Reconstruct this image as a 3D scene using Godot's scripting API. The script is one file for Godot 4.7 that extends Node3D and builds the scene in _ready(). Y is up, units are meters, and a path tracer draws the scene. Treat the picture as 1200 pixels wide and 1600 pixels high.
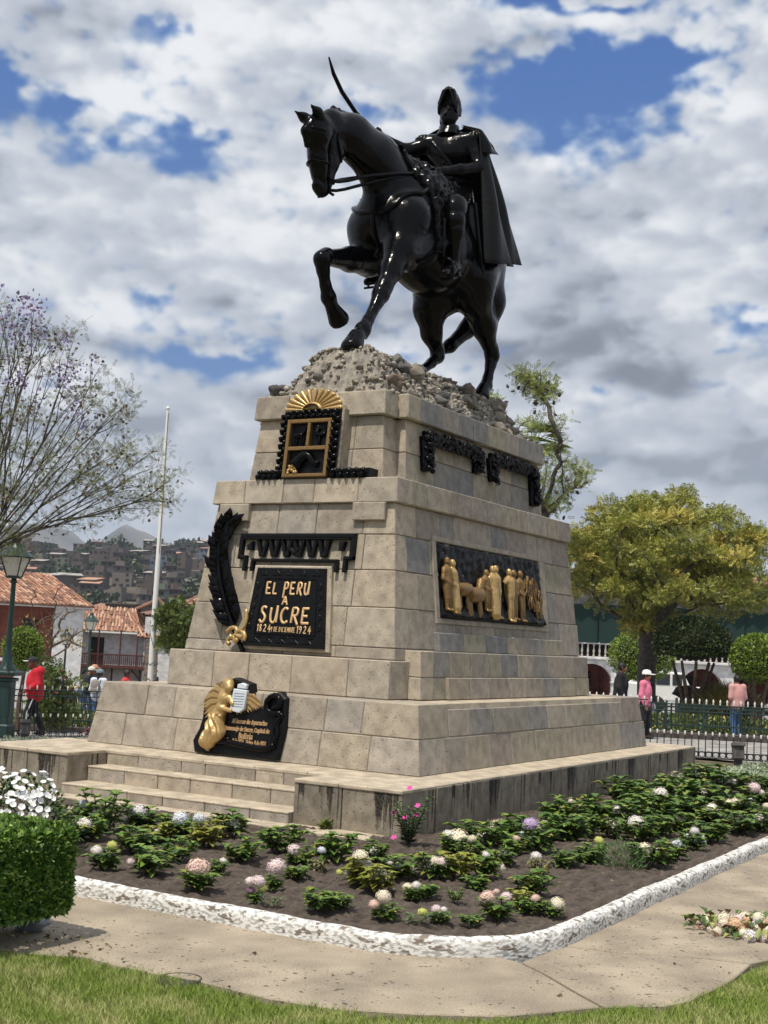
extends Node3D
# Plaza monument: stepped stone pedestal with a black bronze rider, garden bed, street behind.
# u = pedestal units (1 u = S metres); everything away from the monument is in metres.

const S := 0.58
var rng := RandomNumberGenerator.new()
var taken := {}
var M := {}
var noise := FastNoiseLite.new()


# ------------------------------------------------------------------ shapes
class Shape:
	var v := PackedVector3Array()
	var c := PackedColorArray()
	var uv2 := PackedVector2Array()
	var ix := PackedInt32Array()
	var tint := Color.WHITE
	var tinted := false
	var with_uv := false

	func p(a: Vector3) -> int:
		v.append(a)
		c.append(tint)
		return v.size() - 1

	func face(a: int, b: int, d: int) -> void:  # a, b, d counter-clockwise from outside
		ix.append(a)
		ix.append(d)
		ix.append(b)

	func tri(a: Vector3, b: Vector3, d: Vector3) -> void:
		var k := v.size()
		p(a)
		p(b)
		p(d)
		face(k, k + 1, k + 2)

	func quad(a: Vector3, b: Vector3, d: Vector3, e: Vector3) -> void:
		var k := v.size()
		p(a)
		p(b)
		p(d)
		p(e)
		face(k, k + 1, k + 2)
		face(k, k + 2, k + 3)

	# corners numbered by bits: 1 = +x, 2 = +y, 4 = +z; any hexahedron; ch = chamfer
	func hexa(q: PackedVector3Array, ch: float) -> void:
		var flip := (q[1] - q[0]).cross(q[2] - q[0]).dot(q[4] - q[0]) < 0.0
		var w := []
		for i in 8:
			var row := []
			for ax in 3:  # vertex lying in the face across axis ax: moved along the two other edges
				var m := q[i]
				for o in 3:
					if o != ax:
						var e := q[i ^ (1 << o)] - q[i]
						m += e.normalized() * minf(ch, e.length() * 0.3)
				row.append(m)
			w.append(row)
		for ax in 3:
			var u := 1 << ((ax + 1) % 3)
			var t := 1 << ((ax + 2) % 3)
			for s in 2:
				var b := s << ax
				var a4 := [w[b][ax], w[b | u][ax], w[b | u | t][ax], w[b | t][ax]]
				if (s == 0) != flip:
					a4.reverse()
				quad(a4[0], a4[1], a4[2], a4[3])
		if ch <= 0.0:
			return
		for ax in 3:  # edges running along axis ax
			var o1 := (ax + 1) % 3
			var o2 := (ax + 2) % 3
			for s1 in 2:
				for s2 in 2:
					var i := (s1 << o1) | (s2 << o2)
					var j := i | (1 << ax)
					var e4 := [w[i][o1], w[j][o1], w[j][o2], w[i][o2]]
					if (s1 == s2) == flip:
						e4.reverse()
					quad(e4[0], e4[1], e4[2], e4[3])
		for i in 8:
			var odd := ((i & 1) + ((i >> 1) & 1) + ((i >> 2) & 1)) % 2 == 1
			if odd != flip:
				tri(w[i][0], w[i][1], w[i][2])
			else:
				tri(w[i][0], w[i][2], w[i][1])

	func box(at: Vector3, size: Vector3, b := Basis(), ch := 0.0) -> void:
		var q := PackedVector3Array()
		for i in 8:
			q.append(at + b * (Vector3((i & 1) - 0.5, ((i >> 1) & 1) - 0.5, ((i >> 2) & 1) - 0.5) * size))
		hexa(q, ch)

	func tube(path: PackedVector3Array, radii: PackedFloat32Array, sides := 8, caps := true) -> void:
		var n := path.size()
		var first := v.size()
		var side := Vector3.ZERO
		for i in n:
			var d := (path[mini(i + 1, n - 1)] - path[maxi(i - 1, 0)]).normalized()
			if side == Vector3.ZERO:
				side = d.cross(Vector3(0.31, 0.2, 0.93) if absf(d.z) < 0.8 else Vector3.RIGHT).normalized()
			side = (side - d * side.dot(d)).normalized()
			var up := d.cross(side)
			var r := radii[i % radii.size()]
			for k in sides:
				var a := TAU * k / sides
				p(path[i] + (side * cos(a) + up * sin(a)) * r)
		for i in n - 1:
			for k in sides:
				var a := first + i * sides + k
				var b := first + i * sides + (k + 1) % sides
				face(a, b, b + sides)
				face(a, b + sides, a + sides)
		if caps:
			for e in 2:
				var o := first + (n - 1) * sides * e
				var m := p(path[(n - 1) * e])
				for k in sides:
					if e == 1:
						face(o + k, o + (k + 1) % sides, m)
					else:
						face(o + (k + 1) % sides, o + k, m)

	func line(a: Vector3, b: Vector3, r: float, r2 := -1.0, sides := 8) -> void:
		tube(PackedVector3Array([a, b]), PackedFloat32Array([r, r if r2 < 0.0 else r2]), sides)

	# profile of (radius, height), bottom to top; smooth unless flat
	func lathe(prof: Array, at := Vector3.ZERO, sides := 16, b := Basis(), flat := false) -> void:
		var n := prof.size()
		var first := v.size()
		if not flat:
			for i in n:
				for k in sides:
					var a := TAU * k / sides
					p(at + b * Vector3(cos(a) * prof[i][0], prof[i][1], -sin(a) * prof[i][0]))
			for i in n - 1:
				for k in sides:
					var a := first + i * sides + k
					var c2 := first + i * sides + (k + 1) % sides
					face(a, c2, c2 + sides)
					face(a, c2 + sides, a + sides)
			return
		for i in n - 1:
			for k in sides:
				var q := []
				for t in [[i, k], [i, k + 1], [i + 1, k + 1], [i + 1, k]]:
					var a: float = TAU * t[1] / sides
					q.append(at + b * Vector3(cos(a) * prof[t[0]][0], prof[t[0]][1], -sin(a) * prof[t[0]][0]))
				quad(q[0], q[1], q[2], q[3])

	func ball(at: Vector3, r: Vector3, nu := 12, nv := 8, b := Basis()) -> void:
		var first := v.size()
		for j in nv + 1:
			var t := PI * j / nv - PI / 2
			for k in nu:
				var a := TAU * k / nu
				p(at + b * (Vector3(cos(a) * cos(t), sin(t), -sin(a) * cos(t)) * r))
		for j in nv:
			for k in nu:
				var a := first + j * nu + k
				var d := first + j * nu + (k + 1) % nu
				face(a, d, d + nu)
				face(a, d + nu, a + nu)

	# polygon (counter-clockwise in h, y) pushed out from o0 to o1 on a surface map (h, y, out) -> point
	func prism(poly: PackedVector2Array, at: Callable, o0: float, o1: float, bev := 0.0) -> void:
		var n := poly.size()
		if Geometry2D.is_polygon_clockwise(poly):
			poly.reverse()
		var inn := PackedVector2Array()
		for i in n:
			var a := (poly[i] - poly[(i + n - 1) % n]).normalized()
			var b := (poly[(i + 1) % n] - poly[i]).normalized()
			var na := Vector2(-a.y, a.x)
			var nb := Vector2(-b.y, b.x)
			var m := (na + nb) / maxf(0.35, 1.0 + na.dot(nb))
			inn.append(poly[i] + m * bev)
		var t := Geometry2D.triangulate_polygon(inn)
		for i in range(0, t.size(), 3):
			var a := inn[t[i]]
			var b := inn[t[i + 1]]
			var d := inn[t[i + 2]]
			if (b - a).cross(d - a) < 0.0:
				var x := b
				b = d
				d = x
			tri(at.call(a.x, a.y, o1), at.call(b.x, b.y, o1), at.call(d.x, d.y, o1))
		for i in n:
			var j := (i + 1) % n
			quad(at.call(poly[i].x, poly[i].y, o0), at.call(poly[j].x, poly[j].y, o0), at.call(poly[j].x, poly[j].y, o1 - bev), at.call(poly[i].x, poly[i].y, o1 - bev))
			if bev > 0.0:
				quad(at.call(poly[i].x, poly[i].y, o1 - bev), at.call(poly[j].x, poly[j].y, o1 - bev), at.call(inn[j].x, inn[j].y, o1), at.call(inn[i].x, inn[i].y, o1))

	func leaf(at: Vector3, d: Vector3, up: Vector3, length: float, width: float, fold := 0.25, droop := 0.3) -> void:
		var side := d.cross(up).normalized()
		var nrm := side.cross(d).normalized()
		var k := v.size()
		p(at)
		p(at + d * length * 0.45 + side * width * 0.5 + nrm * width * fold)
		p(at + d * length * 0.5 - nrm * droop * length * 0.12)
		p(at + d * length * 0.45 - side * width * 0.5 + nrm * width * fold)
		p(at + d * length * (1.0 - droop * 0.1) - nrm * droop * length * 0.5)
		face(k, k + 1, k + 2)
		face(k + 1, k + 4, k + 2)
		face(k, k + 2, k + 3)
		face(k + 2, k + 4, k + 3)

	func mesh(m: Material) -> ArrayMesh:
		var nr := PackedVector3Array()
		nr.resize(v.size())
		for i in range(0, ix.size(), 3):
			var a := ix[i]
			var b := ix[i + 2]
			var d := ix[i + 1]
			var f := (v[b] - v[a]).cross(v[d] - v[a])
			nr[a] += f
			nr[b] += f
			nr[d] += f
		for i in nr.size():
			nr[i] = nr[i].normalized()
		var arr := []
		arr.resize(Mesh.ARRAY_MAX)
		arr[Mesh.ARRAY_VERTEX] = v
		arr[Mesh.ARRAY_NORMAL] = nr
		arr[Mesh.ARRAY_INDEX] = ix
		if tinted:
			arr[Mesh.ARRAY_COLOR] = c
		if with_uv:
			arr[Mesh.ARRAY_TEX_UV] = uv2
			arr[Mesh.ARRAY_TEX_UV2] = uv2
		var am := ArrayMesh.new()
		am.add_surface_from_arrays(Mesh.PRIMITIVE_TRIANGLES, arr)
		am.surface_set_material(0, m)
		return am


# ------------------------------------------------------------------ rounded bodies: distance grid and surface nets
class Field:
	var lo: Vector3
	var h: float
	var nx: int
	var ny: int
	var nz: int
	var f := PackedFloat32Array()

	func setup(a: Vector3, b: Vector3, cell: float) -> void:
		lo = a
		h = cell
		nx = int((b.x - a.x) / cell) + 2
		ny = int((b.y - a.y) / cell) + 2
		nz = int((b.z - a.z) / cell) + 2
		f.resize(nx * ny * nz)
		f.fill(9.0)

	# tapered capsule joined with a smooth minimum of width k; fx > 1 flattens along x
	func bone(a: Vector3, b: Vector3, ra: float, rb: float, k := 0.1, fx := 1.0, cut := false) -> void:
		var e := maxf(ra, rb) + k + h * 2.0
		var ex := e / minf(fx, 1.0) if fx < 1.0 else e
		var x0 := clampi(int((minf(a.x, b.x) - ex - lo.x) / h), 0, nx - 1)
		var x1 := clampi(int((maxf(a.x, b.x) + ex - lo.x) / h) + 1, 0, nx - 1)
		var y0 := clampi(int((minf(a.y, b.y) - e - lo.y) / h), 0, ny - 1)
		var y1 := clampi(int((maxf(a.y, b.y) + e - lo.y) / h) + 1, 0, ny - 1)
		var z0 := clampi(int((minf(a.z, b.z) - e - lo.z) / h), 0, nz - 1)
		var z1 := clampi(int((maxf(a.z, b.z) + e - lo.z) / h) + 1, 0, nz - 1)
		var d := b - a
		d.x *= fx
		var dd := maxf(d.dot(d), 1e-9)
		var q := Vector3.ZERO
		for z in range(z0, z1 + 1):
			q.z = lo.z + z * h - a.z
			for y in range(y0, y1 + 1):
				q.y = lo.y + y * h - a.y
				var row := (z * ny + y) * nx
				for x in range(x0, x1 + 1):
					q.x = (lo.x + x * h - a.x) * fx
					var t := clampf(q.dot(d) / dd, 0.0, 1.0)
					var s := (q - d * t).length() - ra - (rb - ra) * t
					var o := f[row + x]
					if cut:
						f[row + x] = maxf(o, -s)
					else:
						var m := k - absf(s - o)
						f[row + x] = minf(s, o) - (m * m * 0.25 / k if m > 0.0 else 0.0)

	func chain(pts: Array, k := 0.1, fx := 1.0) -> void:  # rows of [x, y, z, r]
		for i in pts.size() - 1:
			bone(Vector3(pts[i][0], pts[i][1], pts[i][2]), Vector3(pts[i + 1][0], pts[i + 1][1], pts[i + 1][2]), pts[i][3], pts[i + 1][3], k, fx)

	# keep the side of a plane that n points away from, only near the point
	func clip(at: Vector3, n: Vector3, reach: float) -> void:
		for z in nz:
			var dz := lo.z + z * h - at.z
			if absf(dz) > reach:
				continue
			for y in ny:
				var dy := lo.y + y * h - at.y
				if absf(dy) > reach:
					continue
				for x in nx:
					var dx := lo.x + x * h - at.x
					if absf(dx) > reach:
						continue
					var i := (z * ny + y) * nx + x
					f[i] = maxf(f[i], dx * n.x + dy * n.y + dz * n.z)

	func at(q: Vector3) -> float:
		var g := (q - lo) / h
		var x := clampi(int(g.x), 0, nx - 2)
		var y := clampi(int(g.y), 0, ny - 2)
		var z := clampi(int(g.z), 0, nz - 2)
		var t := g - Vector3(x, y, z)
		var i := (z * ny + y) * nx + x
		var s := nx * ny
		var a := lerpf(lerpf(f[i], f[i + 1], t.x), lerpf(f[i + nx], f[i + nx + 1], t.x), t.y)
		var b := lerpf(lerpf(f[i + s], f[i + s + 1], t.x), lerpf(f[i + s + nx], f[i + s + nx + 1], t.x), t.y)
		return lerpf(a, b, t.z)

	func net(sh: Shape, scale := 1.0, origin := Vector3.ZERO) -> void:
		var made := PackedInt32Array()
		made.resize(nx * ny * nz)
		made.fill(-1)
		var sy := nx
		var sz := nx * ny
		var off := [0, 1, sy, sy + 1, sz, sz + 1, sz + sy, sz + sy + 1]
		var cells := PackedInt32Array()
		var far := h * 2.0
		for z in nz - 1:
			for y in ny - 1:
				var row := (z * ny + y) * nx
				for x in nx - 1:
					var i := row + x
					var a := f[i]
					if a > far or a < -far:
						continue
					var neg := 0
					for o in off:
						if f[i + o] < 0.0:
							neg += 1
					if neg == 0 or neg == 8:
						continue
					var sum := Vector3.ZERO
					var n := 0
					for c0 in 8:
						for ax in 3:
							if c0 & (1 << ax):
								continue
							var c1: int = c0 | (1 << ax)
							var f0: float = f[i + off[c0]]
							var f1: float = f[i + off[c1]]
							if (f0 < 0.0) != (f1 < 0.0):
								var t := f0 / (f0 - f1)
								var q := Vector3(c0 & 1, (c0 >> 1) & 1, (c0 >> 2) & 1)
								q[ax] += t
								sum += q
								n += 1
					made[i] = sh.p((lo + (Vector3(x, y, z) + sum / n) * h) * scale + origin)
					cells.append(i)
		for i in cells:
			for ax in 3:
				var s0: int = [1, sy, sz][ax]
				var s1: int = [sy, sz, 1][ax]
				var s2: int = [sz, 1, sy][ax]
				if i - s1 < 0 or i - s2 < 0 or i - s1 - s2 < 0:
					continue
				var n0 := f[i] < 0.0
				if n0 == (f[i + s0] < 0.0):
					continue
				var a := made[i - s1 - s2]
				var b := made[i - s2]
				var d := made[i]
				var e := made[i - s1]
				if a < 0 or b < 0 or d < 0 or e < 0:
					continue
				if n0:
					sh.face(a, b, d)
					sh.face(a, d, e)
				else:
					sh.face(a, d, b)
					sh.face(a, e, d)


# ------------------------------------------------------------------ naming
func numbered(called: String) -> String:
	var n: int = taken.get(called, 0)
	taken[called] = n + 1
	return called if n == 0 else "%s_%03d" % [called, n]


func tag(o: Node3D, label: String, category := "", group := "", kind := "") -> Node3D:
	if label:
		o.set_meta("label", label)
	if category:
		o.set_meta("category", category)
	if group:
		o.set_meta("group", group)
	if kind:
		o.set_meta("kind", kind)
	return o


func thing(called: String, label: String, category: String, at := Vector3.ZERO, turn := 0.0, group := "") -> Node3D:
	var o := Node3D.new()
	o.name = numbered(called)
	add_child(o, true)
	o.position = at
	o.rotation.y = turn
	tag(o, label, category, group)
	return o


func part(called: String, sh: Shape, m: Material, parent: Node3D) -> MeshInstance3D:
	var o := MeshInstance3D.new()
	o.name = called
	o.mesh = sh.mesh(m)
	parent.add_child(o, true)
	return o


func shared(called: String, mesh: Mesh, parent: Node3D, at := Transform3D()) -> MeshInstance3D:
	var o := MeshInstance3D.new()
	o.name = called
	o.mesh = mesh
	parent.add_child(o, true)
	o.transform = at
	return o


func single(called: String, sh: Shape, m: Material, label: String, category: String, group := "") -> MeshInstance3D:
	var o := part(numbered(called), sh, m, self)
	tag(o, label, category, group)
	return o


func struct(called: String, sh: Shape, m: Material, parent: Node3D = self) -> MeshInstance3D:
	var o := part(called, sh, m, parent)
	if parent == self:
		o.set_meta("kind", "structure")
	return o


func scatter(called: String, mesh: Mesh, where: Array, parent: Node3D, tints := []) -> MultiMeshInstance3D:
	var mm := MultiMesh.new()
	mm.transform_format = MultiMesh.TRANSFORM_3D
	mm.use_colors = tints.size() > 0
	mm.mesh = mesh
	mm.instance_count = where.size()
	for i in where.size():
		mm.set_instance_transform(i, where[i])
		if tints.size():
			mm.set_instance_color(i, tints[i])
	var o := MultiMeshInstance3D.new()
	o.name = called
	o.multimesh = mm
	o.set_meta("kind", "stuff")
	parent.add_child(o, true)
	return o


func pick(a: Array):
	return a[rng.randi() % a.size()]


func vary(x: float) -> float:
	return rng.randf_range(-x, x)


func ball_dir() -> Vector3:
	var z := rng.randf_range(-1.0, 1.0)
	var a := rng.randf() * TAU
	var r := sqrt(1.0 - z * z)
	return Vector3(cos(a) * r, z, sin(a) * r)


func aimed(d: Vector3, at := Vector3.ZERO, scale := 1.0, roll := 0.0) -> Transform3D:  # local y along d
	var y := d.normalized()
	var x := y.cross(Vector3(0.13, 0.21, 0.97) if absf(y.z) < 0.9 else Vector3.RIGHT).normalized()
	var b := Basis(x, y, x.cross(y))
	return Transform3D(b * Basis(Vector3.UP, roll) * Basis.from_scale(Vector3.ONE * scale), at)


# ------------------------------------------------------------------ textures and materials
func seamless(size: int, freq: float, kind: int, octaves: int, sd: int) -> PackedByteArray:
	var n := FastNoiseLite.new()
	n.seed = sd
	n.noise_type = kind as FastNoiseLite.NoiseType
	n.frequency = freq
	n.fractal_octaves = octaves
	n.fractal_type = FastNoiseLite.FRACTAL_FBM if octaves > 1 else FastNoiseLite.FRACTAL_NONE
	n.cellular_return_type = FastNoiseLite.RETURN_DISTANCE
	var im := n.get_seamless_image(size, size, false, false, 0.2, true)
	im.convert(Image.FORMAT_L8)
	return im.get_data()


func grey_texture(size: int, bytes: PackedByteArray) -> ImageTexture:
	return ImageTexture.create_from_image(Image.create_from_data(size, size, false, Image.FORMAT_L8, bytes))


func ss(a: float, b: float, x: float) -> float:
	var t := clampf((x - a) / (b - a), 0.0, 1.0)
	return t * t * (3.0 - 2.0 * t)


# grey albedo texture: clouds of tone, grain, and pits; amounts 0..1
func mottled(size: int, sd: int, cloud: float, grain: float, pits: float, pit_freq := 0.06, cut := 0.16) -> Array:
	var a := seamless(size, 0.006, FastNoiseLite.TYPE_SIMPLEX_SMOOTH, 4, sd)
	var b := seamless(size, 0.22, FastNoiseLite.TYPE_SIMPLEX_SMOOTH, 3, sd + 1)
	var d := seamless(size, pit_freq, FastNoiseLite.TYPE_CELLULAR, 1, sd + 2)
	var e := seamless(size, 0.02, FastNoiseLite.TYPE_SIMPLEX_SMOOTH, 2, sd + 3)
	var out := PackedByteArray()
	var hgt := PackedByteArray()
	out.resize(size * size)
	hgt.resize(size * size)
	for i in size * size:
		var g := 1.0 + (a[i] / 255.0 - 0.5) * cloud + (b[i] / 255.0 - 0.5) * grain
		var pit := 1.0 - ss(cut * 0.4, cut, d[i] / 255.0 + (0.62 - e[i] / 255.0) * 0.35)
		g *= 1.0 - pit * pits
		out[i] = int(clampf(g * 0.88, 0.0, 1.0) * 255.0)
		hgt[i] = int(clampf(0.55 + (b[i] / 255.0 - 0.5) * 0.5 + (a[i] / 255.0 - 0.5) * 0.3 - pit * 0.5, 0.0, 1.0) * 255.0)
	return [grey_texture(size, out), grey_texture(size, hgt)]


func mat(color: Color, rough := 0.8, metal := 0.0) -> StandardMaterial3D:
	var m := StandardMaterial3D.new()
	m.albedo_color = color
	m.roughness = rough
	m.metallic = metal
	return m


func tri_mat(color: Color, tex: Array, tile: float, rough := 0.85, relief := 0.0, shift := Vector3.ZERO) -> StandardMaterial3D:
	var m := mat(color, rough)
	m.albedo_texture = tex[0]
	m.uv1_triplanar = true
	m.uv1_world_triplanar = true
	m.uv1_triplanar_sharpness = 6.0
	m.uv1_scale = Vector3.ONE / tile
	m.uv1_offset = shift
	if relief > 0.0:
		m.heightmap_enabled = true
		m.heightmap_texture = tex[1]
		m.heightmap_scale = relief
	return m


func rgb8(r: int, g: int, b: int) -> Color:
	return Color8(r, g, b)


func lin(r: float, g: float, b: float) -> Color:  # real-world base colour
	return Color(r, g, b).linear_to_srgb()


# ------------------------------------------------------------------ sky
# spots of open blue, dark cloud bellies and bright cloud heads: azimuth, elevation, half widths (degrees), strength
const SKY_GAPS := [[-40.6, 20.8, 2.7, 1.2, 1.00], [-45.1, 20.3, 1.4, 0.8, 0.75], [-48.0, 21.9, 1.1, 0.9, 0.90], [-45.6, 21.5, 0.7, 0.5, 0.80], [-41.2, 25.4, 1.6, 0.6, 0.75], [-21.1, 24.6, 3.4, 1.3, 1.10], [-23.1, 23.8, 2.5, 1.2, 0.90], [-18.6, 25.3, 1.4, 0.5, 0.70], [-24.7, 27.4, 2.8, 0.3, 0.90], [-21.2, 27.4, 1.4, 0.2, 0.60], [-38.0, 12.0, 2.2, 0.8, 1.05], [-30.7, 12.8, 1.3, 0.5, 0.70], [-14.4, 14.0, 1.4, 0.8, 0.80], [-16.0, 13.2, 1.1, 0.3, 0.60], [-20.9, 11.5, 0.9, 0.3, 0.80], [-21.6, 22.1, 3.6, 2.0, 0.45], [-24.2, 22.1, 2.5, 1.6, 0.50], [-32.5, 23.1, 2.1, 0.6, 0.50], [-26.6, 24.3, 2.1, 1.4, 0.30], [-23.2, 12.8, 0.7, 0.3, 0.30], [-41.4, 13.7, 1.1, 0.9, 0.50], [-33.9, 27.1, 0.5, 0.3, 0.50], [-31.5, 22.3, 1.8, 1.1, 0.30], [-19.6, 22.7, 1.8, 1.1, 0.35]]
const SKY_DARKS := [[-21.3, 15.3, 4.3, 2.0, 0.80], [-22.1, 12.5, 6.0, 1.0, 0.90], [-17.1, 11.7, 2.1, 1.1, 0.50], [-38.2, 8.4, 2.1, 1.4, 0.70], [-47.5, 24.2, 2.1, 1.8, 0.50], [-44.1, 24.4, 2.1, 0.9, 0.45], [-46.3, 16.7, 2.5, 1.4, 0.30], [-35.0, 11.2, 2.1, 1.4, 0.40], [-20.6, 9.2, 3.9, 1.4, 0.55], [-15.9, 8.5, 3.2, 1.4, 0.50], [-39.2, 10.9, 2.1, 0.9, 0.40], [-28.3, 23.4, 3.2, 2.1, 0.35], [-40.8, 5.7, 1.4, 0.7, 0.30], [-33.2, 16.0, 2.1, 1.1, 0.35]]
const SKY_LIGHTS := [[-40.7, 23.9, 2.8, 2.0, 1.00], [-43.1, 22.2, 2.1, 1.6, 0.70], [-43.3, 13.5, 2.0, 1.4, 1.00], [-17.7, 16.9, 2.8, 1.6, 0.70], [-15.2, 12.0, 2.1, 1.2, 0.70], [-30.3, 26.4, 4.6, 1.2, 0.80], [-38.5, 9.2, 1.8, 0.9, 0.60], [-17.2, 25.9, 3.2, 1.4, 0.50], [-35.4, 18.3, 4.6, 2.1, 0.50], [-44.2, 10.4, 2.8, 1.8, 0.50], [-35.7, 13.9, 2.1, 1.2, 0.50], [-15.6, 19.7, 2.8, 2.1, 0.45], [-22.6, 10.6, 2.1, 0.9, 0.60], [-16.0, 23.6, 2.1, 1.4, 0.50], [-30.8, 19.7, 2.1, 1.4, 0.35], [-22.1, 26.8, 3.2, 0.5, 0.60]]
var sky_big := FastNoiseLite.new()
var sky_small := FastNoiseLite.new()
var sky_ripple := FastNoiseLite.new()


func spot(list: Array, az: float, el: float) -> float:
	var s := 0.0
	for g in list:
		var x: float = (az - g[0]) / g[2]
		if absf(x) > 2.6:
			continue
		var y: float = (el - g[1]) / g[3]
		var q := x * x + y * y
		if q < 7.0:
			s += g[4] * exp(-q)
	return s


func sky_color(az: float, el: float) -> Color:
	var e := deg_to_rad(maxf(el, 0.0))
	var a := deg_to_rad(az)
	var far := 1.0 / (sin(e) + 0.16)
	var px := sin(a) * cos(e) * far * 100.0
	var pz := -cos(a) * cos(e) * far * 100.0
	# torn edges: the whole pattern is warped by finer noise
	var wx := sky_small.get_noise_2d(az * 9.0, el * 14.0)
	var wy := sky_small.get_noise_2d(az * 9.0 + 500.0, el * 14.0 + 300.0)
	var big := sky_big.get_noise_2d(px + wx * 5.0, pz + wy * 5.0)
	var fine := sky_ripple.get_noise_2d(az * 10.0, el * 17.0)
	var gap := spot(SKY_GAPS, az + wx * 1.5 + fine * 0.5, el + wy * 0.8 + fine * 0.3)
	var open := gap * 1.12 + big * 0.45 - 0.22 - fine * 0.55 + wx * 0.35
	var blue := ss(-0.12, 0.95, open)
	var head := spot(SKY_LIGHTS, az + wx * 0.9, el + wy * 0.6)
	var belly := spot(SKY_DARKS, az + wx * 1.2, el + wy * 0.7)
	var puff := sky_small.get_noise_2d(az * 5.0 + fine * 5.0, el * 10.0 + 40.0)
	var under := sky_small.get_noise_2d(az * 5.0 + fine * 5.0, el * 10.0 + 49.0)
	var broad := sky_small.get_noise_2d(az * 2.0 + 700.0, el * 4.6)
	var lit := 0.56 + big * -0.18 + (puff - under) * 0.44 + puff * 0.18 + fine * 0.20 + broad * 0.22 + head * 0.42 - belly * 0.40
	lit = clampf(lit, 0.0, 1.0)
	var cloud := Color8(132, 138, 151).lerp(Color8(192, 199, 211), ss(0.0, 0.5, lit)).lerp(Color8(243, 245, 248), ss(0.42, 1.0, lit))
	var t := clampf(el / 32.0, 0.0, 1.0)
	var deep := Color8(150, 182, 218).lerp(Color8(66, 108, 178), pow(t, 0.55))
	var thin := deep.lerp(cloud, 0.55)
	var c := cloud.lerp(thin, ss(0.0, 0.45, blue)).lerp(deep, ss(0.3, 0.85, blue))
	return c.lerp(Color8(214, 221, 229), (1.0 - ss(0.0, 7.0, el)) * 0.55)


func sky_picture() -> ImageTexture:
	for q in [[sky_big, 71, 0.011, 4], [sky_small, 72, 0.020, 4], [sky_ripple, 73, 0.045, 4]]:
		var n: FastNoiseLite = q[0]
		n.seed = q[1]
		n.noise_type = FastNoiseLite.TYPE_SIMPLEX_SMOOTH
		n.frequency = q[2]
		n.fractal_type = FastNoiseLite.FRACTAL_FBM
		n.fractal_octaves = q[3]
		n.fractal_gain = 0.52
	var w := 4096
	var low := Image.create(w / 8, w / 16, false, Image.FORMAT_RGB8)
	for y in w / 16:
		var el := 90.0 - (y + 0.5) * 180.0 / (w / 16)
		for x in w / 8:
			low.set_pixel(x, y, sky_color(wrapf((x + 0.5) * 360.0 / (w / 8), -180.0, 180.0), el) if el > -1.0 else Color8(120, 118, 108))
	low.resize(w, w / 2, Image.INTERPOLATE_BILINEAR)
	# the stretch with the most structure is computed at full size with the same formula
	var x0 := int((360.0 - 54.0) / 360.0 * w)
	var x1 := int((360.0 - 9.0) / 360.0 * w)
	var y0 := int((90.0 - 32.0) / 180.0 * w / 2)
	var y1 := int((90.0 - 0.2) / 180.0 * w / 2)
	for y in range(y0, y1):
		var el := 90.0 - (y + 0.5) * 360.0 / w
		for x in range(x0, x1):
			low.set_pixel(x, y, sky_color((x + 0.5) * 360.0 / w - 360.0, el))
	return ImageTexture.create_from_image(low)


func make_air() -> void:
	var cam := Camera3D.new()
	cam.name = "camera"
	cam.fov = 43.245
	cam.near = 0.1
	cam.far = 12000.0
	var turn := Basis(Vector3.UP, deg_to_rad(30.371)) * Basis(Vector3.RIGHT, deg_to_rad(5.755)) * Basis(Vector3.BACK, deg_to_rad(2.787))
	cam.transform = Transform3D(turn, Vector3(7.895, 1.682, 14.070))
	add_child(cam)
	cam.current = true
	var pano := PanoramaSkyMaterial.new()
	pano.panorama = sky_picture()
	var sky := Sky.new()
	sky.sky_material = pano
	var env := Environment.new()
	env.background_mode = Environment.BG_SKY
	env.sky = sky
	env.background_energy_multiplier = 1.0
	env.tonemap_mode = Environment.TONE_MAPPER_LINEAR
	env.tonemap_exposure = 1.0
	env.sdfgi_enabled = true
	env.ssao_enabled = true
	env.ssil_enabled = true
	env.fog_enabled = true
	env.fog_density = 0.00016
	env.fog_light_color = Color8(186, 200, 220)
	var we := WorldEnvironment.new()
	we.name = "air"
	we.environment = env
	add_child(we)
	var sun := DirectionalLight3D.new()
	sun.name = "sun"
	sun.light_energy = 1.35
	sun.light_color = Color(1.0, 0.965, 0.905)
	sun.light_angular_distance = 0.5
	sun.shadow_enabled = true
	add_child(sun)
	sun.look_at_from_position(Vector3(-0.03, 0.9, 0.42) * 50.0, Vector3.ZERO)


# ------------------------------------------------------------------ materials
func streak_texture(sd: int) -> ImageTexture:  # black runs that start at the top edge of a wall and end at different heights
	var n := 512
	var a := FastNoiseLite.new()
	a.seed = sd
	a.frequency = 0.03
	a.fractal_octaves = 4
	var bytes := PackedByteArray()
	bytes.resize(n * n)
	var amount := PackedFloat32Array()
	var reach := PackedFloat32Array()
	for x in n:
		var q := x * TAU / n
		var cx := cos(q) * 130.0
		var cy := sin(q) * 130.0
		amount.append(ss(0.08, 0.42, a.get_noise_2d(cx, cy) * 0.7 + a.get_noise_2d(cx * 0.25 + 400.0, cy * 0.25)))
		reach.append(0.25 + 1.1 * absf(a.get_noise_2d(cx * 0.6 + 90.0, cy * 0.6 + 70.0)) * 1.6)
	for y in n:
		for x in n:
			var down := y / float(n) + a.get_noise_2d(x * 2.0, y * 0.5) * 0.12
			var s := amount[x] * (1.0 - ss(reach[x] * 0.55, reach[x], down))
			s *= 0.75 + 0.5 * a.get_noise_2d(x * 5.0, y * 0.8)
			var base := 0.9 + 0.1 * a.get_noise_2d(x * 0.8, y * 0.2)
			bytes[y * n + x] = int(clampf(base * (1.0 - 0.78 * clampf(s, 0.0, 1.0)), 0.0, 1.0) * 255.0)
	return grey_texture(n, bytes)


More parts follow.
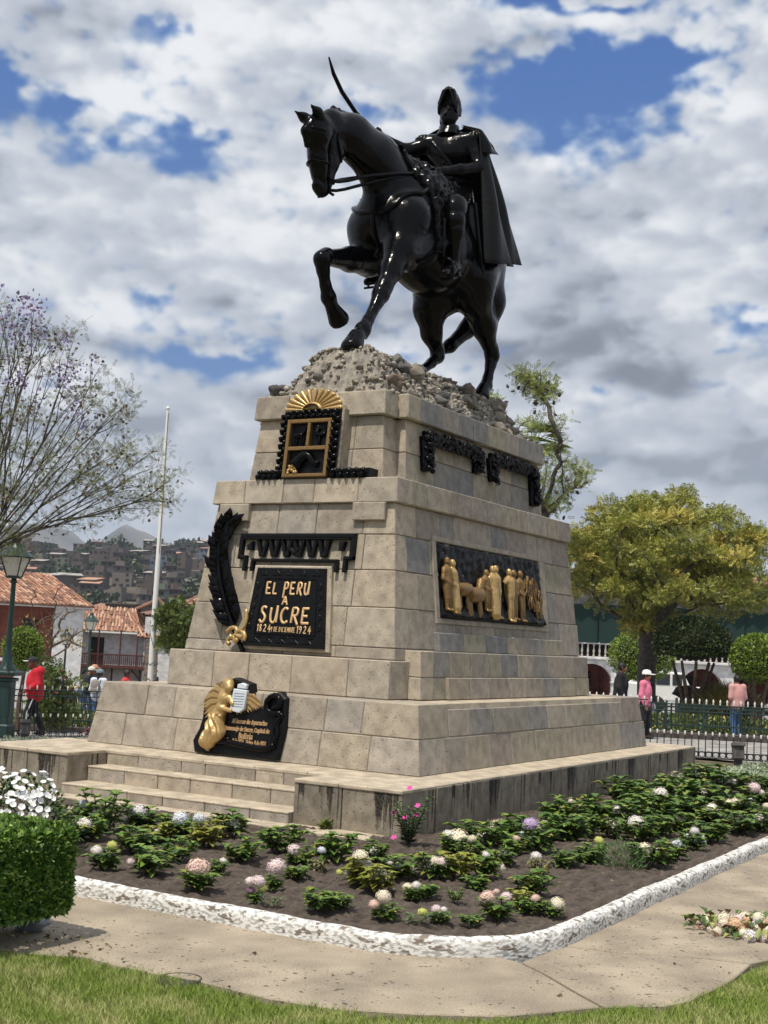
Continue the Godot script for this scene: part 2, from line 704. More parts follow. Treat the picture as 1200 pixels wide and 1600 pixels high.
func make_materials() -> void:
	var stone := mottled(1024, 11, 0.26, 0.40, 0.46, 0.05, 0.14)
	var rough := mottled(512, 31, 0.5, 0.6, 0.5, 0.08, 0.2)
	var slab := mottled(1024, 51, 0.30, 0.34, 0.35, 0.05, 0.12)
	M.stone = []
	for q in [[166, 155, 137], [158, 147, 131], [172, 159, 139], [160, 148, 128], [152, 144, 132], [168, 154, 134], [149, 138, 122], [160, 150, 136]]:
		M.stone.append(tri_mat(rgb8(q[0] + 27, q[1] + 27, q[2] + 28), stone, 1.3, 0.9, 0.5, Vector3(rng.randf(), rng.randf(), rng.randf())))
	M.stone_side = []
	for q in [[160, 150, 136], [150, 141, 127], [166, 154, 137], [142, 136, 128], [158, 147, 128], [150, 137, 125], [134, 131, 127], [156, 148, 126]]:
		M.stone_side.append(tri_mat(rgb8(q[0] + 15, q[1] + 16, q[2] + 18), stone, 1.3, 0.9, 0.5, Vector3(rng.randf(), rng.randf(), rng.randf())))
	M.stained = []
	var runs := streak_texture(5)
	for q in [[174, 164, 146], [164, 154, 137], [180, 169, 150]]:
		var m := tri_mat(rgb8(q[0], q[1], q[2]), stone, 1.3, 0.9, 0.5, Vector3(rng.randf(), rng.randf(), rng.randf()))
		m.detail_enabled = true
		m.detail_albedo = runs
		m.detail_blend_mode = BaseMaterial3D.BLEND_MODE_MUL
		m.detail_uv_layer = BaseMaterial3D.DETAIL_UV_2
		M.stained.append(m)
	M.tread = tri_mat(rgb8(204, 190, 168), slab, 1.6, 0.9, 0.3)
	M.mortar = tri_mat(rgb8(172, 160, 140), rough, 0.8, 0.95)
	M.rock = []
	for q in [[146, 141, 134], [124, 120, 117], [160, 153, 142], [146, 128, 114], [106, 104, 104], [164, 155, 138]]:
		M.rock.append(tri_mat(rgb8(q[0], q[1], q[2]), rough, 0.5, 0.95, 1.2, Vector3(rng.randf(), 0, 0)))
	M.conglomerate = tri_mat(rgb8(196, 188, 176), rough, 0.45, 0.95, 2.0)
	M.pebble = tri_mat(rgb8(204, 198, 188), rough, 0.3, 0.95, 0.6)
	M.pebble.vertex_color_use_as_albedo = true
	var bump := seamless(256, 0.03, FastNoiseLite.TYPE_SIMPLEX_SMOOTH, 4, 91)
	M.bronze = mat(rgb8(6, 6, 8), 0.17)
	M.bronze.metallic_specular = 0.30
	M.bronze.uv1_triplanar = true
	M.bronze.uv1_world_triplanar = true
	M.bronze.uv1_scale = Vector3.ONE / 0.8
	M.bronze.heightmap_enabled = true
	M.bronze.heightmap_texture = grey_texture(256, bump)
	M.bronze.heightmap_scale = 0.45
	M.bronze_soft = M.bronze.duplicate()
	M.bronze_soft.roughness = 0.42
	M.bronze_soft.albedo_color = rgb8(15, 16, 18)
	M.bronze_soft.heightmap_scale = 0.4
	M.gold = mat(rgb8(186, 156, 104), 0.38, 0.45)
	M.gold.heightmap_enabled = true
	M.gold.uv1_triplanar = true
	M.gold.uv1_world_triplanar = true
	M.gold.uv1_scale = Vector3.ONE / 0.3
	M.gold.heightmap_texture = M.bronze.heightmap_texture
	M.gold.heightmap_scale = 0.4
	M.gold_letter = mat(rgb8(226, 190, 142), 0.45, 0.2)
	M.gold_old = M.gold.duplicate()
	M.gold_old.albedo_color = rgb8(132, 104, 64)
	M.gold_old.roughness = 0.5
	M.silver = mat(rgb8(206, 214, 222), 0.5, 0.2)
	# ground
	M.concrete = tri_mat(rgb8(174, 161, 142), slab, 3.1, 0.95, 0.5)
	M.joint = mat(rgb8(92, 82, 70), 0.95)
	M.soil = tri_mat(rgb8(128, 114, 103), rough, 0.35, 1.0, 2.5)
	M.road = tri_mat(rgb8(172, 169, 166), rough, 2.0, 0.95, 0.3)
	M.earth = tri_mat(rgb8(120, 110, 84), rough, 1.5, 1.0, 1.0)
	M.turf = tri_mat(rgb8(104, 118, 50), rough, 0.7, 1.0, 1.0)
	# whitewash flaking off the kerb: white, grey and bare brown patches
	var k := 512
	var a := seamless(k, 0.02, FastNoiseLite.TYPE_SIMPLEX_SMOOTH, 5, 61)
	var b := seamless(k, 0.05, FastNoiseLite.TYPE_SIMPLEX_SMOOTH, 3, 62)
	var d := seamless(k, 0.3, FastNoiseLite.TYPE_SIMPLEX_SMOOTH, 2, 63)
	var wash := Image.create(k, k, false, Image.FORMAT_RGB8)
	for y in k:
		for x in k:
			var i := y * k + x
			var bare := ss(0.62, 0.66, a[i] / 255.0 * 0.75 + b[i] / 255.0 * 0.25 + (d[i] / 255.0 - 0.5) * 0.06)
			var worn := ss(0.5, 0.62, b[i] / 255.0)
			var c := Color8(226, 226, 223).lerp(Color8(176, 175, 172), worn).lerp(Color8(128, 118, 108), bare)
			wash.set_pixel(x, y, c * (0.93 + 0.12 * d[i] / 255.0))
	M.kerb = tri_mat(Color(1, 1, 1), [ImageTexture.create_from_image(wash), grey_texture(k, a)], 1.15, 0.9, -1.0)
	M.kerb.uv1_scale = Vector3(0.75, 1.6, 0.75)
	M.kerb.heightmap_enabled = true
	M.kerb.heightmap_texture = grey_texture(k, b)
	M.kerb.heightmap_scale = 0.35
	# plants: vertex colours carry the tone of each leaf
	M.leaf = mat(Color.WHITE, 0.5)
	M.leaf.vertex_color_use_as_albedo = true
	M.leaf.backlight_enabled = true
	M.leaf.backlight = lin(0.06, 0.09, 0.012)
	M.petal = mat(Color.WHITE, 0.7)
	M.petal.vertex_color_use_as_albedo = true
	M.petal.backlight_enabled = true
	M.petal.backlight = lin(0.12, 0.11, 0.1)
	M.bark = tri_mat(rgb8(118, 100, 84), rough, 0.5, 0.95, 2.0)
	M.bark_grey = tri_mat(rgb8(104, 96, 92), rough, 0.5, 0.95, 2.0)
	# street
	M.green_iron = mat(rgb8(30, 58, 54), 0.4)
	M.dark_iron = mat(rgb8(38, 42, 46), 0.45)
	M.white = mat(rgb8(226, 226, 222), 0.55)
	M.plaster = tri_mat(rgb8(240, 240, 241), slab, 3.0, 0.9)
	M.red_wall = tri_mat(rgb8(140, 78, 62), rough, 2.0, 0.9, 0.2)
	M.wood = tri_mat(rgb8(96, 52, 44), rough, 1.0, 0.8)
	M.dark = mat(rgb8(34, 30, 28), 0.8)
	M.glass = mat(rgb8(44, 52, 60), 0.12)
	M.milk = mat(rgb8(214, 212, 200), 0.35)
	M.tiles = []
	for q in [[164, 122, 100], [148, 110, 92], [178, 138, 114], [132, 100, 86], [190, 156, 134]]:
		M.tiles.append(mat(rgb8(q[0], q[1], q[2]), 0.9))
	M.net = mat(rgb8(18, 48, 44), 0.9)
	M.any = mat(Color.WHITE, 0.85)
	M.any.vertex_color_use_as_albedo = true


# ------------------------------------------------------------------ pedestal
func split_run(a: float, b: float, step: float) -> PackedFloat32Array:  # uneven joints between a and b
	var n := maxi(1, roundi(absf(b - a) / step))
	var out := PackedFloat32Array()
	for i in range(1, n):
		out.append(lerpf(a, b, (i + vary(0.22)) / n))
	return out


# one stone: outer face given by left/right lines at bottom and top, pushed inward
func stone(parent: Node3D, called: String, o: Array, inward: Vector3, m: Material, proud := 0.0, runs := Vector2.ZERO) -> void:
	var q := PackedVector3Array()
	var out := -inward.normalized() * proud
	for i in 8:
		var a: Vector3 = o[(i & 1) + (i & 2)]
		q.append((a + out + (Vector3.ZERO if i & 4 else inward)) * S)
	var sh := Shape.new()
	sh.hexa(q, 0.008)
	if runs != Vector2.ZERO:
		sh.with_uv = true
		for a in sh.v:
			sh.uv2.append(Vector2((a.x - a.z) / (3.4 * S), (runs.y - a.y / S) / (runs.y - runs.x)))
	part(called, sh, m, parent)


# a course of stones on the front (+z) and the right (+x) faces of a tier that leans in from (hx0, hz0) at y0 by (ix, iz) per unit of height
func course(parent: Node3D, called: String, tier: Dictionary, ya: float, yb: float, step: float, ret := 0.6, deep := 0.45, xj = null, side_mats = null, front_mats = null, runs := Vector2.ZERO) -> void:
	var g := 0.0045
	var hx := func(y: float) -> float: return tier.hx - tier.ix * (y - tier.y0)
	var hz := func(y: float) -> float: return tier.hz - tier.iz * (y - tier.y0)
	var x0a: float = hx.call(ya)
	var x0b: float = hx.call(yb)
	var za: float = hz.call(ya)
	var zb: float = hz.call(yb)
	var joints := PackedFloat32Array(xj) if xj != null else split_run(-x0a, x0a, step)
	var fm: Array = front_mats if front_mats != null else M.stone
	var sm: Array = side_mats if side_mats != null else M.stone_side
	var n := joints.size() + 1
	for i in n:
		var la := -x0a if i == 0 else joints[i - 1] + g
		var lb := -x0b if i == 0 else joints[i - 1] + g
		var ra := x0a if i == n - 1 else joints[i] - g
		var rb := x0b if i == n - 1 else joints[i] - g
		var d := ret if i == n - 1 else deep
		stone(parent, called, [Vector3(la, ya + g, za), Vector3(ra, ya + g, za), Vector3(lb, yb - g, zb), Vector3(rb, yb - g, zb)], Vector3(0, 0, -d), pick(fm), rng.randf() * 0.012, runs)
	if tier.get("side", true):
		var from := za - ret
		var back := -za
		var cuts := split_run(from, back, step * 0.92)
		n = cuts.size() + 1
		for i in n:
			var a := from - g if i == 0 else cuts[i - 1] - g
			var b := back if i == n - 1 else cuts[i] + g
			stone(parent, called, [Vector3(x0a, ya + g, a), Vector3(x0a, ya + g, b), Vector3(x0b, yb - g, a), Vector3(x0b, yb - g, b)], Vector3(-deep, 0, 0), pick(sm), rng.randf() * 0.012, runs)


func core(parent: Node3D, called: String, tier: Dictionary, ya: float, yb: float, m: Material, inset := 0.03, top := 0.012) -> void:
	var q := PackedVector3Array()
	for i in 8:
		var y := yb - top if i & 2 else ya
		var x: float = tier.hx - tier.ix * (y - tier.y0) - inset
		var z: float = tier.hz - tier.iz * (y - tier.y0) - inset
		q.append(Vector3(x if i & 1 else -x, y, z if i & 4 else -z) * S)
	var sh := Shape.new()
	sh.hexa(q, 0.0)
	part(called, sh, m, parent)


func plain_block(parent: Node3D, called: String, a: Vector3, b: Vector3, m: Material, runs := Vector2.ZERO) -> void:
	stone(parent, called, [Vector3(a.x, a.y, b.z), Vector3(b.x, a.y, b.z), Vector3(a.x, b.y, b.z), b], Vector3(0, 0, a.z - b.z), m, 0.0, runs)


func make_pedestal() -> void:
	var t := thing("monument_pedestal", "tall stepped pedestal of grey brown stone blocks carrying the black rider", "monument")
	# platform with the flight of steps let into its front
	var runs := Vector2(0.0, 0.763)
	var pm: Array = M.stained
	var solid := {"y0": -0.6, "hx": 4.34, "hz": 6.4, "ix": 0.0, "iz": 0.0}
	core(t, "platform_core", solid, -0.6, 0.74, M.mortar, 0.05, 0.0)
	for k in 2:
		var xa: float = [-4.33, 2.44][k]
		var xb: float = [-2.26, 4.33][k]
		var mid: float = [-3.2, 3.3][k]
		plain_block(t, "platform_block", Vector3(xa, -0.3, 6.45), Vector3(mid - 0.008, 0.735, 7.505), pick(pm), runs)
		plain_block(t, "platform_block", Vector3(mid + 0.008, -0.3, 6.45), Vector3(xb, 0.735, 7.5), pick(pm), runs)
	var zs := PackedFloat32Array([6.44])
	zs.append_array(split_run(6.44, -7.02, 0.72))
	zs.append(-7.02)
	for i in zs.size() - 1:
		stone(t, "platform_block", [Vector3(4.34, -0.6, zs[i] - 0.008), Vector3(4.34, -0.6, zs[i + 1] + 0.008), Vector3(4.34, 0.735, zs[i] - 0.008), Vector3(4.34, 0.735, zs[i + 1] + 0.008)], Vector3(-0.5, 0, 0), M.stained[rng.randi() % 3], rng.randf() * 0.012, runs)
	# paving on top of the platform
	for q in [[-4.34, 4.34, 5.3, 6.53, 1.1], [-4.34, -2.25, 6.54, 7.52, 1.0], [2.43, 4.345, 6.54, 7.52, 1.0]]:
		var xs := PackedFloat32Array([q[0]])
		xs.append_array(split_run(q[0], q[1], q[4]))
		xs.append(q[1])
		for i in xs.size() - 1:
			plain_block(t, "paving_slab", Vector3(xs[i] + 0.006, 0.70, q[2]), Vector3(xs[i + 1] - 0.006, 0.763 + rng.randf() * 0.004, q[3]), M.tread)
	var zp := split_run(5.28, -7.02, 1.15)
	zp.insert(0, 5.29)
	zp.append(-7.02)
	for i in zp.size() - 1:
		plain_block(t, "paving_slab", Vector3(3.2, 0.70, zp[i + 1] + 0.006), Vector3(4.345, 0.763 + rng.randf() * 0.004, zp[i] - 0.006), M.tread)
	# steps: riser stones under a paler worn tread
	for k in 3:
		var y1: float = [0.74, 0.50, 0.248][k]
		var zr: float = [6.53, 7.0, 7.62][k]
		var xs := PackedFloat32Array([-2.25])
		xs.append_array(split_run(-2.25, 2.43, 0.8))
		xs.append(2.43)
		for i in xs.size() - 1:
			plain_block(t, "step_block", Vector3(xs[i] + 0.006, y1 - 0.25, zr - 0.75), Vector3(xs[i + 1] - 0.006, y1 - 0.012, zr - 0.012 + rng.randf() * 0.008), pick(M.stone), Vector2.ZERO)
			if k > 0:
				plain_block(t, "step_tread", Vector3(xs[i] + 0.004, y1 - 0.02, zr - 0.66), Vector3(xs[i + 1] - 0.004, y1 + 0.012 + rng.randf() * 0.004, zr), M.tread)
	for i in 9:
		var xa := -4.3 + i * 0.93
		plain_block(t, "footing_stone", Vector3(xa + 0.008, -0.3, 7.3), Vector3(xa + 0.922, 0.085 + rng.randf() * 0.02, 8.0 + vary(0.03)), M.tread)
	# lower stage
	var a := {"y0": 0.763, "hx": 3.582, "hz": 5.613, "ix": 0.149, "iz": 0.149}
	core(t, "stage_core", a, 0.763, 1.914, M.tread, 0.02)
	var weathered: Array = M.stone_side + [M.stained[0]]
	course(t, "stone_block", a, 0.763, 1.348, 1.05, 0.95, 0.8, null, weathered, null, Vector2(0.6, 1.37))
	# upper course: the middle of the right side stands a little lower between two piers
	var hi := a.duplicate()
	hi.side = false
	course(t, "stone_block", hi, 1.348, 1.914, 0.98, 1.05, 0.85, null, null, M.stone + [M.stained[2]], Vector2(1.1, 1.93))
	var xo := 3.582 - 0.149 * 0.585
	var xt := 3.582 - 0.149 * 1.151
	var cuts := PackedFloat32Array([4.42])
	cuts.append_array(split_run(4.42, -4.2, 0.85))
	cuts.append(-4.2)
	for i in cuts.size() - 1:
		var xm := xt + 0.149 * 0.10
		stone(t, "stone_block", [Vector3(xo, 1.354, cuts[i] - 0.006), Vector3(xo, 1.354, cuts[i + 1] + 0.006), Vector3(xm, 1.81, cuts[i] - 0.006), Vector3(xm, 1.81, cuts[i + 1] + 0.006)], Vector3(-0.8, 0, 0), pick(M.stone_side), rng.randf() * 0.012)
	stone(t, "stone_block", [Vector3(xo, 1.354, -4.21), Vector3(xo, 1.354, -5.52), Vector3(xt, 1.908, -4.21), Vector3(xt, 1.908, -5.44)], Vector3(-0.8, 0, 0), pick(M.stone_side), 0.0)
	# second stage: a block under the front, a longer one along the sides
	var bf := {"y0": 1.914, "hx": 2.441, "hz": 4.756, "ix": 0.0, "iz": 0.042, "side": false}
	course(t, "stone_block", bf, 1.914, 2.59, 0.9, 0.72, 0.6)
	core(t, "stage_core", bf, 1.914, 2.59, M.tread, 0.03)
	var bs := {"y0": 1.914, "hx": 2.709, "hz": 4.078, "ix": 0.079, "iz": 0.079}
	core(t, "stage_core", bs, 1.914, 2.784, M.tread, 0.03)
	course(t, "stone_block", bs, 1.914, 2.312, 0.8, 0.5, 0.4, [0.0], )
	course(t, "stone_block", bs, 2.312, 2.784, 0.8, 0.5, 0.4, [0.0])
	# low plinths set against the right side
	for i in 6:
		var za := 2.9 - i * 1.0
		stone(t, "stone_block", [Vector3(2.44, 2.784, za - 0.006), Vector3(2.44, 2.784, za - 0.994), Vector3(2.405, 3.13, za - 0.006), Vector3(2.405, 3.13, za - 0.994)], Vector3(-0.3, 0, 0), pick(M.stone_side), 0.0)
	for i in 7:
		var za := 3.1 - i * 0.88
		stone(t, "stone_block", [Vector3(2.78, 1.914, za - 0.006), Vector3(2.78, 1.914, za - 0.874), Vector3(2.745, 2.312, za - 0.006), Vector3(2.745, 2.312, za - 0.874)], Vector3(-0.3, 0, 0), pick(M.stone_side), 0.0)
	# main body
	var c := {"y0": 2.59, "hx": 2.343, "hz": 4.405, "ix": 0.12, "iz": 0.12}
	core(t, "body_core", c, 2.59, 5.433, M.mortar, 0.03)
	var ys := [2.59, 2.801, 3.515, 4.19, 4.846, 5.433]
	for i in 5:
		course(t, "stone_block", c, ys[i], ys[i + 1], [1.1, 1.02, 1.05, 0.95, 0.9][i], [0.95, 0.5, 0.85, 0.45, 0.8][i], 0.4)
	# cornice of the main body and the two hanging blocks under it
	var d := {"y0": 5.433, "hx": 2.092, "hz": 4.15, "ix": 0.09, "iz": 0.09}
	core(t, "cornice_core", d, 5.433, 5.905, M.tread, 0.02)
	course(t, "cornice_block", d, 5.433, 5.905, 0.85, 0.55, 0.7)
	for sx: float in [-1.0, 1.0]:
		var xm: float = sx * 1.52
		plain_block(t, "hanging_block", Vector3(xm - 0.345, 5.10, 3.9), Vector3(xm + 0.345, 5.43, 4.20), pick(M.stone))
	# upper body: a bay to the front, wider bays to the sides
	var ef := {"y0": 5.905, "hx": 1.534, "hz": 3.751, "ix": 0.104, "iz": 0.104, "side": false}
	var es := {"y0": 5.905, "hx": 1.727, "hz": 3.236, "ix": 0.104, "iz": 0.104}
	core(t, "body_core", ef, 5.905, 7.152, M.mortar, 0.03)
	core(t, "body_core", es, 5.905, 7.152, M.mortar, 0.03)
	var ye := [5.905, 6.5, 7.152]
	for i in 2:
		course(t, "stone_block", ef, ye[i], ye[i + 1], 0.78, 0.62, 0.4)
		course(t, "stone_block", es, ye[i], ye[i + 1], 0.9, [0.35, 0.5][i], 0.35, [0.0])
	var ff := {"y0": 7.152, "hx": 1.505, "hz": 3.735, "ix": 0.07, "iz": 0.07, "side": false}
	var fs := {"y0": 7.152, "hx": 1.73, "hz": 3.235, "ix": 0.07, "iz": 0.07}
	core(t, "cornice_core", ff, 7.152, 7.624, M.tread, 0.02)
	core(t, "cornice_core", fs, 7.152, 7.624, M.tread, 0.02)
	course(t, "cornice_block", ff, 7.152, 7.624, 1.0, 0.6, 0.5, [-0.7, 0.45])
	course(t, "cornice_block", fs, 7.152, 7.624, 0.85, 0.5, 0.5, [0.0])


# ------------------------------------------------------------------ surface maps for ornaments (h to the viewer's right, y up, out from the wall), in u, result in metres
func on_front(hz: float, lean: float, y0: float) -> Callable:
	return func(h: float, y: float, o: float) -> Vector3: return Vector3(h, y, hz - lean * (y - y0) + o) * S


func on_right(hx: float, lean: float, y0: float) -> Callable:
	return func(h: float, y: float, o: float) -> Vector3: return Vector3(hx - lean * (y - y0) + o, y, -h) * S


func poly(a: Array) -> PackedVector2Array:
	var p := PackedVector2Array()
	for i in range(0, a.size(), 2):
		p.append(Vector2(a[i], a[i + 1]))
	return p


func rect(x0: float, y0: float, x1: float, y1: float) -> PackedVector2Array:
	return poly([x0, y0, x1, y0, x1, y1, x0, y1])


func stroke(sh: Shape, at: Callable, pts: Array, r: float, out: float, sides := 6) -> void:  # raised round line over a wall
	var path := PackedVector3Array()
	for q in pts:
		path.append(at.call(q[0], q[1], out + (q[2] if q.size() > 2 else 0.0)))
	var c := PackedVector3Array()  # one smoothing pass keeps the ends
	if path.size() > 2:
		c.append(path[0])
		for i in path.size() - 1:
			c.append(path[i].lerp(path[i + 1], 0.25))
			c.append(path[i].lerp(path[i + 1], 0.75))
		c.append(path[-1])
	else:
		c = path
	sh.tube(c, PackedFloat32Array([r * S]), sides)


# hand-drawn capitals as strokes in a unit cell
func glyph(ch: String) -> Array:
	match ch:
		"E": return [[[0.0, 1.0], [0.0, 0.0]], [[-0.04, 1.0], [0.75, 1.02]], [[0.0, 0.48], [0.62, 0.5]], [[-0.04, 0.0], [0.85, 0.02]]]
		"L": return [[[0.1, 1.0], [0.0, 0.0]], [[0.0, 0.0], [0.7, 0.0]]]
		"P": return [[[0.15, 1.05], [0.0, -0.35]], [[0.1, 0.98], [0.7, 1.05], [0.85, 0.75], [0.65, 0.5], [0.08, 0.42]]]
		"R": return [[[0.1, 1.0], [0.0, 0.0]], [[0.08, 1.0], [0.7, 1.05], [0.8, 0.72], [0.6, 0.52], [0.08, 0.45]], [[0.35, 0.48], [0.55, 0.2], [0.85, -0.12]]]
		"U": return [[[0.05, 1.0], [0.0, 0.35], [0.15, 0.0], [0.55, -0.03], [0.75, 0.3], [0.85, 1.15]], [[0.85, 1.15], [0.85, 0.0]]]
		"A": return [[[0.0, 0.0], [0.4, 1.0]], [[0.4, 1.0], [0.8, 0.0]], [[0.15, 0.34], [0.65, 0.34]]]
		"S": return [[[0.8, 0.95], [0.55, 1.08], [0.25, 1.0], [0.2, 0.72], [0.5, 0.55], [0.75, 0.35], [0.6, 0.05], [0.25, -0.05], [0.0, 0.15]]]
		"C": return [[[0.85, 0.9], [0.55, 1.05], [0.15, 0.85], [0.0, 0.45], [0.15, 0.08], [0.5, -0.05], [0.9, 0.12]]]
		"D": return [[[0.0, 1.0], [0.0, 0.0]], [[0.0, 1.0], [0.6, 0.95], [0.8, 0.5], [0.6, 0.05], [0.0, 0.0]]]
		"I": return [[[0.4, 1.0], [0.4, 0.0]]]
		"M": return [[[0.0, 0.0], [0.1, 1.0]], [[0.1, 1.0], [0.45, 0.3]], [[0.45, 0.3], [0.8, 1.0]], [[0.8, 1.0], [0.9, 0.0]]]
		"B": return [[[0.0, 1.0], [0.0, 0.0]], [[0.0, 1.0], [0.6, 1.0], [0.65, 0.7], [0.45, 0.52], [0.0, 0.52]], [[0.45, 0.52], [0.78, 0.4], [0.72, 0.05], [0.0, 0.0]]]
		"1": return [[[0.15, 0.8], [0.45, 1.05]], [[0.45, 1.05], [0.4, -0.05]]]
		"8": return [[[0.4, 0.55], [0.12, 0.8], [0.4, 1.05], [0.7, 0.8], [0.4, 0.55], [0.05, 0.25], [0.4, -0.05], [0.78, 0.25], [0.4, 0.55]]]
		"2": return [[[0.05, 0.8], [0.35, 1.08], [0.75, 0.8], [0.4, 0.35], [0.0, 0.0]], [[0.0, 0.0], [0.8, 0.02]]]
		"4": return [[[0.5, 1.05], [0.0, 0.32]], [[0.0, 0.32], [0.85, 0.36]], [[0.55, 0.75], [0.52, -0.1]]]
		"9": return [[[0.75, 0.65], [0.4, 0.45], [0.08, 0.72], [0.4, 1.05], [0.75, 0.75], [0.6, 0.25], [0.3, -0.08]]]
	return []


func lettering(sh: Shape, at: Callable, words: String, x: float, y: float, w: float, hgt: float, r: float, out: float, gap := 0.28) -> void:
	var n := 0.0
	for ch in words:
		n += 0.55 if ch == " " else 0.55 if ch in "1I" else 1.0
	var step := w / n
	for ch in words:
		for line in glyph(ch):
			var pts := []
			for q in line:
				pts.append([x + q[0] * step * (1.0 - gap), y + q[1] * hgt])
			stroke(sh, at, pts, r, out, 5)
		x += step * (0.55 if ch == " " or ch in "1I" else 1.0)


func rope(sh: Shape, at: Callable, pts: Array, r: float, out: float, step: float, thick := 1.0) -> void:  # plaited strand of overlapping bead leaves along a line
	for i in pts.size() - 1:
		var a := Vector2(pts[i][0], pts[i][1])
		var b := Vector2(pts[i + 1][0], pts[i + 1][1])
		var n := maxi(1, int((b - a).length() / step))
		var d := (b - a).normalized()
		var s := Vector2(-d.y, d.x)
		for k in n:
			for e: float in [-1.0, 1.0]:
				var q := a.lerp(b, (k + 0.5 + 0.25 * e) / n)
				var t0 := q + s * r * 0.72 * e - d * step * 0.30
				var t1 := q + s * r * 0.05 * e + d * step * 0.45
				sh.tube(PackedVector3Array([at.call(t0.x, t0.y, out - 0.01), at.call((t0.x + t1.x) / 2, (t0.y + t1.y) / 2, out + r * 0.45 * thick), at.call(t1.x, t1.y, out + r * 0.2 * thick)]), PackedFloat32Array([r * 0.28 * S, r * 0.5 * S, r * 0.12 * S]), 6)


func make_front_ornaments() -> void:
	var c := on_front(4.405, 0.12, 2.59)
	# inscription tablet on its stone backing
	var t := thing("inscription_tablet", "black bronze tablet with gold raised lettering EL PERU A SUCRE on pale backing", "plaque")
	var sh := Shape.new()
	sh.prism(poly([-0.95, 2.66, 1.02, 2.66, 0.86, 4.24, -0.86, 4.24]), c, -0.05, 0.10, 0.02)
	part("stone_backing", sh, M.stone[2], t)
	sh = Shape.new()
	sh.prism(poly([-0.86, 2.72, 0.94, 2.72, 0.78, 4.19, -0.73, 4.19]), c, 0.10, 0.20, 0.02)
	part("tablet", sh, M.bronze_soft, t)
	sh = Shape.new()
	for q in [[[-0.60, 2.95], [0.74, 2.95]], [[0.74, 2.95], [0.65, 3.98]], [[0.65, 3.98], [-0.50, 3.98]], [[-0.50, 3.98], [-0.60, 2.95]]]:
		stroke(sh, c, q, 0.016, 0.20, 5)
	for i in 5:  # stepped frets round the border
		var x := -0.62 + i * 0.29
		stroke(sh, c, [[x, 4.05], [x + 0.17, 4.05]], 0.012, 0.20, 4)
		stroke(sh, c, [[x + 0.17, 4.05], [x + 0.08, 4.14]], 0.012, 0.20, 4)
		stroke(sh, c, [[x - 0.08, 2.80], [x + 0.16, 2.80]], 0.012, 0.20, 4)
		stroke(sh, c, [[x + 0.16, 2.80], [x + 0.02, 2.89]], 0.012, 0.20, 4)
		stroke(sh, c, [[x + 0.02, 2.89], [x + 0.2, 2.90]], 0.012, 0.20, 4)
		var y := 3.02 + i * 0.19
		for e: float in [-1.0, 1.0]:
			var xx: float = lerpf(0.84, 0.73, i / 5.0) if e > 0.0 else lerpf(-0.72, -0.62, i / 5.0)
			stroke(sh, c, [[xx - 0.04, y], [xx + 0.03, y + 0.06]], 0.012, 0.20, 4)
			stroke(sh, c, [[xx + 0.03, y + 0.06], [xx - 0.03, y + 0.12]], 0.012, 0.20, 4)
	part("border_relief", sh, M.bronze, t)
	for q in [["EL PERU", -0.44, 3.70, 1.0, 0.21, 0.021], ["A", -0.05, 3.50, 0.19, 0.16, 0.018], ["SUCRE", -0.52, 3.17, 1.19, 0.27, 0.026], ["1824", -0.56, 2.995, 0.36, 0.125, 0.011], ["9 DE DICIEMBRE", -0.235, 3.0, 0.55, 0.085, 0.0065], ["1924", 0.33, 2.99, 0.36, 0.125, 0.011]]:
		sh = Shape.new()
		lettering(sh, c, q[0], q[1], q[2], q[3], q[4], q[5], 0.205)
		part("lettering", sh, M.gold_letter, t)
	# stepped zigzag frieze over it
	var fz := thing("zigzag_frieze", "black stepped zigzag frieze with bent ends above the inscription tablet", "relief")
	for q in [
		[-1.29, 4.77, 1.29, 4.77, 1.30, 4.85, -1.30, 4.85],
		[-1.30, 4.36, -1.22, 4.36, -1.21, 4.77, -1.30, 4.77], [1.21, 4.36, 1.30, 4.36, 1.30, 4.77, 1.21, 4.77],
		[-1.30, 4.36, -1.09, 4.36, -1.09, 4.43, -1.30, 4.43], [1.09, 4.36, 1.30, 4.36, 1.30, 4.43, 1.09, 4.43],
		[-1.16, 4.13, -1.09, 4.13, -1.09, 4.36, -1.16, 4.36], [1.09, 4.13, 1.16, 4.13, 1.16, 4.36, 1.09, 4.36],
		[-0.97, 4.31, 0.97, 4.31, 0.97, 4.37, -0.97, 4.37], [-0.98, 4.13, -0.91, 4.13, -0.91, 4.31, -0.98, 4.31], [0.91, 4.13, 0.98, 4.13, 0.98, 4.31, 0.91, 4.31],
	]:
		sh = Shape.new()
		sh.prism(poly(q), c, -0.02, 0.11, 0.015)
		part("fret_bar", sh, M.bronze_soft, fz)
	for i in 6:
		var x := -0.80 + i * 0.28
		var dx := 0.12 if i % 2 == 0 else 0.0
		for q in [[x - 0.11, 4.74, x - 0.04, 4.74, x + 0.06, 4.41, x - 0.01, 4.41], [x + 0.03, 4.41, x + 0.10, 4.41, x + 0.17, 4.74, x + 0.10, 4.74]]:
			sh = Shape.new()
			sh.prism(poly(q), c, -0.02, 0.10 + 0.012 * (i % 2), 0.012)
			part("zigzag_bar", sh, M.bronze_soft, fz)
	for q in [[-1.1, 4.62, -0.98, 4.70, -0.98, 4.53, -1.06, 4.53], [0.98, 4.53, 1.06, 4.53, 1.1, 4.70, 0.98, 4.70], [-0.16, 4.58, 0.0, 4.43, 0.14, 4.58, 0.05, 4.58, 0.0, 4.52, -0.06, 4.58]]:
		sh = Shape.new()
		sh.prism(poly(q), c, -0.02, 0.125, 0.012)
		part("zigzag_bar", sh, M.bronze_soft, fz)
	sh = Shape.new()
	sh.prism(rect(-1.2, 4.735, 1.2, 4.768), c, -0.02, 0.135, 0.008)
	part("fret_bar", sh, M.bronze_soft, fz)
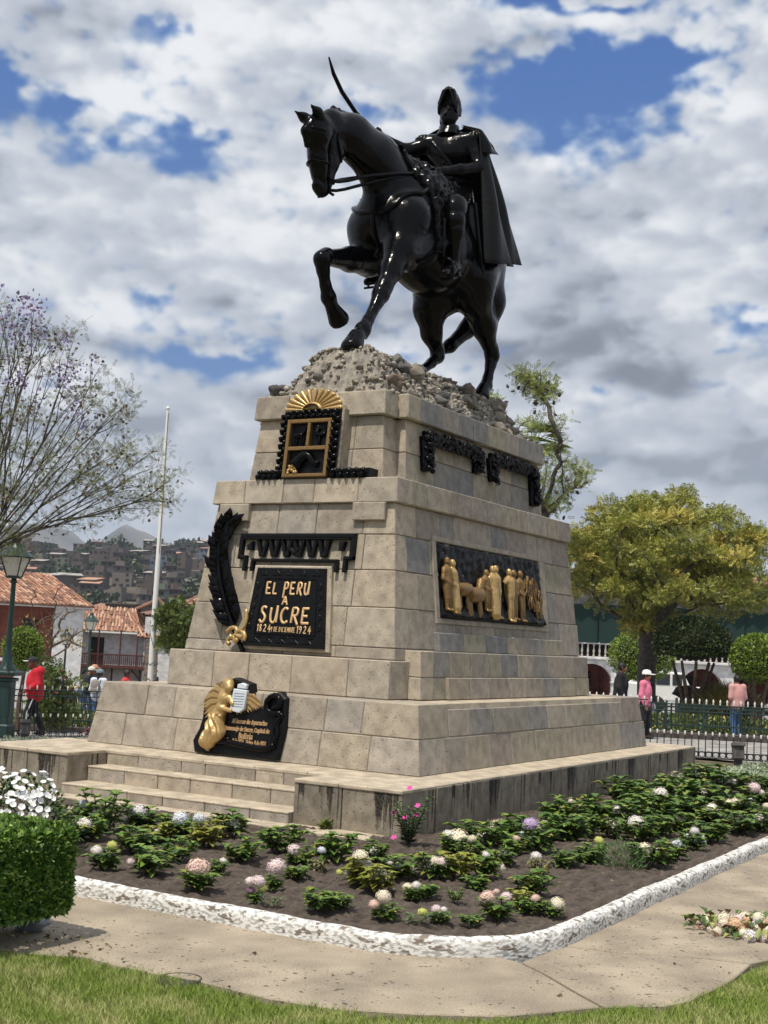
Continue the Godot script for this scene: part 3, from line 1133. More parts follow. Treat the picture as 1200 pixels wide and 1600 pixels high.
	# palm branch tied with a gold ribbon
	var pb := thing("palm_branch", "black bronze palm branch tied with a gold bow left of the tablet", "relief")
	var spine := [[-0.86, 2.60], [-1.05, 2.86], [-1.26, 3.2], [-1.5, 3.66], [-1.70, 4.15], [-1.76, 4.6], [-1.68, 4.95], [-1.56, 5.1]]
	sh = Shape.new()
	stroke(sh, c, spine, 0.05, 0.12, 7)
	part("stem", sh, M.bronze, pb)
	for k in 27:
		var f := k / 27.0
		var i := mini(int(lerpf(1.6, 6.99, f)), 6)
		var fr: float = lerpf(1.6, 6.99, f) - i
		var a := Vector2(spine[i][0], spine[i][1])
		var b := Vector2(spine[i + 1][0], spine[i + 1][1])
		var q := a.lerp(b, fr)
		var d := (b - a).normalized()
		for e: float in [-1.0, 1.0]:
			sh = Shape.new()
			var sd := Vector2(-d.y, d.x) * e
			var ln := (0.58 + vary(0.06)) * (1.0 - 0.45 * f) * (1.12 if e < 0.0 else 0.78)
			var dir := (d * 0.85 + sd * 0.55).normalized()
			var w := 0.10 + vary(0.012)
			var m := q + dir * ln * 0.5 + sd * 0.02
			var tip := q + dir * ln + d * 0.05
			var perp := Vector2(-dir.y, dir.x) * w
			var up := 0.08 + rng.randf() * 0.16
			var pts := [c.call(q.x, q.y, 0.05), c.call(m.x + perp.x, m.y + perp.y, 0.05 + up * 0.5), c.call(m.x, m.y, 0.11 + up), c.call(m.x - perp.x, m.y - perp.y, 0.05 + up * 0.5), c.call(tip.x, tip.y, 0.04 + up * 0.8)]
			var k0 := sh.v.size()
			for z in pts:
				sh.p(z)
			sh.face(k0, k0 + 2, k0 + 1)
			sh.face(k0 + 1, k0 + 2, k0 + 4)
			sh.face(k0, k0 + 3, k0 + 2)
			sh.face(k0 + 2, k0 + 3, k0 + 4)
			part("palm_leaflet", sh, M.bronze, pb)
	sh = Shape.new()
	for q in [[[-1.22, 2.95], [-1.12, 3.05], [-0.98, 3.02], [-1.0, 2.9], [-1.12, 2.84]], [[-1.02, 2.95], [-0.85, 3.02], [-0.80, 3.2], [-0.84, 3.38]], [[-1.1, 2.9], [-1.2, 2.78], [-1.12, 2.72]], [[-1.0, 2.9], [-0.84, 2.86], [-0.82, 2.98]], [[-1.05, 2.88], [-1.0, 2.76], [-0.95, 2.84]], [[-0.9, 2.98], [-0.78, 2.92], [-0.80, 2.8]]]:
		stroke(sh, c, q, 0.042, 0.22, 7)
	part("ribbon_bow", sh, M.gold, pb)


func make_coat_of_arms() -> void:
	var e := on_front(3.751, 0.104, 5.905)
	var t := thing("coat_of_arms", "gold framed three-field coat of arms under a gold sunburst on the upper pedestal", "relief")
	var sh := Shape.new()
	sh.prism(rect(-0.66, 5.92, 0.72, 7.26), e, -0.03, 0.31, 0.02)
	part("stone_housing", sh, M.stone[3], t)
	var arch := PackedVector2Array()
	for i in 15:
		var a := PI * i / 14.0
		arch.append(Vector2(0.03 + cos(a) * 0.66, 7.24 + sin(a) * 0.42))
	sh = Shape.new()
	sh.prism(arch, e, -0.2, 0.31, 0.02)
	part("stone_arch", sh, M.stone[2], t)
	sh = Shape.new()
	sh.prism(rect(-0.62, 5.93, 0.68, 7.24), e, 0.31, 0.34, 0.01)
	for s in [[-1.12, 5.92, -0.6, 6.08], [0.66, 5.92, 1.42, 6.09]]:
		sh.prism(rect(s[0], s[1], s[2], s[3]), e, -0.02, 0.33, 0.01)
	part("back_plate", sh, M.bronze_soft, t)
	sh = Shape.new()
	rope(sh, e, [[-1.08, 6.0], [-0.55, 6.0], [-0.55, 7.16], [0.61, 7.16], [0.61, 6.0], [1.38, 6.0]], 0.11, 0.36, 0.13)
	part("laurel_border", sh, M.bronze, t)
	# gold window frame
	for q in [rect(-0.46, 5.93, -0.385, 7.06), rect(0.465, 5.93, 0.54, 7.06), rect(-0.385, 6.985, 0.465, 7.06), rect(-0.385, 6.45, 0.465, 6.525), rect(-0.385, 5.93, 0.465, 5.995), rect(0.01, 6.525, 0.075, 6.985)]:
		sh = Shape.new()
		sh.prism(q, e, 0.34, 0.44, 0.012)
		part("gold_frame_bar", sh, M.gold_old, t)
	# sun rays
	for i in 13:
		var a := lerpf(0.06, PI - 0.06, i / 12.0)
		sh = Shape.new()
		var d := Vector2(cos(a), sin(a))
		var p0 := Vector2(0.03, 7.25) + d * Vector2(0.2, 0.14)
		var p1 := Vector2(0.03, 7.25) + d * Vector2(0.62, 0.40)
		sh.tube(PackedVector3Array([e.call(p0.x, p0.y, 0.34), e.call(p1.x, p1.y, 0.33), e.call(p1.x + d.x * 0.02, p1.y + d.y * 0.015, 0.30)]), PackedFloat32Array([0.016 * S, 0.058 * S, 0.03 * S]), 8)
		part("sun_ray", sh, M.gold, t)
	var disc := PackedVector2Array()
	for i in 13:
		var a := PI * i / 12.0
		disc.append(Vector2(0.03 + cos(a) * 0.22, 7.25 + sin(a) * 0.15))
	sh = Shape.new()
	sh.prism(disc, e, 0.3, 0.42, 0.03)
	part("sun_disc", sh, M.gold, t)
	# fields: vicuna, tree, horn of plenty
	sh = Shape.new()
	stroke(sh, e, [[-0.28, 6.74], [-0.12, 6.76]], 0.06, 0.37, 7)
	for x in [-0.29, -0.24, -0.14, -0.09]:
		stroke(sh, e, [[x, 6.72], [x - 0.01, 6.56]], 0.018, 0.37, 5)
	stroke(sh, e, [[-0.11, 6.77], [-0.06, 6.9], [-0.03, 6.93]], 0.03, 0.37, 6)
	part("animal_relief", sh, M.bronze, t)
	sh = Shape.new()
	stroke(sh, e, [[0.27, 6.55], [0.27, 6.75]], 0.025, 0.37, 6)
	for i in 12:
		var a := TAU * i / 12.0
		stroke(sh, e, [[0.27 + cos(a) * 0.05, 6.82 + sin(a) * 0.04], [0.27 + cos(a) * 0.14, 6.82 + sin(a) * 0.11]], 0.035, 0.37, 5)
	part("tree_relief", sh, M.bronze, t)
	sh = Shape.new()
	var path := PackedVector3Array()
	var rad := PackedFloat32Array()
	for i in 22:
		var f := i / 21.0
		var x := lerpf(-0.2, 0.36, f)
		var y := 6.16 + 0.20 * sin(PI * minf(f * 1.25, 1.0)) - 0.02 * f + (0.10 * (f - 0.75) * 4.0 if f > 0.75 else 0.0)
		path.append(e.call(x - (0.08 * (f - 0.85) * 6.0 if f > 0.85 else 0.0), y, 0.38))
		rad.append(lerpf(0.12, 0.035, f) * (1.0 + 0.14 * (i % 2)) * S)
	sh.tube(path, rad, 9)
	part("horn_relief", sh, M.bronze, t)
	sh = Shape.new()
	for i in 22:
		sh.ball(e.call(-0.21 + vary(0.12), 6.09 + vary(0.09), 0.42 + vary(0.02)), Vector3.ONE * 0.032 * S, 7, 5)
	part("gold_coins", sh, M.gold, t)


func make_garlands() -> void:
	var r := on_right(1.727, 0.104, 5.905)
	var rows := [
		[[-2.5, 6.22], [-2.5, 6.90], [-0.2, 6.90], [-0.25, 6.50]],
		[[0.52, 6.42], [0.48, 6.92], [2.70, 6.92], [2.64, 6.14]],
	]
	for g in 2:
		var t := thing("bronze_garland", ["black bronze garland of fruit and leaves, the one nearer the front corner", "black bronze garland with one long hanging end, nearer the back of the pedestal"][g], "relief", Vector3.ZERO, 0.0, "garlands on the right side")
		for i in 3:
			var a := Vector2(rows[g][i][0], rows[g][i][1])
			var b := Vector2(rows[g][i + 1][0], rows[g][i + 1][1])
			var sh := Shape.new()
			var n := maxi(3, int((b - a).length() / 0.06))
			sh.tube(PackedVector3Array([r.call(a.x, a.y, 0.05), r.call(b.x, b.y, 0.05)]), PackedFloat32Array([0.13 * S]), 8)
			for k in n * 7:
				var q := a.lerp(b, rng.randf())
				var s := (b - a).normalized().orthogonal() * vary(0.11)
				var w := 0.045 + rng.randf() * 0.04
				var at: Vector3 = r.call(q.x + s.x, q.y + s.y, 0.12 + sqrt(maxf(0.0, 0.014 - s.length_squared())) * 0.6)
				if k % 3 == 0:
					sh.ball(at, Vector3.ONE * w * 0.8 * S, 7, 5)
				else:
					var d := (Vector3(0.5, vary(1), vary(1))).normalized()
					sh.leaf(at, d, Vector3.RIGHT, w * 1.7 * S, w * 1.4 * S, 0.3, 0.9)
			part(["hanging_end", "swag", "hanging_end"][i], sh, M.bronze, t)


func make_battle_relief() -> void:
	var r := on_right(2.343, 0.12, 2.59)
	var t := thing("figure_relief", "black bronze panel with gold standing figures and animals on the pedestal side", "relief")
	for q in [rect(-2.76, 4.86, 2.52, 4.96), rect(-2.78, 3.30, 2.6, 3.40), rect(-2.78, 3.40, -2.62, 4.86), rect(2.3, 3.40, 2.58, 4.86)]:
		var sf := Shape.new()
		sf.prism(q, r, -0.04, 0.035, 0.012)
		part("stone_frame", sf, M.stone_side[2], t)
	# modelled ground: uneven sheet with height noise
	noise.seed = 9
	noise.frequency = 1.0
	noise.fractal_octaves = 4
	var sh := Shape.new()
	var nh := 90
	var ny := 30
	for j in ny + 1:
		for i in nh + 1:
			var h := lerpf(-2.62, 2.30, i / float(nh))
			var y := lerpf(3.40, 4.86, j / float(ny))
			var o := 0.03 + 0.06 * noise.get_noise_2d(h * 4.0, y * 5.0) + 0.05 * absf(noise.get_noise_2d(h * 9.0, y * 9.0)) + (0.10 * (1.0 - ss(3.4, 3.75, y)))
			if i == 0 or i == nh or j == 0 or j == ny:
				o = -0.03
			sh.p(r.call(h, y, maxf(o, -0.03)))
	for j in ny:
		for i in nh:
			var a := j * (nh + 1) + i
			sh.face(a, a + 1, a + nh + 2)
			sh.face(a, a + nh + 2, a + nh + 1)
	part("relief_ground", sh, M.bronze_soft, t)
	# gold standing figures: height on the panel, h position, top y, feet y
	for q in [[-2.42, 4.57, 3.56, 0], [-2.15, 4.55, 3.52, 1], [-0.72, 4.45, 3.62, 2], [-0.42, 4.56, 3.48, 3], [-0.22, 4.58, 3.50, 4], [0.42, 4.56, 3.46, 5], [0.62, 4.55, 3.5, 6], [1.0, 4.56, 3.48, 7]]:
		var fg := Field.new()
		fg.setup(Vector3(-0.36, -0.05, -0.12), Vector3(0.36, 1.16, 0.26), 0.022)
		var hh: float = (q[1] - q[2])
		var k := hh / 1.08
		var lean: float = [0.02, -0.03, 0.02, 0.03, -0.02, 0.0, 0.02, -0.02][q[3]]
		var wide: float = [0.11, 0.11, 0.09, 0.13, 0.12, 0.13, 0.10, 0.09][q[3]]
		fg.bone(Vector3(lean, 0.99 * k, 0.09), Vector3(lean, 1.03 * k, 0.09), 0.062, 0.055, 0.02)
		fg.bone(Vector3(lean, 0.9 * k, 0.07), Vector3(lean, 0.96 * k, 0.08), 0.04, 0.04, 0.03)
		fg.bone(Vector3(lean - wide * 0.6, 0.83 * k, 0.06), Vector3(lean + wide * 0.6, 0.83 * k, 0.06), 0.065, 0.065, 0.04)
		fg.bone(Vector3(lean, 0.8 * k, 0.07), Vector3(0, 0.52 * k, 0.07), wide * 0.95, wide * 0.8, 0.04)
		if q[3] in [1, 3]:  # robed
			fg.bone(Vector3(0, 0.5 * k, 0.07), Vector3(0.0, 0.12 * k, 0.06), wide * 0.95, wide * 1.15, 0.04)
		for e: float in [-1.0, 1.0]:
			fg.bone(Vector3(e * 0.05, 0.5 * k, 0.06), Vector3(e * 0.055, 0.26 * k, 0.07), 0.072, 0.05, 0.03)
			fg.bone(Vector3(e * 0.055, 0.26 * k, 0.07), Vector3(e * 0.055, 0.03, 0.06), 0.048, 0.036, 0.02)
			fg.bone(Vector3(e * 0.055, 0.02, 0.06), Vector3(e * 0.07, 0.01, 0.13), 0.035, 0.028, 0.02)
			var out: bool = q[3] == 5 and e < 0.0
			var el := Vector3(lean + e * (wide + 0.05), 0.64 * k, 0.06) if not out else Vector3(-0.24, 0.78 * k, 0.08)
			var ha := Vector3(lean + e * wide * 0.5, 0.56 * k, 0.14) if not out else Vector3(-0.34, 0.77 * k, 0.1)
			fg.bone(Vector3(lean + e * wide, 0.82 * k, 0.06), el, 0.045, 0.04, 0.03)
			fg.bone(el, ha, 0.04, 0.03, 0.02)
		var tmp := Shape.new()
		fg.net(tmp)
		var fs := Shape.new()
		for a in tmp.v:
			fs.p(r.call(q[0] + a.x, q[2] + a.y, 0.05 + a.z))
		fs.ix = tmp.ix
		part("gold_figure", fs, M.gold if q[3] in [1, 3, 4, 5] else M.gold_old, t)
	for q in [[-1.75, 3.98, 1.0, -1.0], [-1.28, 3.9, 1.15, 1.0]]:  # two pack animals
		var an := Shape.new()
		var s: float = q[2] * 0.26
		var d: float = q[3]
		for w in [[[-0.9, 0.0], [0.9, 0.1], 0.55], [[0.9 * d, 0.2], [1.25 * d, 1.1], 0.3], [[1.25 * d, 1.15], [1.6 * d, 0.95], 0.2], [[-0.8, -0.2], [-0.85, -1.4], 0.17], [[-0.55, -0.2], [-0.5, -1.35], 0.15], [[0.65, -0.2], [0.7, -1.4], 0.17], [[0.9, -0.2], [1.0, -1.3], 0.15], [[-0.9 * d, 0.2], [-1.1 * d, -0.5], 0.1]]:
			stroke(an, r, [[q[0] + w[0][0] * s, q[1] + w[0][1] * s], [q[0] + w[1][0] * s, q[1] + w[1][1] * s]], w[2] * s * 0.95, 0.10, 8)
		part("gold_animal", an, M.gold_old, t)
	var bush := Shape.new()
	for i in 150:
		var a := rng.randf() * TAU
		var rr := sqrt(rng.randf())
		var h := 1.62 + cos(a) * 0.42 * rr + 0.1
		var y := 4.12 + sin(a) * 0.34 * rr - (h - 1.7) * 0.45
		stroke(bush, r, [[h, y], [h + vary(0.1), y - 0.12 - rng.randf() * 0.08]], 0.018, 0.07 + rng.randf() * 0.05, 4)
	part("gold_foliage", bush, M.gold_old, t)


func make_angel_plaque() -> void:
	var f := on_front(5.613, 0.149, 0.763)
	var t := thing("angel_plaque", "black bronze plaque with a gold winged figure holding a white tablet", "plaque")
	var sh := Shape.new()
	sh.prism(poly([-0.93, 0.80, 0.86, 0.80, 0.93, 1.35, 0.90, 1.62, 0.88, 1.85, 0.72, 1.96, 0.52, 1.88, 0.42, 1.66, 0.2, 1.72, 0.1, 2.06, -0.25, 2.15, -0.62, 2.04, -0.88, 1.74, -0.86, 1.4, -0.90, 1.2, -1.0, 1.0]), f, -0.05, 0.13, 0.03)
	part("plate", sh, M.bronze_soft, t)
	sh = Shape.new()
	stroke(sh, f, [[-0.66, 0.94], [-0.4, 1.05], [0.2, 0.98], [0.62, 0.96], [0.8, 1.06]], 0.06, 0.15, 8)
	stroke(sh, f, [[0.8, 1.06], [0.72, 1.3], [0.82, 1.5], [0.86, 1.6]], 0.05, 0.14, 7)
	stroke(sh, f, [[0.86, 1.6], [0.60, 1.58], [0.50, 1.74], [0.62, 1.90], [0.80, 1.86], [0.80, 1.70], [0.68, 1.68]], 0.055, 0.17, 8)
	stroke(sh, f, [[0.75, 1.45], [0.84, 1.25], [0.78, 1.1]], 0.04, 0.15, 6)
	part("scroll_relief", sh, M.bronze, t)
	var k := 0.52
	for e: float in [-1.0, 1.0]:  # wings of overlapping feathers
		for i in 12:
			var w := Shape.new()
			var fr := i / 11.0
			var root := Vector2(-0.40 + 0.28 * (e + 1.0) * 0.5, 1.90 - fr * 0.22)
			var tip := Vector2(-0.62 - 0.25 * sin(fr * 2.4), 2.02 - fr * 0.62) if e < 0.0 else Vector2(0.46 - fr * fr * 0.55, 1.72 - fr * 0.22)
			var m := root.lerp(tip, 0.6) + Vector2(0, 0.05)
			var pr := (tip - root).normalized().orthogonal() * 0.055
			var o := 0.14 + 0.05 * (1.0 - fr)
			for z in [[root, 0.05], [m + pr, 0.0], [m, 0.035], [m - pr, 0.0], [tip, 0.0]]:
				w.p(f.call(z[0].x, z[0].y, o + z[1]))
			w.face(0, 2, 1)
			w.face(1, 2, 4)
			w.face(0, 3, 2)
			w.face(2, 3, 4)
			part("wing_feather", w, M.gold if i % 3 else M.gold_old, t)
	var fg := Field.new()
	fg.setup(Vector3(-1.0, 0.75, -0.15), Vector3(0.15, 2.2, 0.4), 0.02)
	fg.chain([[-0.30, 2.03, 0.16, 0.095], [-0.27, 1.97, 0.18, 0.085]], 0.03)
	fg.chain([[-0.36, 2.05, 0.13, 0.09], [-0.44, 1.92, 0.11, 0.07]], 0.04)
	fg.chain([[-0.33, 1.93, 0.13, 0.06], [-0.36, 1.80, 0.12, 0.13], [-0.40, 1.62, 0.12, 0.11], [-0.46, 1.48, 0.12, 0.13], [-0.52, 1.25, 0.13, 0.13], [-0.62, 1.02, 0.12, 0.13], [-0.60, 0.88, 0.1, 0.05]], 0.05)
	fg.chain([[-0.42, 1.84, 0.16, 0.06], [-0.40, 1.62, 0.20, 0.05], [-0.14, 1.58, 0.22, 0.04]], 0.03)
	fg.chain([[-0.25, 1.8, 0.15, 0.06], [-0.13, 1.70, 0.2, 0.045]], 0.03)
	fg.chain([[-0.45, 1.42, 0.16, 0.1], [-0.36, 1.18, 0.16, 0.11], [-0.55, 0.98, 0.14, 0.09]], 0.05)
	fg.chain([[-0.62, 1.46, 0.12, 0.06], [-0.6, 1.3, 0.12, 0.08], [-0.68, 1.1, 0.1, 0.07], [-0.72, 0.98, 0.1, 0.05]], 0.05)
	var tmp := Shape.new()
	fg.net(tmp)
	var an := Shape.new()
	for a in tmp.v:
		var fold := 0.028 * sin((a.x * 0.8 + a.y * 0.35) * 52.0 + 2.0 * sin(a.y * 9.0)) if a.y < 1.5 else 0.0
		an.p(f.call(a.x, a.y, a.z + 0.06 + fold))
	an.ix = tmp.ix
	part("gold_figure", an, M.gold, t)
	sh = Shape.new()
	sh.prism(poly([-0.18, 1.62, -0.12, 1.57, 0.03, 1.55, 0.12, 1.62, 0.14, 1.95, -0.16, 1.96]), f, 0.2, 0.27, 0.012)
	sh.prism(poly([-0.10, 1.97, 0.09, 1.97, 0.10, 2.04, 0.0, 2.07, -0.10, 2.04]), f, 0.18, 0.25, 0.012)
	part("white_tablet", sh, M.silver, t)
	sh = Shape.new()
	for i in 6:
		var y := 1.88 - i * 0.045
		stroke(sh, f, [[-0.12, y], [0.10, y]], 0.005, 0.27, 4)
	part("tablet_lines", sh, M.dark_iron, t)
	var face := SystemFont.new()
	face.font_names = PackedStringArray(["Droid Serif"])
	face.font_italic = false
	for q in [["Al heroe de Ayacucho", 0.20, 1.40, 0.75], ["Homenaje de Sucre, Capital de", 0.16, 1.27, 0.98], ["Bolivia", 0.16, 1.155, 0.30], ["Dcbre. 9 de 1824 - Dcbre. 9 de 1924", 0.16, 1.045, 0.90]]:
		var tm := TextMesh.new()
		tm.text = q[0]
		tm.font = face
		tm.font_size = 48
		tm.depth = 0.6
		tm.pixel_size = 0.01
		var o := MeshInstance3D.new()
		o.name = "lettering"
		o.mesh = tm
		var bx := tm.get_aabb()
		var sc: float = q[3] * S / maxf(bx.size.x, 0.01)
		var at: Vector3 = f.call(q[1], q[2], 0.14)
		var tilt := Basis(Vector3.RIGHT, -atan(0.149))
		o.material_override = M.gold_letter
		t.add_child(o, true)
		o.transform = Transform3D(tilt * Basis.from_scale(Vector3(sc, 0.105 * S / maxf(bx.size.y, 0.01), 0.02)), at - tilt * Vector3((bx.position.x + bx.size.x * 0.5) * sc, 0, 0))


# ------------------------------------------------------------------ rock mound and rider
func mound_height(x: float, z: float) -> float:
	var a := absf(x) / 1.6
	var side := clampf(1.5 * (1.0 - a * a * 1.6), 0.0, 1.0) if x > 0.0 else clampf(1.25 * (1.0 - pow(a * 1.3, 1.2)), 0.0, 1.0)
	var b := absf(z) / (3.62 if z > 0.0 else 3.12)
	return 7.60 + 0.97 * side * clampf(2.2 * (1.0 - pow(b, 6.0)), 0.0, 1.0)


func lump(r: Vector3, sd: int, rough := 0.28) -> Shape:  # a stone: dented ball
	var sh := Shape.new()
	noise.seed = sd
	noise.frequency = 1.0
	noise.fractal_octaves = 2
	sh.ball(Vector3.ZERO, Vector3.ONE, 9, 7)
	for i in sh.v.size():
		var q := sh.v[i]
		var w := 1.0 + noise.get_noise_3dv(q * 1.3) * rough * 2.2 + noise.get_noise_3dv(q * 3.1) * rough * 0.7
		sh.v[i] = q * w * r
	return sh


func make_mound() -> void:
	var t := thing("rock_mound", "rough mound of grey and brown stones under the hooves of the horse", "rocks")
	noise.seed = 21
	noise.frequency = 1.0
	noise.fractal_octaves = 4
	var sh := Shape.new()
	var n := 110
	var m := 190
	for j in m + 1:
		for i in n + 1:
			var x := lerpf(-1.56, 1.56, i / float(n))
			var z := lerpf(-3.12, 3.64, j / float(m))
			if absf(z) > 3.15 and absf(x) > 1.40:
				x = signf(x) * 1.40
			var y := mound_height(x, z)
			var w := ss(7.6, 7.8, y)
			var q := Vector3(x, y, z)
			var bump := absf(noise.get_noise_3dv(q * 4.0)) * 0.20 + noise.get_noise_3dv(q * 10.0) * 0.09 - 0.06
			sh.p(Vector3(x + noise.get_noise_3dv(q * 6.0 + Vector3(9, 0, 0)) * 0.05 * w, minf(y + bump * (0.35 + 0.65 * w), 8.62), z) * S)
	for j in m:
		for i in n:
			var a := j * (n + 1) + i
			sh.face(a, a + n + 2, a + 1)
			sh.face(a, a + n + 1, a + n + 2)
	part("conglomerate", sh, M.conglomerate, t)
	var kinds := []
	for i in 10:
		kinds.append(lump(Vector3(1.0 + vary(0.25), 0.62 + vary(0.12), 0.85 + vary(0.2)) * S, 100 + i))
	var meshes := []
	for k in kinds:
		meshes.append(k.mesh(M.rock[0]))
	for i in 150:
		var x: float
		var z: float
		if i < 95:
			x = 0.5 + rng.randf() * 0.85
			z = 2.75 - rng.randf() * 5.9
		elif i < 125:
			x = vary(1.3)
			z = vary(3.0)
		else:
			x = vary(1.3)
			z = 2.9 + rng.randf() * 0.65
		var r := 0.07 + pow(rng.randf(), 2.2) * 0.19
		if i > 125:
			r *= 0.6
		if absf(x - 0.33) < 0.35 and absf(z - 3.1) < 0.5:
			continue
		var o := shared("mound_stone", meshes[i % 10], t, Transform3D(Basis.from_euler(Vector3(vary(0.5), rng.randf() * TAU, vary(0.5))) * Basis.from_scale(Vector3.ONE * r), Vector3(minf(x, 1.58 - r), mound_height(x, z) - r * 0.1, clampf(z, -3.05, 3.6 - r)) * S))
		o.material_override = pick(M.rock)
	var small := []
	var tones := []
	for i in 2600:
		var x := vary(1.5)
		var z := rng.randf_range(-3.1, 3.62)
		var r := 0.02 + pow(rng.randf(), 2.0) * 0.055
		small.append(Transform3D(Basis.from_euler(Vector3(rng.randf() * 6.0, rng.randf() * 6.0, 0)) * Basis.from_scale(Vector3.ONE * r), Vector3(x, minf(mound_height(x, z) + 0.03, 8.60), z) * S))
		var g := 0.5 + rng.randf() * 0.6
		tones.append(Color(g, g * 0.97, g * 0.92))
	var pebble := lump(Vector3(1.0, 0.7, 0.9) * S, 140).mesh(M.pebble)
	scatter("pebbles", pebble, small, t, tones)
	for q in [[-1.12, 7.78, 3.42, 0.20, 4], [-1.32, 7.75, 3.2, 0.17, 1], [0.95, 7.85, 3.32, 0.22, 5], [1.15, 7.9, 2.9, 0.24, 3], [0.75, 8.05, 3.3, 0.17, 4]]:
		var o := shared("mound_stone", meshes[q[4]], t, Transform3D(Basis.from_euler(Vector3(0.3, q[3] * 20.0, 0.2)) * Basis.from_scale(Vector3.ONE * q[3]), Vector3(q[0], q[1], q[2]) * S))
		o.material_override = M.rock[q[4]]


const V3 := Vector3.ZERO


func strap(sh: Shape, pts: Array, r: float) -> void:
	var p := PackedVector3Array()
	for q in pts:
		p.append(Vector3(q[0], q[1], q[2]) * S)
	var c := PackedVector3Array([p[0]])
	for i in p.size() - 1:
		c.append(p[i].lerp(p[i + 1], 0.25))
		c.append(p[i].lerp(p[i + 1], 0.75))
	c.append(p[-1])
	sh.tube(c, PackedFloat32Array([r * S]), 7)


func hugging(hf: Field, pts: Array, off: float, r: float) -> Array:  # a strap laid on the horse: resampled, then drawn to the skin
	var out := []
	for i in pts.size() - 1:
		for k in 6:
			var q := Vector3(pts[i][0], pts[i][1], pts[i][2]).lerp(Vector3(pts[i + 1][0], pts[i + 1][1], pts[i + 1][2]), k / 6.0)
			for n in 4:
				var e := hf.h
				var c := hf.at(q)
				if absf(c) > 0.6:
					break
				var g := Vector3(hf.at(q + Vector3(e, 0, 0)) - hf.at(q - Vector3(e, 0, 0)), hf.at(q + Vector3(0, e, 0)) - hf.at(q - Vector3(0, e, 0)), hf.at(q + Vector3(0, 0, e)) - hf.at(q - Vector3(0, 0, e)))
				if g.length() < 0.001:
					break
				q -= g.normalized() * (c - off)
			out.append([q.x, q.y, q.z])
	out.append(pts[-1])
	return out


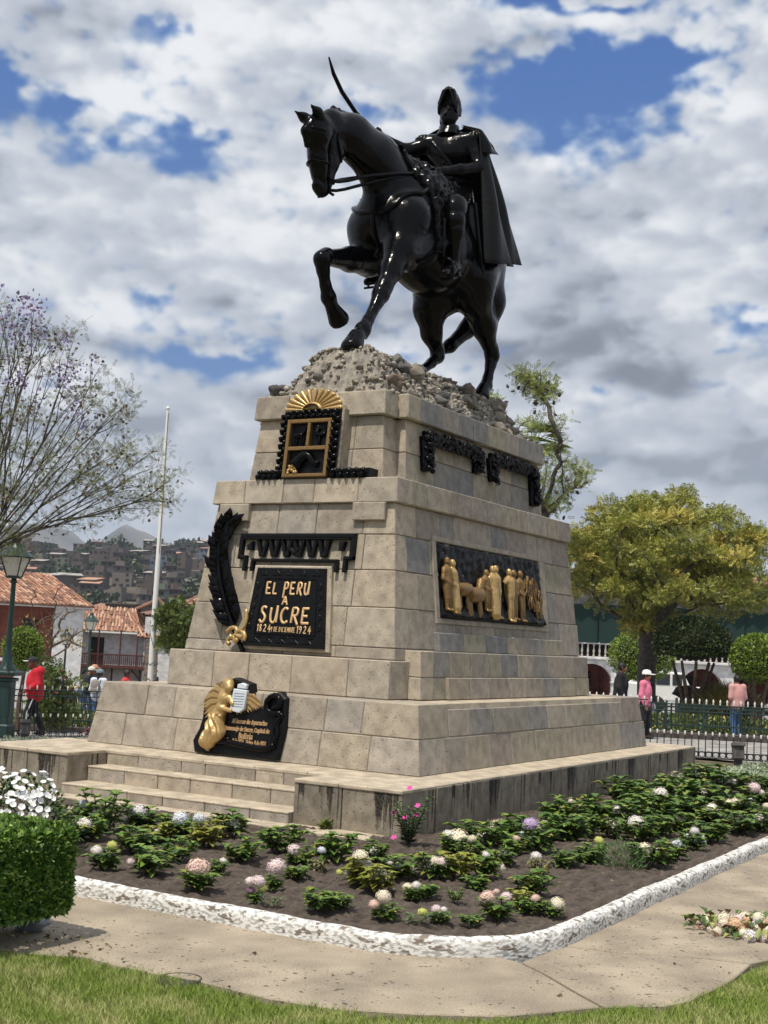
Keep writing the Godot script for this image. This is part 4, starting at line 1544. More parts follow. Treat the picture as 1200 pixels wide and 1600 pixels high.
func make_statue() -> void:
	var t := thing("equestrian_statue", "glossy black bronze rider with raised sabre on a prancing horse atop the pedestal", "statue")
	var hf := Field.new()
	hf.setup(Vector3(-1.35, 8.45, -3.8), Vector3(1.3, 13.85, 4.5), 0.05)
	# trunk
	hf.chain([[-0.08, 12.68, 0.1, 0.60], [0.08, 12.5, -1.2, 0.68], [0.18, 12.25, -1.85, 0.74]], 0.5)
	hf.chain([[-0.28, 11.80, 1.05, 0.60], [0.0, 11.56, -0.4, 0.78], [0.14, 11.74, -1.5, 0.74], [0.2, 11.88, -1.92, 0.78]], 0.5)
	hf.chain([[-0.08, 12.6, 0.2, 0.60], [-0.28, 12.1, 0.95, 0.66]], 0.4)
	hf.chain([[-0.05, 11.82, 1.28, 0.38], [0.0, 11.5, 1.3, 0.36]], 0.12)
	hf.chain([[-0.52, 11.84, 1.24, 0.38], [-0.55, 11.5, 1.2, 0.36]], 0.12)
	# left fore leg, planted
	hf.chain([[0.2, 12.5, 0.55, 0.42], [0.30, 11.85, 1.1, 0.44], [0.30, 11.1, 1.42, 0.34]], 0.25)
	hf.chain([[0.35, 11.5, 0.55, 0.4], [0.32, 11.0, 1.15, 0.3]], 0.2)
	hf.chain([[0.30, 11.1, 1.45, 0.33], [0.30, 10.58, 1.74, 0.235], [0.32, 10.14, 2.02, 0.17]], 0.12)
	hf.chain([[0.32, 10.16, 2.02, 0.19], [0.32, 9.95, 2.14, 0.18], [0.33, 9.75, 2.28, 0.13], [0.33, 9.3, 2.6, 0.115], [0.33, 9.08, 2.77, 0.155], [0.33, 8.90, 2.96, 0.135]], 0.07)
	hf.chain([[0.33, 9.05, 2.66, 0.09], [0.33, 8.93, 2.68, 0.05]], 0.05)
	hf.chain([[0.33, 8.88, 3.0, 0.165], [0.33, 8.62, 3.14, 0.235]], 0.03)
	# right fore leg, lifted
	hf.chain([[-0.66, 12.35, 0.6, 0.42], [-0.75, 11.8, 0.95, 0.44], [-0.70, 11.15, 1.0, 0.36]], 0.25)
	hf.chain([[-0.70, 11.1, 1.0, 0.35], [-0.72, 10.92, 1.75, 0.25], [-0.72, 10.72, 2.58, 0.17]], 0.14)
	hf.chain([[-0.72, 10.72, 2.66, 0.19], [-0.72, 10.62, 2.80, 0.175], [-0.72, 10.40, 2.74, 0.13], [-0.72, 10.12, 2.62, 0.115], [-0.72, 9.90, 2.48, 0.155], [-0.72, 9.74, 2.33, 0.13]], 0.07)
	hf.chain([[-0.72, 9.72, 2.31, 0.15], [-0.72, 9.55, 2.06, 0.225]], 0.03)
	# left hind leg
	hf.chain([[0.42, 11.75, -1.75, 0.62], [0.55, 11.1, -1.45, 0.52], [0.62, 10.72, -1.5, 0.36]], 0.3)
	hf.chain([[0.42, 11.75, -2.2, 0.56], [0.56, 10.9, -2.3, 0.40], [0.62, 10.4, -2.25, 0.25]], 0.2)
	hf.chain([[0.62, 10.75, -1.6, 0.36], [0.62, 10.25, -2.05, 0.27], [0.62, 9.82, -2.45, 0.165]], 0.14)
	hf.chain([[0.62, 9.86, -2.52, 0.17], [0.62, 9.68, -2.56, 0.17], [0.62, 9.45, -2.5, 0.125], [0.62, 9.12, -2.38, 0.115], [0.62, 8.92, -2.30, 0.145], [0.62, 8.84, -2.2, 0.13]], 0.07)
	hf.chain([[0.62, 8.84, -2.18, 0.15], [0.62, 8.60, -2.05, 0.22]], 0.03)
	# right hind leg, stepping under
	hf.chain([[-0.12, 11.7, -1.75, 0.62], [-0.25, 10.95, -1.35, 0.50], [-0.3, 10.5, -1.1, 0.37]], 0.3)
	hf.chain([[-0.3, 10.5, -1.12, 0.36], [-0.3, 9.98, -1.24, 0.23], [-0.3, 9.68, -1.5, 0.155]], 0.14)
	hf.chain([[-0.3, 9.7, -1.56, 0.16], [-0.3, 9.52, -1.58, 0.155], [-0.3, 9.3, -1.28, 0.115], [-0.3, 9.02, -0.82, 0.11], [-0.3, 8.90, -0.62, 0.14]], 0.07)
	hf.chain([[-0.3, 8.86, -0.55, 0.14], [-0.3, 8.62, -0.35, 0.22]], 0.03)
	# neck and head
	hf.chain([[-0.18, 12.58, 0.5, 0.66], [-0.33, 13.08, 1.42, 0.56], [-0.44, 13.32, 2.25, 0.45], [-0.53, 13.34, 2.95, 0.33]], 0.35, 1.4)
	hf.chain([[-0.53, 13.34, 3.0, 0.31], [-0.55, 13.02, 3.42, 0.30], [-0.58, 12.52, 3.32, 0.235], [-0.6, 12.06, 3.18, 0.185]], 0.16, 1.3)
	hf.chain([[-0.55, 12.86, 2.88, 0.29], [-0.57, 12.6, 2.95, 0.22], [-0.59, 12.25, 2.98, 0.15], [-0.6, 12.0, 3.02, 0.13]], 0.12, 1.25)
	hf.chain([[-0.60, 12.0, 3.24, 0.15], [-0.60, 11.92, 3.14, 0.13]], 0.08)
	for e: float in [-1.0, 1.0]:
		hf.chain([[-0.55 + 0.17 * e, 12.98, 3.58, 0.055], [-0.56 + 0.2 * e, 12.93, 3.40, 0.06]], 0.04)  # brow
		hf.chain([[-0.56 + 0.19 * e, 12.86, 3.48, 0.07], [-0.56 + 0.19 * e, 12.84, 3.45, 0.07]], 0.03)  # eye
		hf.chain([[-0.57 + 0.16 * e, 12.7, 3.45, 0.06], [-0.59 + 0.12 * e, 12.2, 3.28, 0.05]], 0.08)  # cheek bone
		hf.bone(Vector3(-0.60 + 0.13 * e, 12.07, 3.33), Vector3(-0.6 + 0.16 * e, 12.0, 3.27), 0.05, 0.05, 0.03, 1.0, true)
	hf.chain([[-0.44, 13.22, 3.36, 0.11], [-0.40, 13.33, 3.72, 0.10], [-0.36, 13.36, 4.05, 0.02]], 0.06)
	hf.chain([[-0.70, 13.18, 3.36, 0.11], [-0.73, 13.28, 3.72, 0.10], [-0.76, 13.30, 4.02, 0.02]], 0.06)
	hf.chain([[-0.58, 13.22, 3.62, 0.11], [-0.60, 12.95, 3.80, 0.10], [-0.62, 12.66, 3.72, 0.05]], 0.08)  # forelock
	# crest of the mane in separate locks
	for i in 17:
		var f := i / 16.0
		var x := lerpf(-0.2, -0.54, f)
		var y := 13.13 + 0.66 * sin(f * 2.05) + 0.02
		var z := lerpf(0.5, 2.95, f)
		if y > 13.74:
			y = 13.74
		hf.bone(Vector3(x, y, z), Vector3(x - 0.12, y - 0.16, z - 0.05), 0.075, 0.06, 0.04)
		hf.bone(Vector3(x - 0.12, y - 0.14, z - 0.04), Vector3(x - 0.34, y - 0.5, z - 0.1), 0.06, 0.04, 0.04)
	# tail swung to the far side
	hf.chain([[0.18, 12.35, -2.55, 0.16], [0.12, 11.8, -2.95, 0.22], [0.02, 11.1, -3.05, 0.24], [-0.22, 10.45, -2.85, 0.2], [-0.4, 9.95, -2.35, 0.15], [-0.5, 9.66, -1.98, 0.05]], 0.12)
	hf.clip(Vector3(0.33, 8.56, 3.1), Vector3.DOWN, 0.45)
	hf.clip(Vector3(0.62, 8.56, -2.1), Vector3.DOWN, 0.45)
	hf.clip(Vector3(-0.3, 8.56, -0.35), Vector3.DOWN, 0.45)
	hf.clip(Vector3(-0.72, 9.46, 1.98), Vector3(0, -0.62, -0.78), 0.4)
	# fleece saddle cloth: a lumpy shell over the flanks, from the same distance grid
	var cf := Field.new()
	cf.setup(Vector3(-1.25, 10.9, -1.6), Vector3(1.25, 13.6, 1.05), 0.05)
	noise.seed = 5
	noise.frequency = 1.0
	noise.fractal_octaves = 3
	for z in cf.nz:
		for y in cf.ny:
			for x in cf.nx:
				var q := cf.lo + Vector3(x, y, z) * cf.h
				var gx := int((q.x - hf.lo.x) / hf.h + 0.5)
				var gy := int((q.y - hf.lo.y) / hf.h + 0.5)
				var gz := int((q.z - hf.lo.z) / hf.h + 0.5)
				if gx < 0 or gx >= hf.nx or gy >= hf.ny or gz >= hf.nz:
					continue
				var d := hf.f[(gz * hf.ny + gy) * hf.nx + gx]
				if absf(d) > 0.4:
					continue
				# outline of the cloth on the flank: a tongue running down and back
				var edge_f := q.z - (0.95 - (12.9 - q.y) * 0.2)
				var edge_b := (-0.5 + (12.9 - q.y) * 0.55) - q.z
				var low := 11.25 - q.y
				var w := maxf(maxf(edge_f, edge_b), low)
				var curl := noise.get_noise_3dv(q * 5.5) * 0.10 + absf(noise.get_noise_3dv(q * 11.0)) * 0.06
				cf.f[(z * cf.ny + y) * cf.nx + x] = maxf(absf(d - 0.03) - 0.07 - curl, w + curl * 0.8)
	var sh := Shape.new()
	hf.net(sh, S)
	part("horse", sh, M.bronze, t)
	sh = Shape.new()
	cf.net(sh, S)
	part("saddle_cloth", sh, M.bronze, t)
	# rider
	var rf := Field.new()
	rf.setup(Vector3(-1.45, 10.5, -2.1), Vector3(1.25, 15.45, 1.0), 0.04)
	rf.chain([[0.0, 13.3, -1.5, 0.38], [0.0, 13.74, -1.34, 0.32], [0.0, 14.14, -1.18, 0.40]], 0.2)
	rf.chain([[0.22, 14.12, -1.12, 0.24], [-0.22, 14.14, -1.05, 0.24]], 0.15)
	rf.chain([[-0.50, 14.42, -1.0, 0.22], [0.50, 14.42, -1.25, 0.22]], 0.2)
	rf.chain([[0.0, 14.5, -1.1, 0.16], [0.0, 14.86, -1.06, 0.15]], 0.08)
	rf.chain([[0.0, 15.12, -1.06, 0.2], [0.02, 15.0, -1.0, 0.19], [0.03, 14.88, -0.93, 0.13]], 0.08)
	rf.chain([[0.035, 15.06, -0.83, 0.03], [0.045, 14.98, -0.775, 0.042]], 0.03)  # nose
	rf.chain([[-0.04, 14.905, -0.80, 0.025], [0.10, 14.905, -0.83, 0.025]], 0.02)  # mouth
	rf.chain([[0.03, 14.83, -0.84, 0.05], [0.04, 14.83, -0.85, 0.05]], 0.03)  # chin
	for e: float in [-1.0, 1.0]:
		rf.bone(Vector3(0.03 + 0.085 * e, 15.07, -0.83), Vector3(0.03 + 0.085 * e, 15.07, -0.82), 0.04, 0.04, 0.02, 1.0, true)
		rf.chain([[0.03 + 0.04 * e, 15.12, -0.82, 0.03], [0.03 + 0.14 * e, 15.11, -0.87, 0.03]], 0.02)
		rf.chain([[0.01 + 0.2 * e, 15.08, -1.05, 0.035], [0.01 + 0.2 * e, 14.95, -1.04, 0.04], [0.01 + 0.17 * e, 14.85, -0.98, 0.045]], 0.03)  # ears and whiskers
	rf.chain([[0.56, 14.36, -1.28, 0.2], [0.78, 13.70, -1.18, 0.165]], 0.1)
	rf.chain([[0.78, 13.70, -1.18, 0.165], [0.55, 13.52, -0.66, 0.145], [0.36, 13.38, -0.22, 0.10]], 0.08)
	rf.chain([[0.36, 13.38, -0.22, 0.10], [0.28, 13.30, 0.02, 0.095]], 0.05)
	for i in 4:  # curled fingers round the reins
		var a := Vector3(0.20 + i * 0.055, 13.36 - i * 0.015, 0.06)
		rf.bone(a, a + Vector3(-0.03, -0.04, 0.09), 0.035, 0.032, 0.015)
		rf.bone(a + Vector3(-0.03, -0.04, 0.09), a + Vector3(-0.05, -0.13, 0.04), 0.03, 0.026, 0.015)
	rf.bone(Vector3(0.22, 13.32, -0.02), Vector3(0.16, 13.40, 0.1), 0.04, 0.03, 0.02)
	rf.chain([[-0.5, 14.36, -0.96, 0.2], [-0.9, 14.2, -0.7, 0.165], [-1.16, 14.34, -0.2, 0.11]], 0.08)
	rf.chain([[-1.16, 14.34, -0.2, 0.1], [-1.2, 14.38, 0.0, 0.1]], 0.05)
	for i in 4:
		var a := Vector3(-1.26 + i * 0.012, 14.44 - i * 0.05, 0.04)
		rf.bone(a, a + Vector3(0.1, 0.0, 0.05), 0.034, 0.03, 0.015)
	# legs
	for e: float in [-1.0, 1.0]:
		rf.chain([[0.28 * e, 13.15, -1.2, 0.36], [0.82 * e, 12.42, 0.02, 0.24], [0.86 * e, 12.3, 0.12, 0.24]], 0.2)
		rf.chain([[0.86 * e, 12.28, 0.12, 0.23], [0.90 * e, 11.85, 0.12, 0.2], [0.88 * e, 11.25, 0.06, 0.125]], 0.08)
		rf.chain([[0.89 * e, 11.1, -0.05, 0.125], [0.93 * e, 10.92, 0.3, 0.12], [0.95 * e, 10.76, 0.62, 0.09]], 0.08)
	sh = Shape.new()
	rf.net(sh, S)
	part("rider", sh, M.bronze, t)
	for e: float in [-1.0, 1.0]:
		sh = Shape.new()  # boot cuffs and heel
		sh.tube(PackedVector3Array([Vector3(0.86 * e, 12.20, 0.12) * S, Vector3(0.87 * e, 12.06, 0.12) * S, Vector3(0.885 * e, 11.80, 0.12) * S]), PackedFloat32Array([0.27 * S, 0.255 * S, 0.22 * S]), 14)
		part("boot_cuff", sh, M.bronze, t)
		sh = Shape.new()
		sh.box(Vector3(0.89 * e, 10.93, -0.08) * S, Vector3(0.16, 0.14, 0.14) * S, Basis(Vector3.RIGHT, 0.4), 0.01)
		part("boot_heel", sh, M.bronze, t)
		sh = Shape.new()  # stirrup
		strap(sh, [[0.86 * e, 11.55, 0.55], [0.86 * e, 11.15, 0.5]], 0.03)
		strap(sh, [[0.80 * e, 10.72, 0.40], [0.80 * e, 10.95, 0.42], [0.86 * e, 11.15, 0.48], [1.02 * e, 11.10, 0.46], [1.07 * e, 10.92, 0.42], [1.05 * e, 10.70, 0.40]], 0.028)
		sh.box(Vector3(0.94 * e, 10.70, 0.40) * S, Vector3(0.34, 0.05, 0.24) * S, Basis(Vector3.RIGHT, 0.35), 0.008)
		strap(sh, [[0.84 * e, 12.0, 0.5], [0.86 * e, 11.6, 0.55]], 0.035)
		part("stirrup", sh, M.bronze, t)
		sh = Shape.new()  # epaulette with fringe
		var sc := Vector3(0.56 * e, 14.56, -1.12 + (-0.12 if e > 0.0 else 0.16))
		sh.ball(sc * S, Vector3(0.2, 0.07, 0.17) * S, 12, 6)
		for i in 16:
			var a := TAU * i / 16.0
			var q := sc + Vector3(cos(a) * 0.2, -0.02, sin(a) * 0.17)
			sh.line(q * S, (q + Vector3(cos(a) * 0.05, -0.14, sin(a) * 0.05)) * S, 0.03 * S, 0.02 * S, 5)
		part("epaulette", sh, M.bronze, t)
	# high collar, embroidery and sash
	sh = Shape.new()
	for i in 26:
		var s := vary(0.16)
		var y := 13.72 + rng.randf() * 0.6
		sh.ball(Vector3(0.02 + s, y, -0.80 - absf(s) * 0.35 - (14.1 - y) * 0.28 * signf(14.1 - y) * 0.5) * S, Vector3(0.05, 0.06, 0.04) * S, 6, 4)
	strap(sh, [[-0.33, 14.42, -0.82], [0.05, 14.0, -0.78], [0.30, 13.6, -1.0]], 0.05)
	strap(sh, [[0.30, 14.42, -0.95], [0.15, 14.05, -0.80], [-0.1, 13.72, -0.98]], 0.035)
	part("coat_embroidery", sh, M.bronze, t)
	sh = Shape.new()
	sh.lathe([[0.30, -0.02], [0.245, 0.10], [0.235, 0.20], [0.18, 0.20]], Vector3(0, 14.58, -1.09) * S, 16, Basis.from_scale(Vector3.ONE * S))
	part("collar", sh, M.bronze, t)
	# cocked hat worn athwart, with a plume along the crest
	sh = Shape.new()
	var face := Basis(Vector3.UP, 0.18)
	var hat := func(h: float, y: float, o: float) -> Vector3: return (Vector3(0.0, 15.1, -1.04) + face * Vector3(h, y, o)) * S
	var front := poly([-0.235, -0.03, -0.19, 0.0, -0.15, 0.10, 0.0, 0.17, 0.15, 0.10, 0.19, 0.0, 0.235, -0.03, 0.245, 0.12, 0.205, 0.34, 0.15, 0.52, 0.05, 0.56, -0.05, 0.56, -0.15, 0.52, -0.205, 0.34, -0.245, 0.12])
	sh.prism(front, hat, -0.02, 0.16, 0.04)
	sh.prism(poly([-0.23, -0.02, 0.23, -0.02, 0.245, 0.14, 0.205, 0.36, 0.14, 0.51, 0.0, 0.55, -0.14, 0.51, -0.205, 0.36, -0.245, 0.14]), hat, -0.22, -0.03, 0.02)
	stroke(sh, hat, [[-0.2, 0.1], [-0.1, 0.4], [-0.04, 0.52]], 0.02, 0.16, 5)
	stroke(sh, hat, [[0.2, 0.1], [0.1, 0.4], [0.04, 0.52]], 0.02, 0.16, 5)
	part("cocked_hat", sh, M.bronze_soft, t)
	sh = Shape.new()
	for i in 26:
		var f := i / 25.0 * 2.0 - 1.0
		var y := 0.58 - f * f * 0.34
		for k in 3:
			sh.ball(hat.call(f * 0.215, y - 0.03 + vary(0.015), -0.08 + k * 0.09), Vector3(0.035, 0.05, 0.045) * S, 6, 4)
	part("hat_plume", sh, M.bronze, t)
	# sabre held up behind the neck of the horse
	sh = Shape.new()
	var blade := [[-1.2, 14.38, 0.06], [-1.22, 14.41, 0.49], [-1.24, 14.53, 1.0], [-1.25, 14.77, 1.59], [-1.25, 15.03, 1.96], [-1.25, 15.31, 2.17]]
	var bp := PackedVector3Array()
	for q in blade:
		bp.append(Vector3(q[0], q[1], q[2]) * S)
	sh.tube(bp, PackedFloat32Array([0.045 * S, 0.05 * S, 0.05 * S, 0.05 * S, 0.045 * S, 0.018 * S]), 8)
	part("sabre_blade", sh, M.bronze, t)
	sh = Shape.new()
	strap(sh, [[-1.2, 14.50, 0.12], [-1.2, 14.52, -0.02], [-1.2, 14.38, -0.14], [-1.2, 14.25, -0.05], [-1.2, 14.28, 0.1]], 0.03)
	sh.ball(Vector3(-1.2, 14.38, 0.12) * S, Vector3(0.1, 0.14, 0.03) * S, 10, 6)
	part("sabre_guard", sh, M.bronze, t)
	# cloak: thick folded sheet from the shoulders over the croup
	sh = Shape.new()
	cloak(sh, 0.30, 0.26, 14.76, 0.80, 0.52, 14.54, 1.28, 2.42, 11.42, 0.72, true)
	part("cloak", sh, M.bronze_soft, t)
	sh = Shape.new()
	cloak(sh, 0.31, 0.27, 14.80, 0.80, 0.53, 14.62, 1.02, 1.10, 14.02, 0.42, false)
	part("cloak_cape", sh, M.bronze, t)
	# sabre scabbard hanging at the left side
	sh = Shape.new()
	strap(sh, [[0.92, 12.75, -0.75], [1.0, 11.9, -0.85], [1.02, 11.3, -1.05], [0.98, 10.95, -1.35]], 0.045)
	strap(sh, [[0.7, 13.2, -1.0], [0.92, 12.6, -0.76]], 0.03)
	part("scabbard", sh, M.bronze, t)
	# harness
	sh = Shape.new()
	strap(sh, hugging(hf, [[0.42, 12.6, 0.62], [0.42, 12.28, 1.0], [0.26, 11.98, 1.42], [-0.02, 11.86, 1.68], [-0.30, 11.9, 1.74], [-0.62, 11.95, 1.6], [-0.98, 12.2, 1.15], [-1.05, 12.5, 0.6]], 0.02, 0.055), 0.055)
	strap(sh, hugging(hf, [[-0.22, 11.88, 1.74], [-0.24, 11.4, 1.66], [-0.25, 11.0, 1.5]], 0.02, 0.045), 0.045)
	part("breast_strap", sh, M.bronze, t)
	sh = Shape.new()
	strap(sh, [[0.22, 13.28, 0.08], [0.33, 13.02, 0.62], [0.22, 12.86, 1.2], [0.05, 12.68, 1.72], [-0.12, 12.5, 2.2], [-0.36, 12.22, 2.75], [-0.47, 12.16, 3.05]], 0.04)
	strap(sh, [[0.2, 13.26, 0.1], [0.30, 12.98, 0.62], [0.18, 12.80, 1.2], [0.0, 12.58, 1.72], [-0.2, 12.28, 2.3], [-0.40, 12.02, 2.8], [-0.48, 11.96, 3.05]], 0.035)
	strap(sh, [[0.2, 13.28, 0.1], [-0.6, 13.0, 1.0], [-0.72, 12.6, 2.0], [-0.74, 12.15, 3.0]], 0.04)
	part("reins", sh, M.bronze, t)
	sh = Shape.new()
	for e: float in [-1.0, 1.0]:
		var x: float = -0.57 + 0.235 * e
		strap(sh, hugging(hf, [[x, 13.16, 3.18], [x + 0.02 * e, 12.85, 3.28], [x - 0.02 * e, 12.5, 3.22], [x - 0.05 * e, 12.14, 3.12]], 0.015, 0.035), 0.035)
		strap(sh, hugging(hf, [[x + 0.01 * e, 13.14, 3.12], [x + 0.02 * e, 12.8, 2.95], [x - 0.05 * e, 12.62, 2.8]], 0.015, 0.03), 0.03)
		sh.ball(Vector3(x + 0.02 * e, 13.12, 3.2) * S, Vector3(0.05, 0.09, 0.09) * S, 10, 6)
		for i in 7:
			sh.box(Vector3(x + 0.025 * e, 13.02 - i * 0.06, 3.21) * S, Vector3(0.03, 0.035, 0.13) * S, Basis(), 0.004)
		strap(sh, hugging(hf, [[x - 0.05 * e, 12.2, 3.1], [x - 0.04 * e, 12.05, 3.06], [x - 0.05 * e, 11.86, 3.0]], 0.015, 0.03), 0.03)
		sh.lathe([[0.05, -0.02], [0.075, 0.0], [0.05, 0.02], [0.03, 0.0], [0.05, -0.02]], Vector3(x - 0.03 * e, 12.12, 3.08) * S, 10, Basis(Vector3.BACK, PI / 2) * Basis.from_scale(Vector3.ONE * S))
	strap(sh, hugging(hf, [[-0.34, 13.0, 3.55], [-0.56, 13.02, 3.72], [-0.79, 13.0, 3.55]], 0.015, 0.03), 0.03)
	strap(sh, hugging(hf, [[-0.36, 12.42, 3.3], [-0.58, 12.44, 3.57], [-0.80, 12.42, 3.3]], 0.015, 0.03), 0.03)
	part("bridle", sh, M.bronze, t)


func cloak(sh: Shape, r0: float, d0: float, y0: float, r1: float, d1: float, y1: float, r2: float, d2: float, y2: float, rise: float, long: bool) -> void:
	var nu := 72
	var nv := 26
	for layer in 2:
		for j in nv + 1:
			var v := j / float(nv)
			for i in nu + 1:
				var u := i / float(nu)
				var a := lerpf(-0.12, PI + 0.12, u)
				var w := ss(0.0, 0.14, v)
				var down := maxf(0.0, (v - 0.14) / 0.86)
				var rx := lerpf(lerpf(r0, r1, w), r2, pow(down, 0.9))
				var rz := lerpf(lerpf(d0, d1, w), d2, pow(down, 0.85 if long else 1.0))
				var hem := y2 + rise * pow(maxf(sin(a), 0.0), 0.8)
				var y := lerpf(lerpf(y0, y1, w), hem, down)
				var fold := (0.075 + 0.05 * sin(a * 2.0 + 1.0)) * (sin(a * 13.0 + 0.8 * sin(v * 3.0)) + 0.35 * sin(a * 29.0 + v * 2.0)) * ss(0.05, 0.7, v) * (1.0 if long else 0.5)
				var sn := pow(maxf(sin(a), 0.0), 0.75) if a >= 0.0 and a <= PI else -absf(sin(a)) * 0.6
				var p := Vector3(cos(a) * (rx + fold), y, -1.14 - sn * (rz + fold * 1.3))
				if layer == 1:
					p.x *= 0.955
					p.z = -1.14 + (p.z + 1.14) * 0.955
					p.y += 0.005
				sh.p(p * S)
	var n := nu + 1
	var o := n * (nv + 1)
	for j in nv:
		for i in nu:
			var a := j * n + i
			sh.face(a, a + 1, a + n + 1)
			sh.face(a, a + n + 1, a + n)
			sh.face(o + a, o + a + n + 1, o + a + 1)
			sh.face(o + a, o + a + n, o + a + n + 1)
	for i in nu:  # hem
		var a := nv * n + i
		sh.face(a, a + 1, o + a + 1)
		sh.face(a, o + a + 1, o + a)
	for j in nv:  # front edges
		var a := j * n
		sh.face(a, a + n, o + a + n)
		sh.face(a, o + a + n, o + a)
		a = j * n + nu
		sh.face(a, o + a + n, a + n)
		sh.face(a, o + a, o + a + n)



# ------------------------------------------------------------------ ground, kerb, path, lawn, flower bed (metres)
func ground_height(x: float, z: float) -> float:
	var west := maxf(0.0, -(x + 4.5))
	return -1.3 * (1.0 - exp(-west / 12.0)) - 0.17 * ss(6.0, 11.0, -z) - 0.15 * ss(12.0, 30.0, -z) - 1.2 * ss(22.0, 60.0, -x)


func sheet(called: String, x0: float, x1: float, z0: float, z1: float, step: float, height: Callable, m: Material, skip = null) -> MeshInstance3D:
	var sh := Shape.new()
	var n := int(ceil((x1 - x0) / step))
	var k := int(ceil((z1 - z0) / step))
	for j in k + 1:
		for i in n + 1:
			var x := lerpf(x0, x1, i / float(n))
			var z := lerpf(z0, z1, j / float(k))
			sh.p(Vector3(x, height.call(x, z), z))
	for j in k:
		for i in n:
			if skip != null and skip.call(lerpf(x0, x1, (i + 0.5) / n), lerpf(z0, z1, (j + 0.5) / k)):
				continue
			var a := j * (n + 1) + i
			sh.face(a, a + n + 2, a + 1)
			sh.face(a, a + n + 1, a + n + 2)
	return struct(called, sh, m)


func kerb_line() -> PackedVector2Array:
	var p := PackedVector2Array()
	for i in 60:
		p.append(Vector2(lerpf(-7.0, 4.12, i / 59.0), 7.80))
	for i in range(1, 15):
		var a := PI / 2 - PI / 2 * i / 14.0
		p.append(Vector2(4.12 + cos(a) * 0.93, 6.87 + sin(a) * 0.93))
	for i in range(1, 80):
		p.append(Vector2(5.05, lerpf(6.87, -4.3, i / 79.0)))
	return p


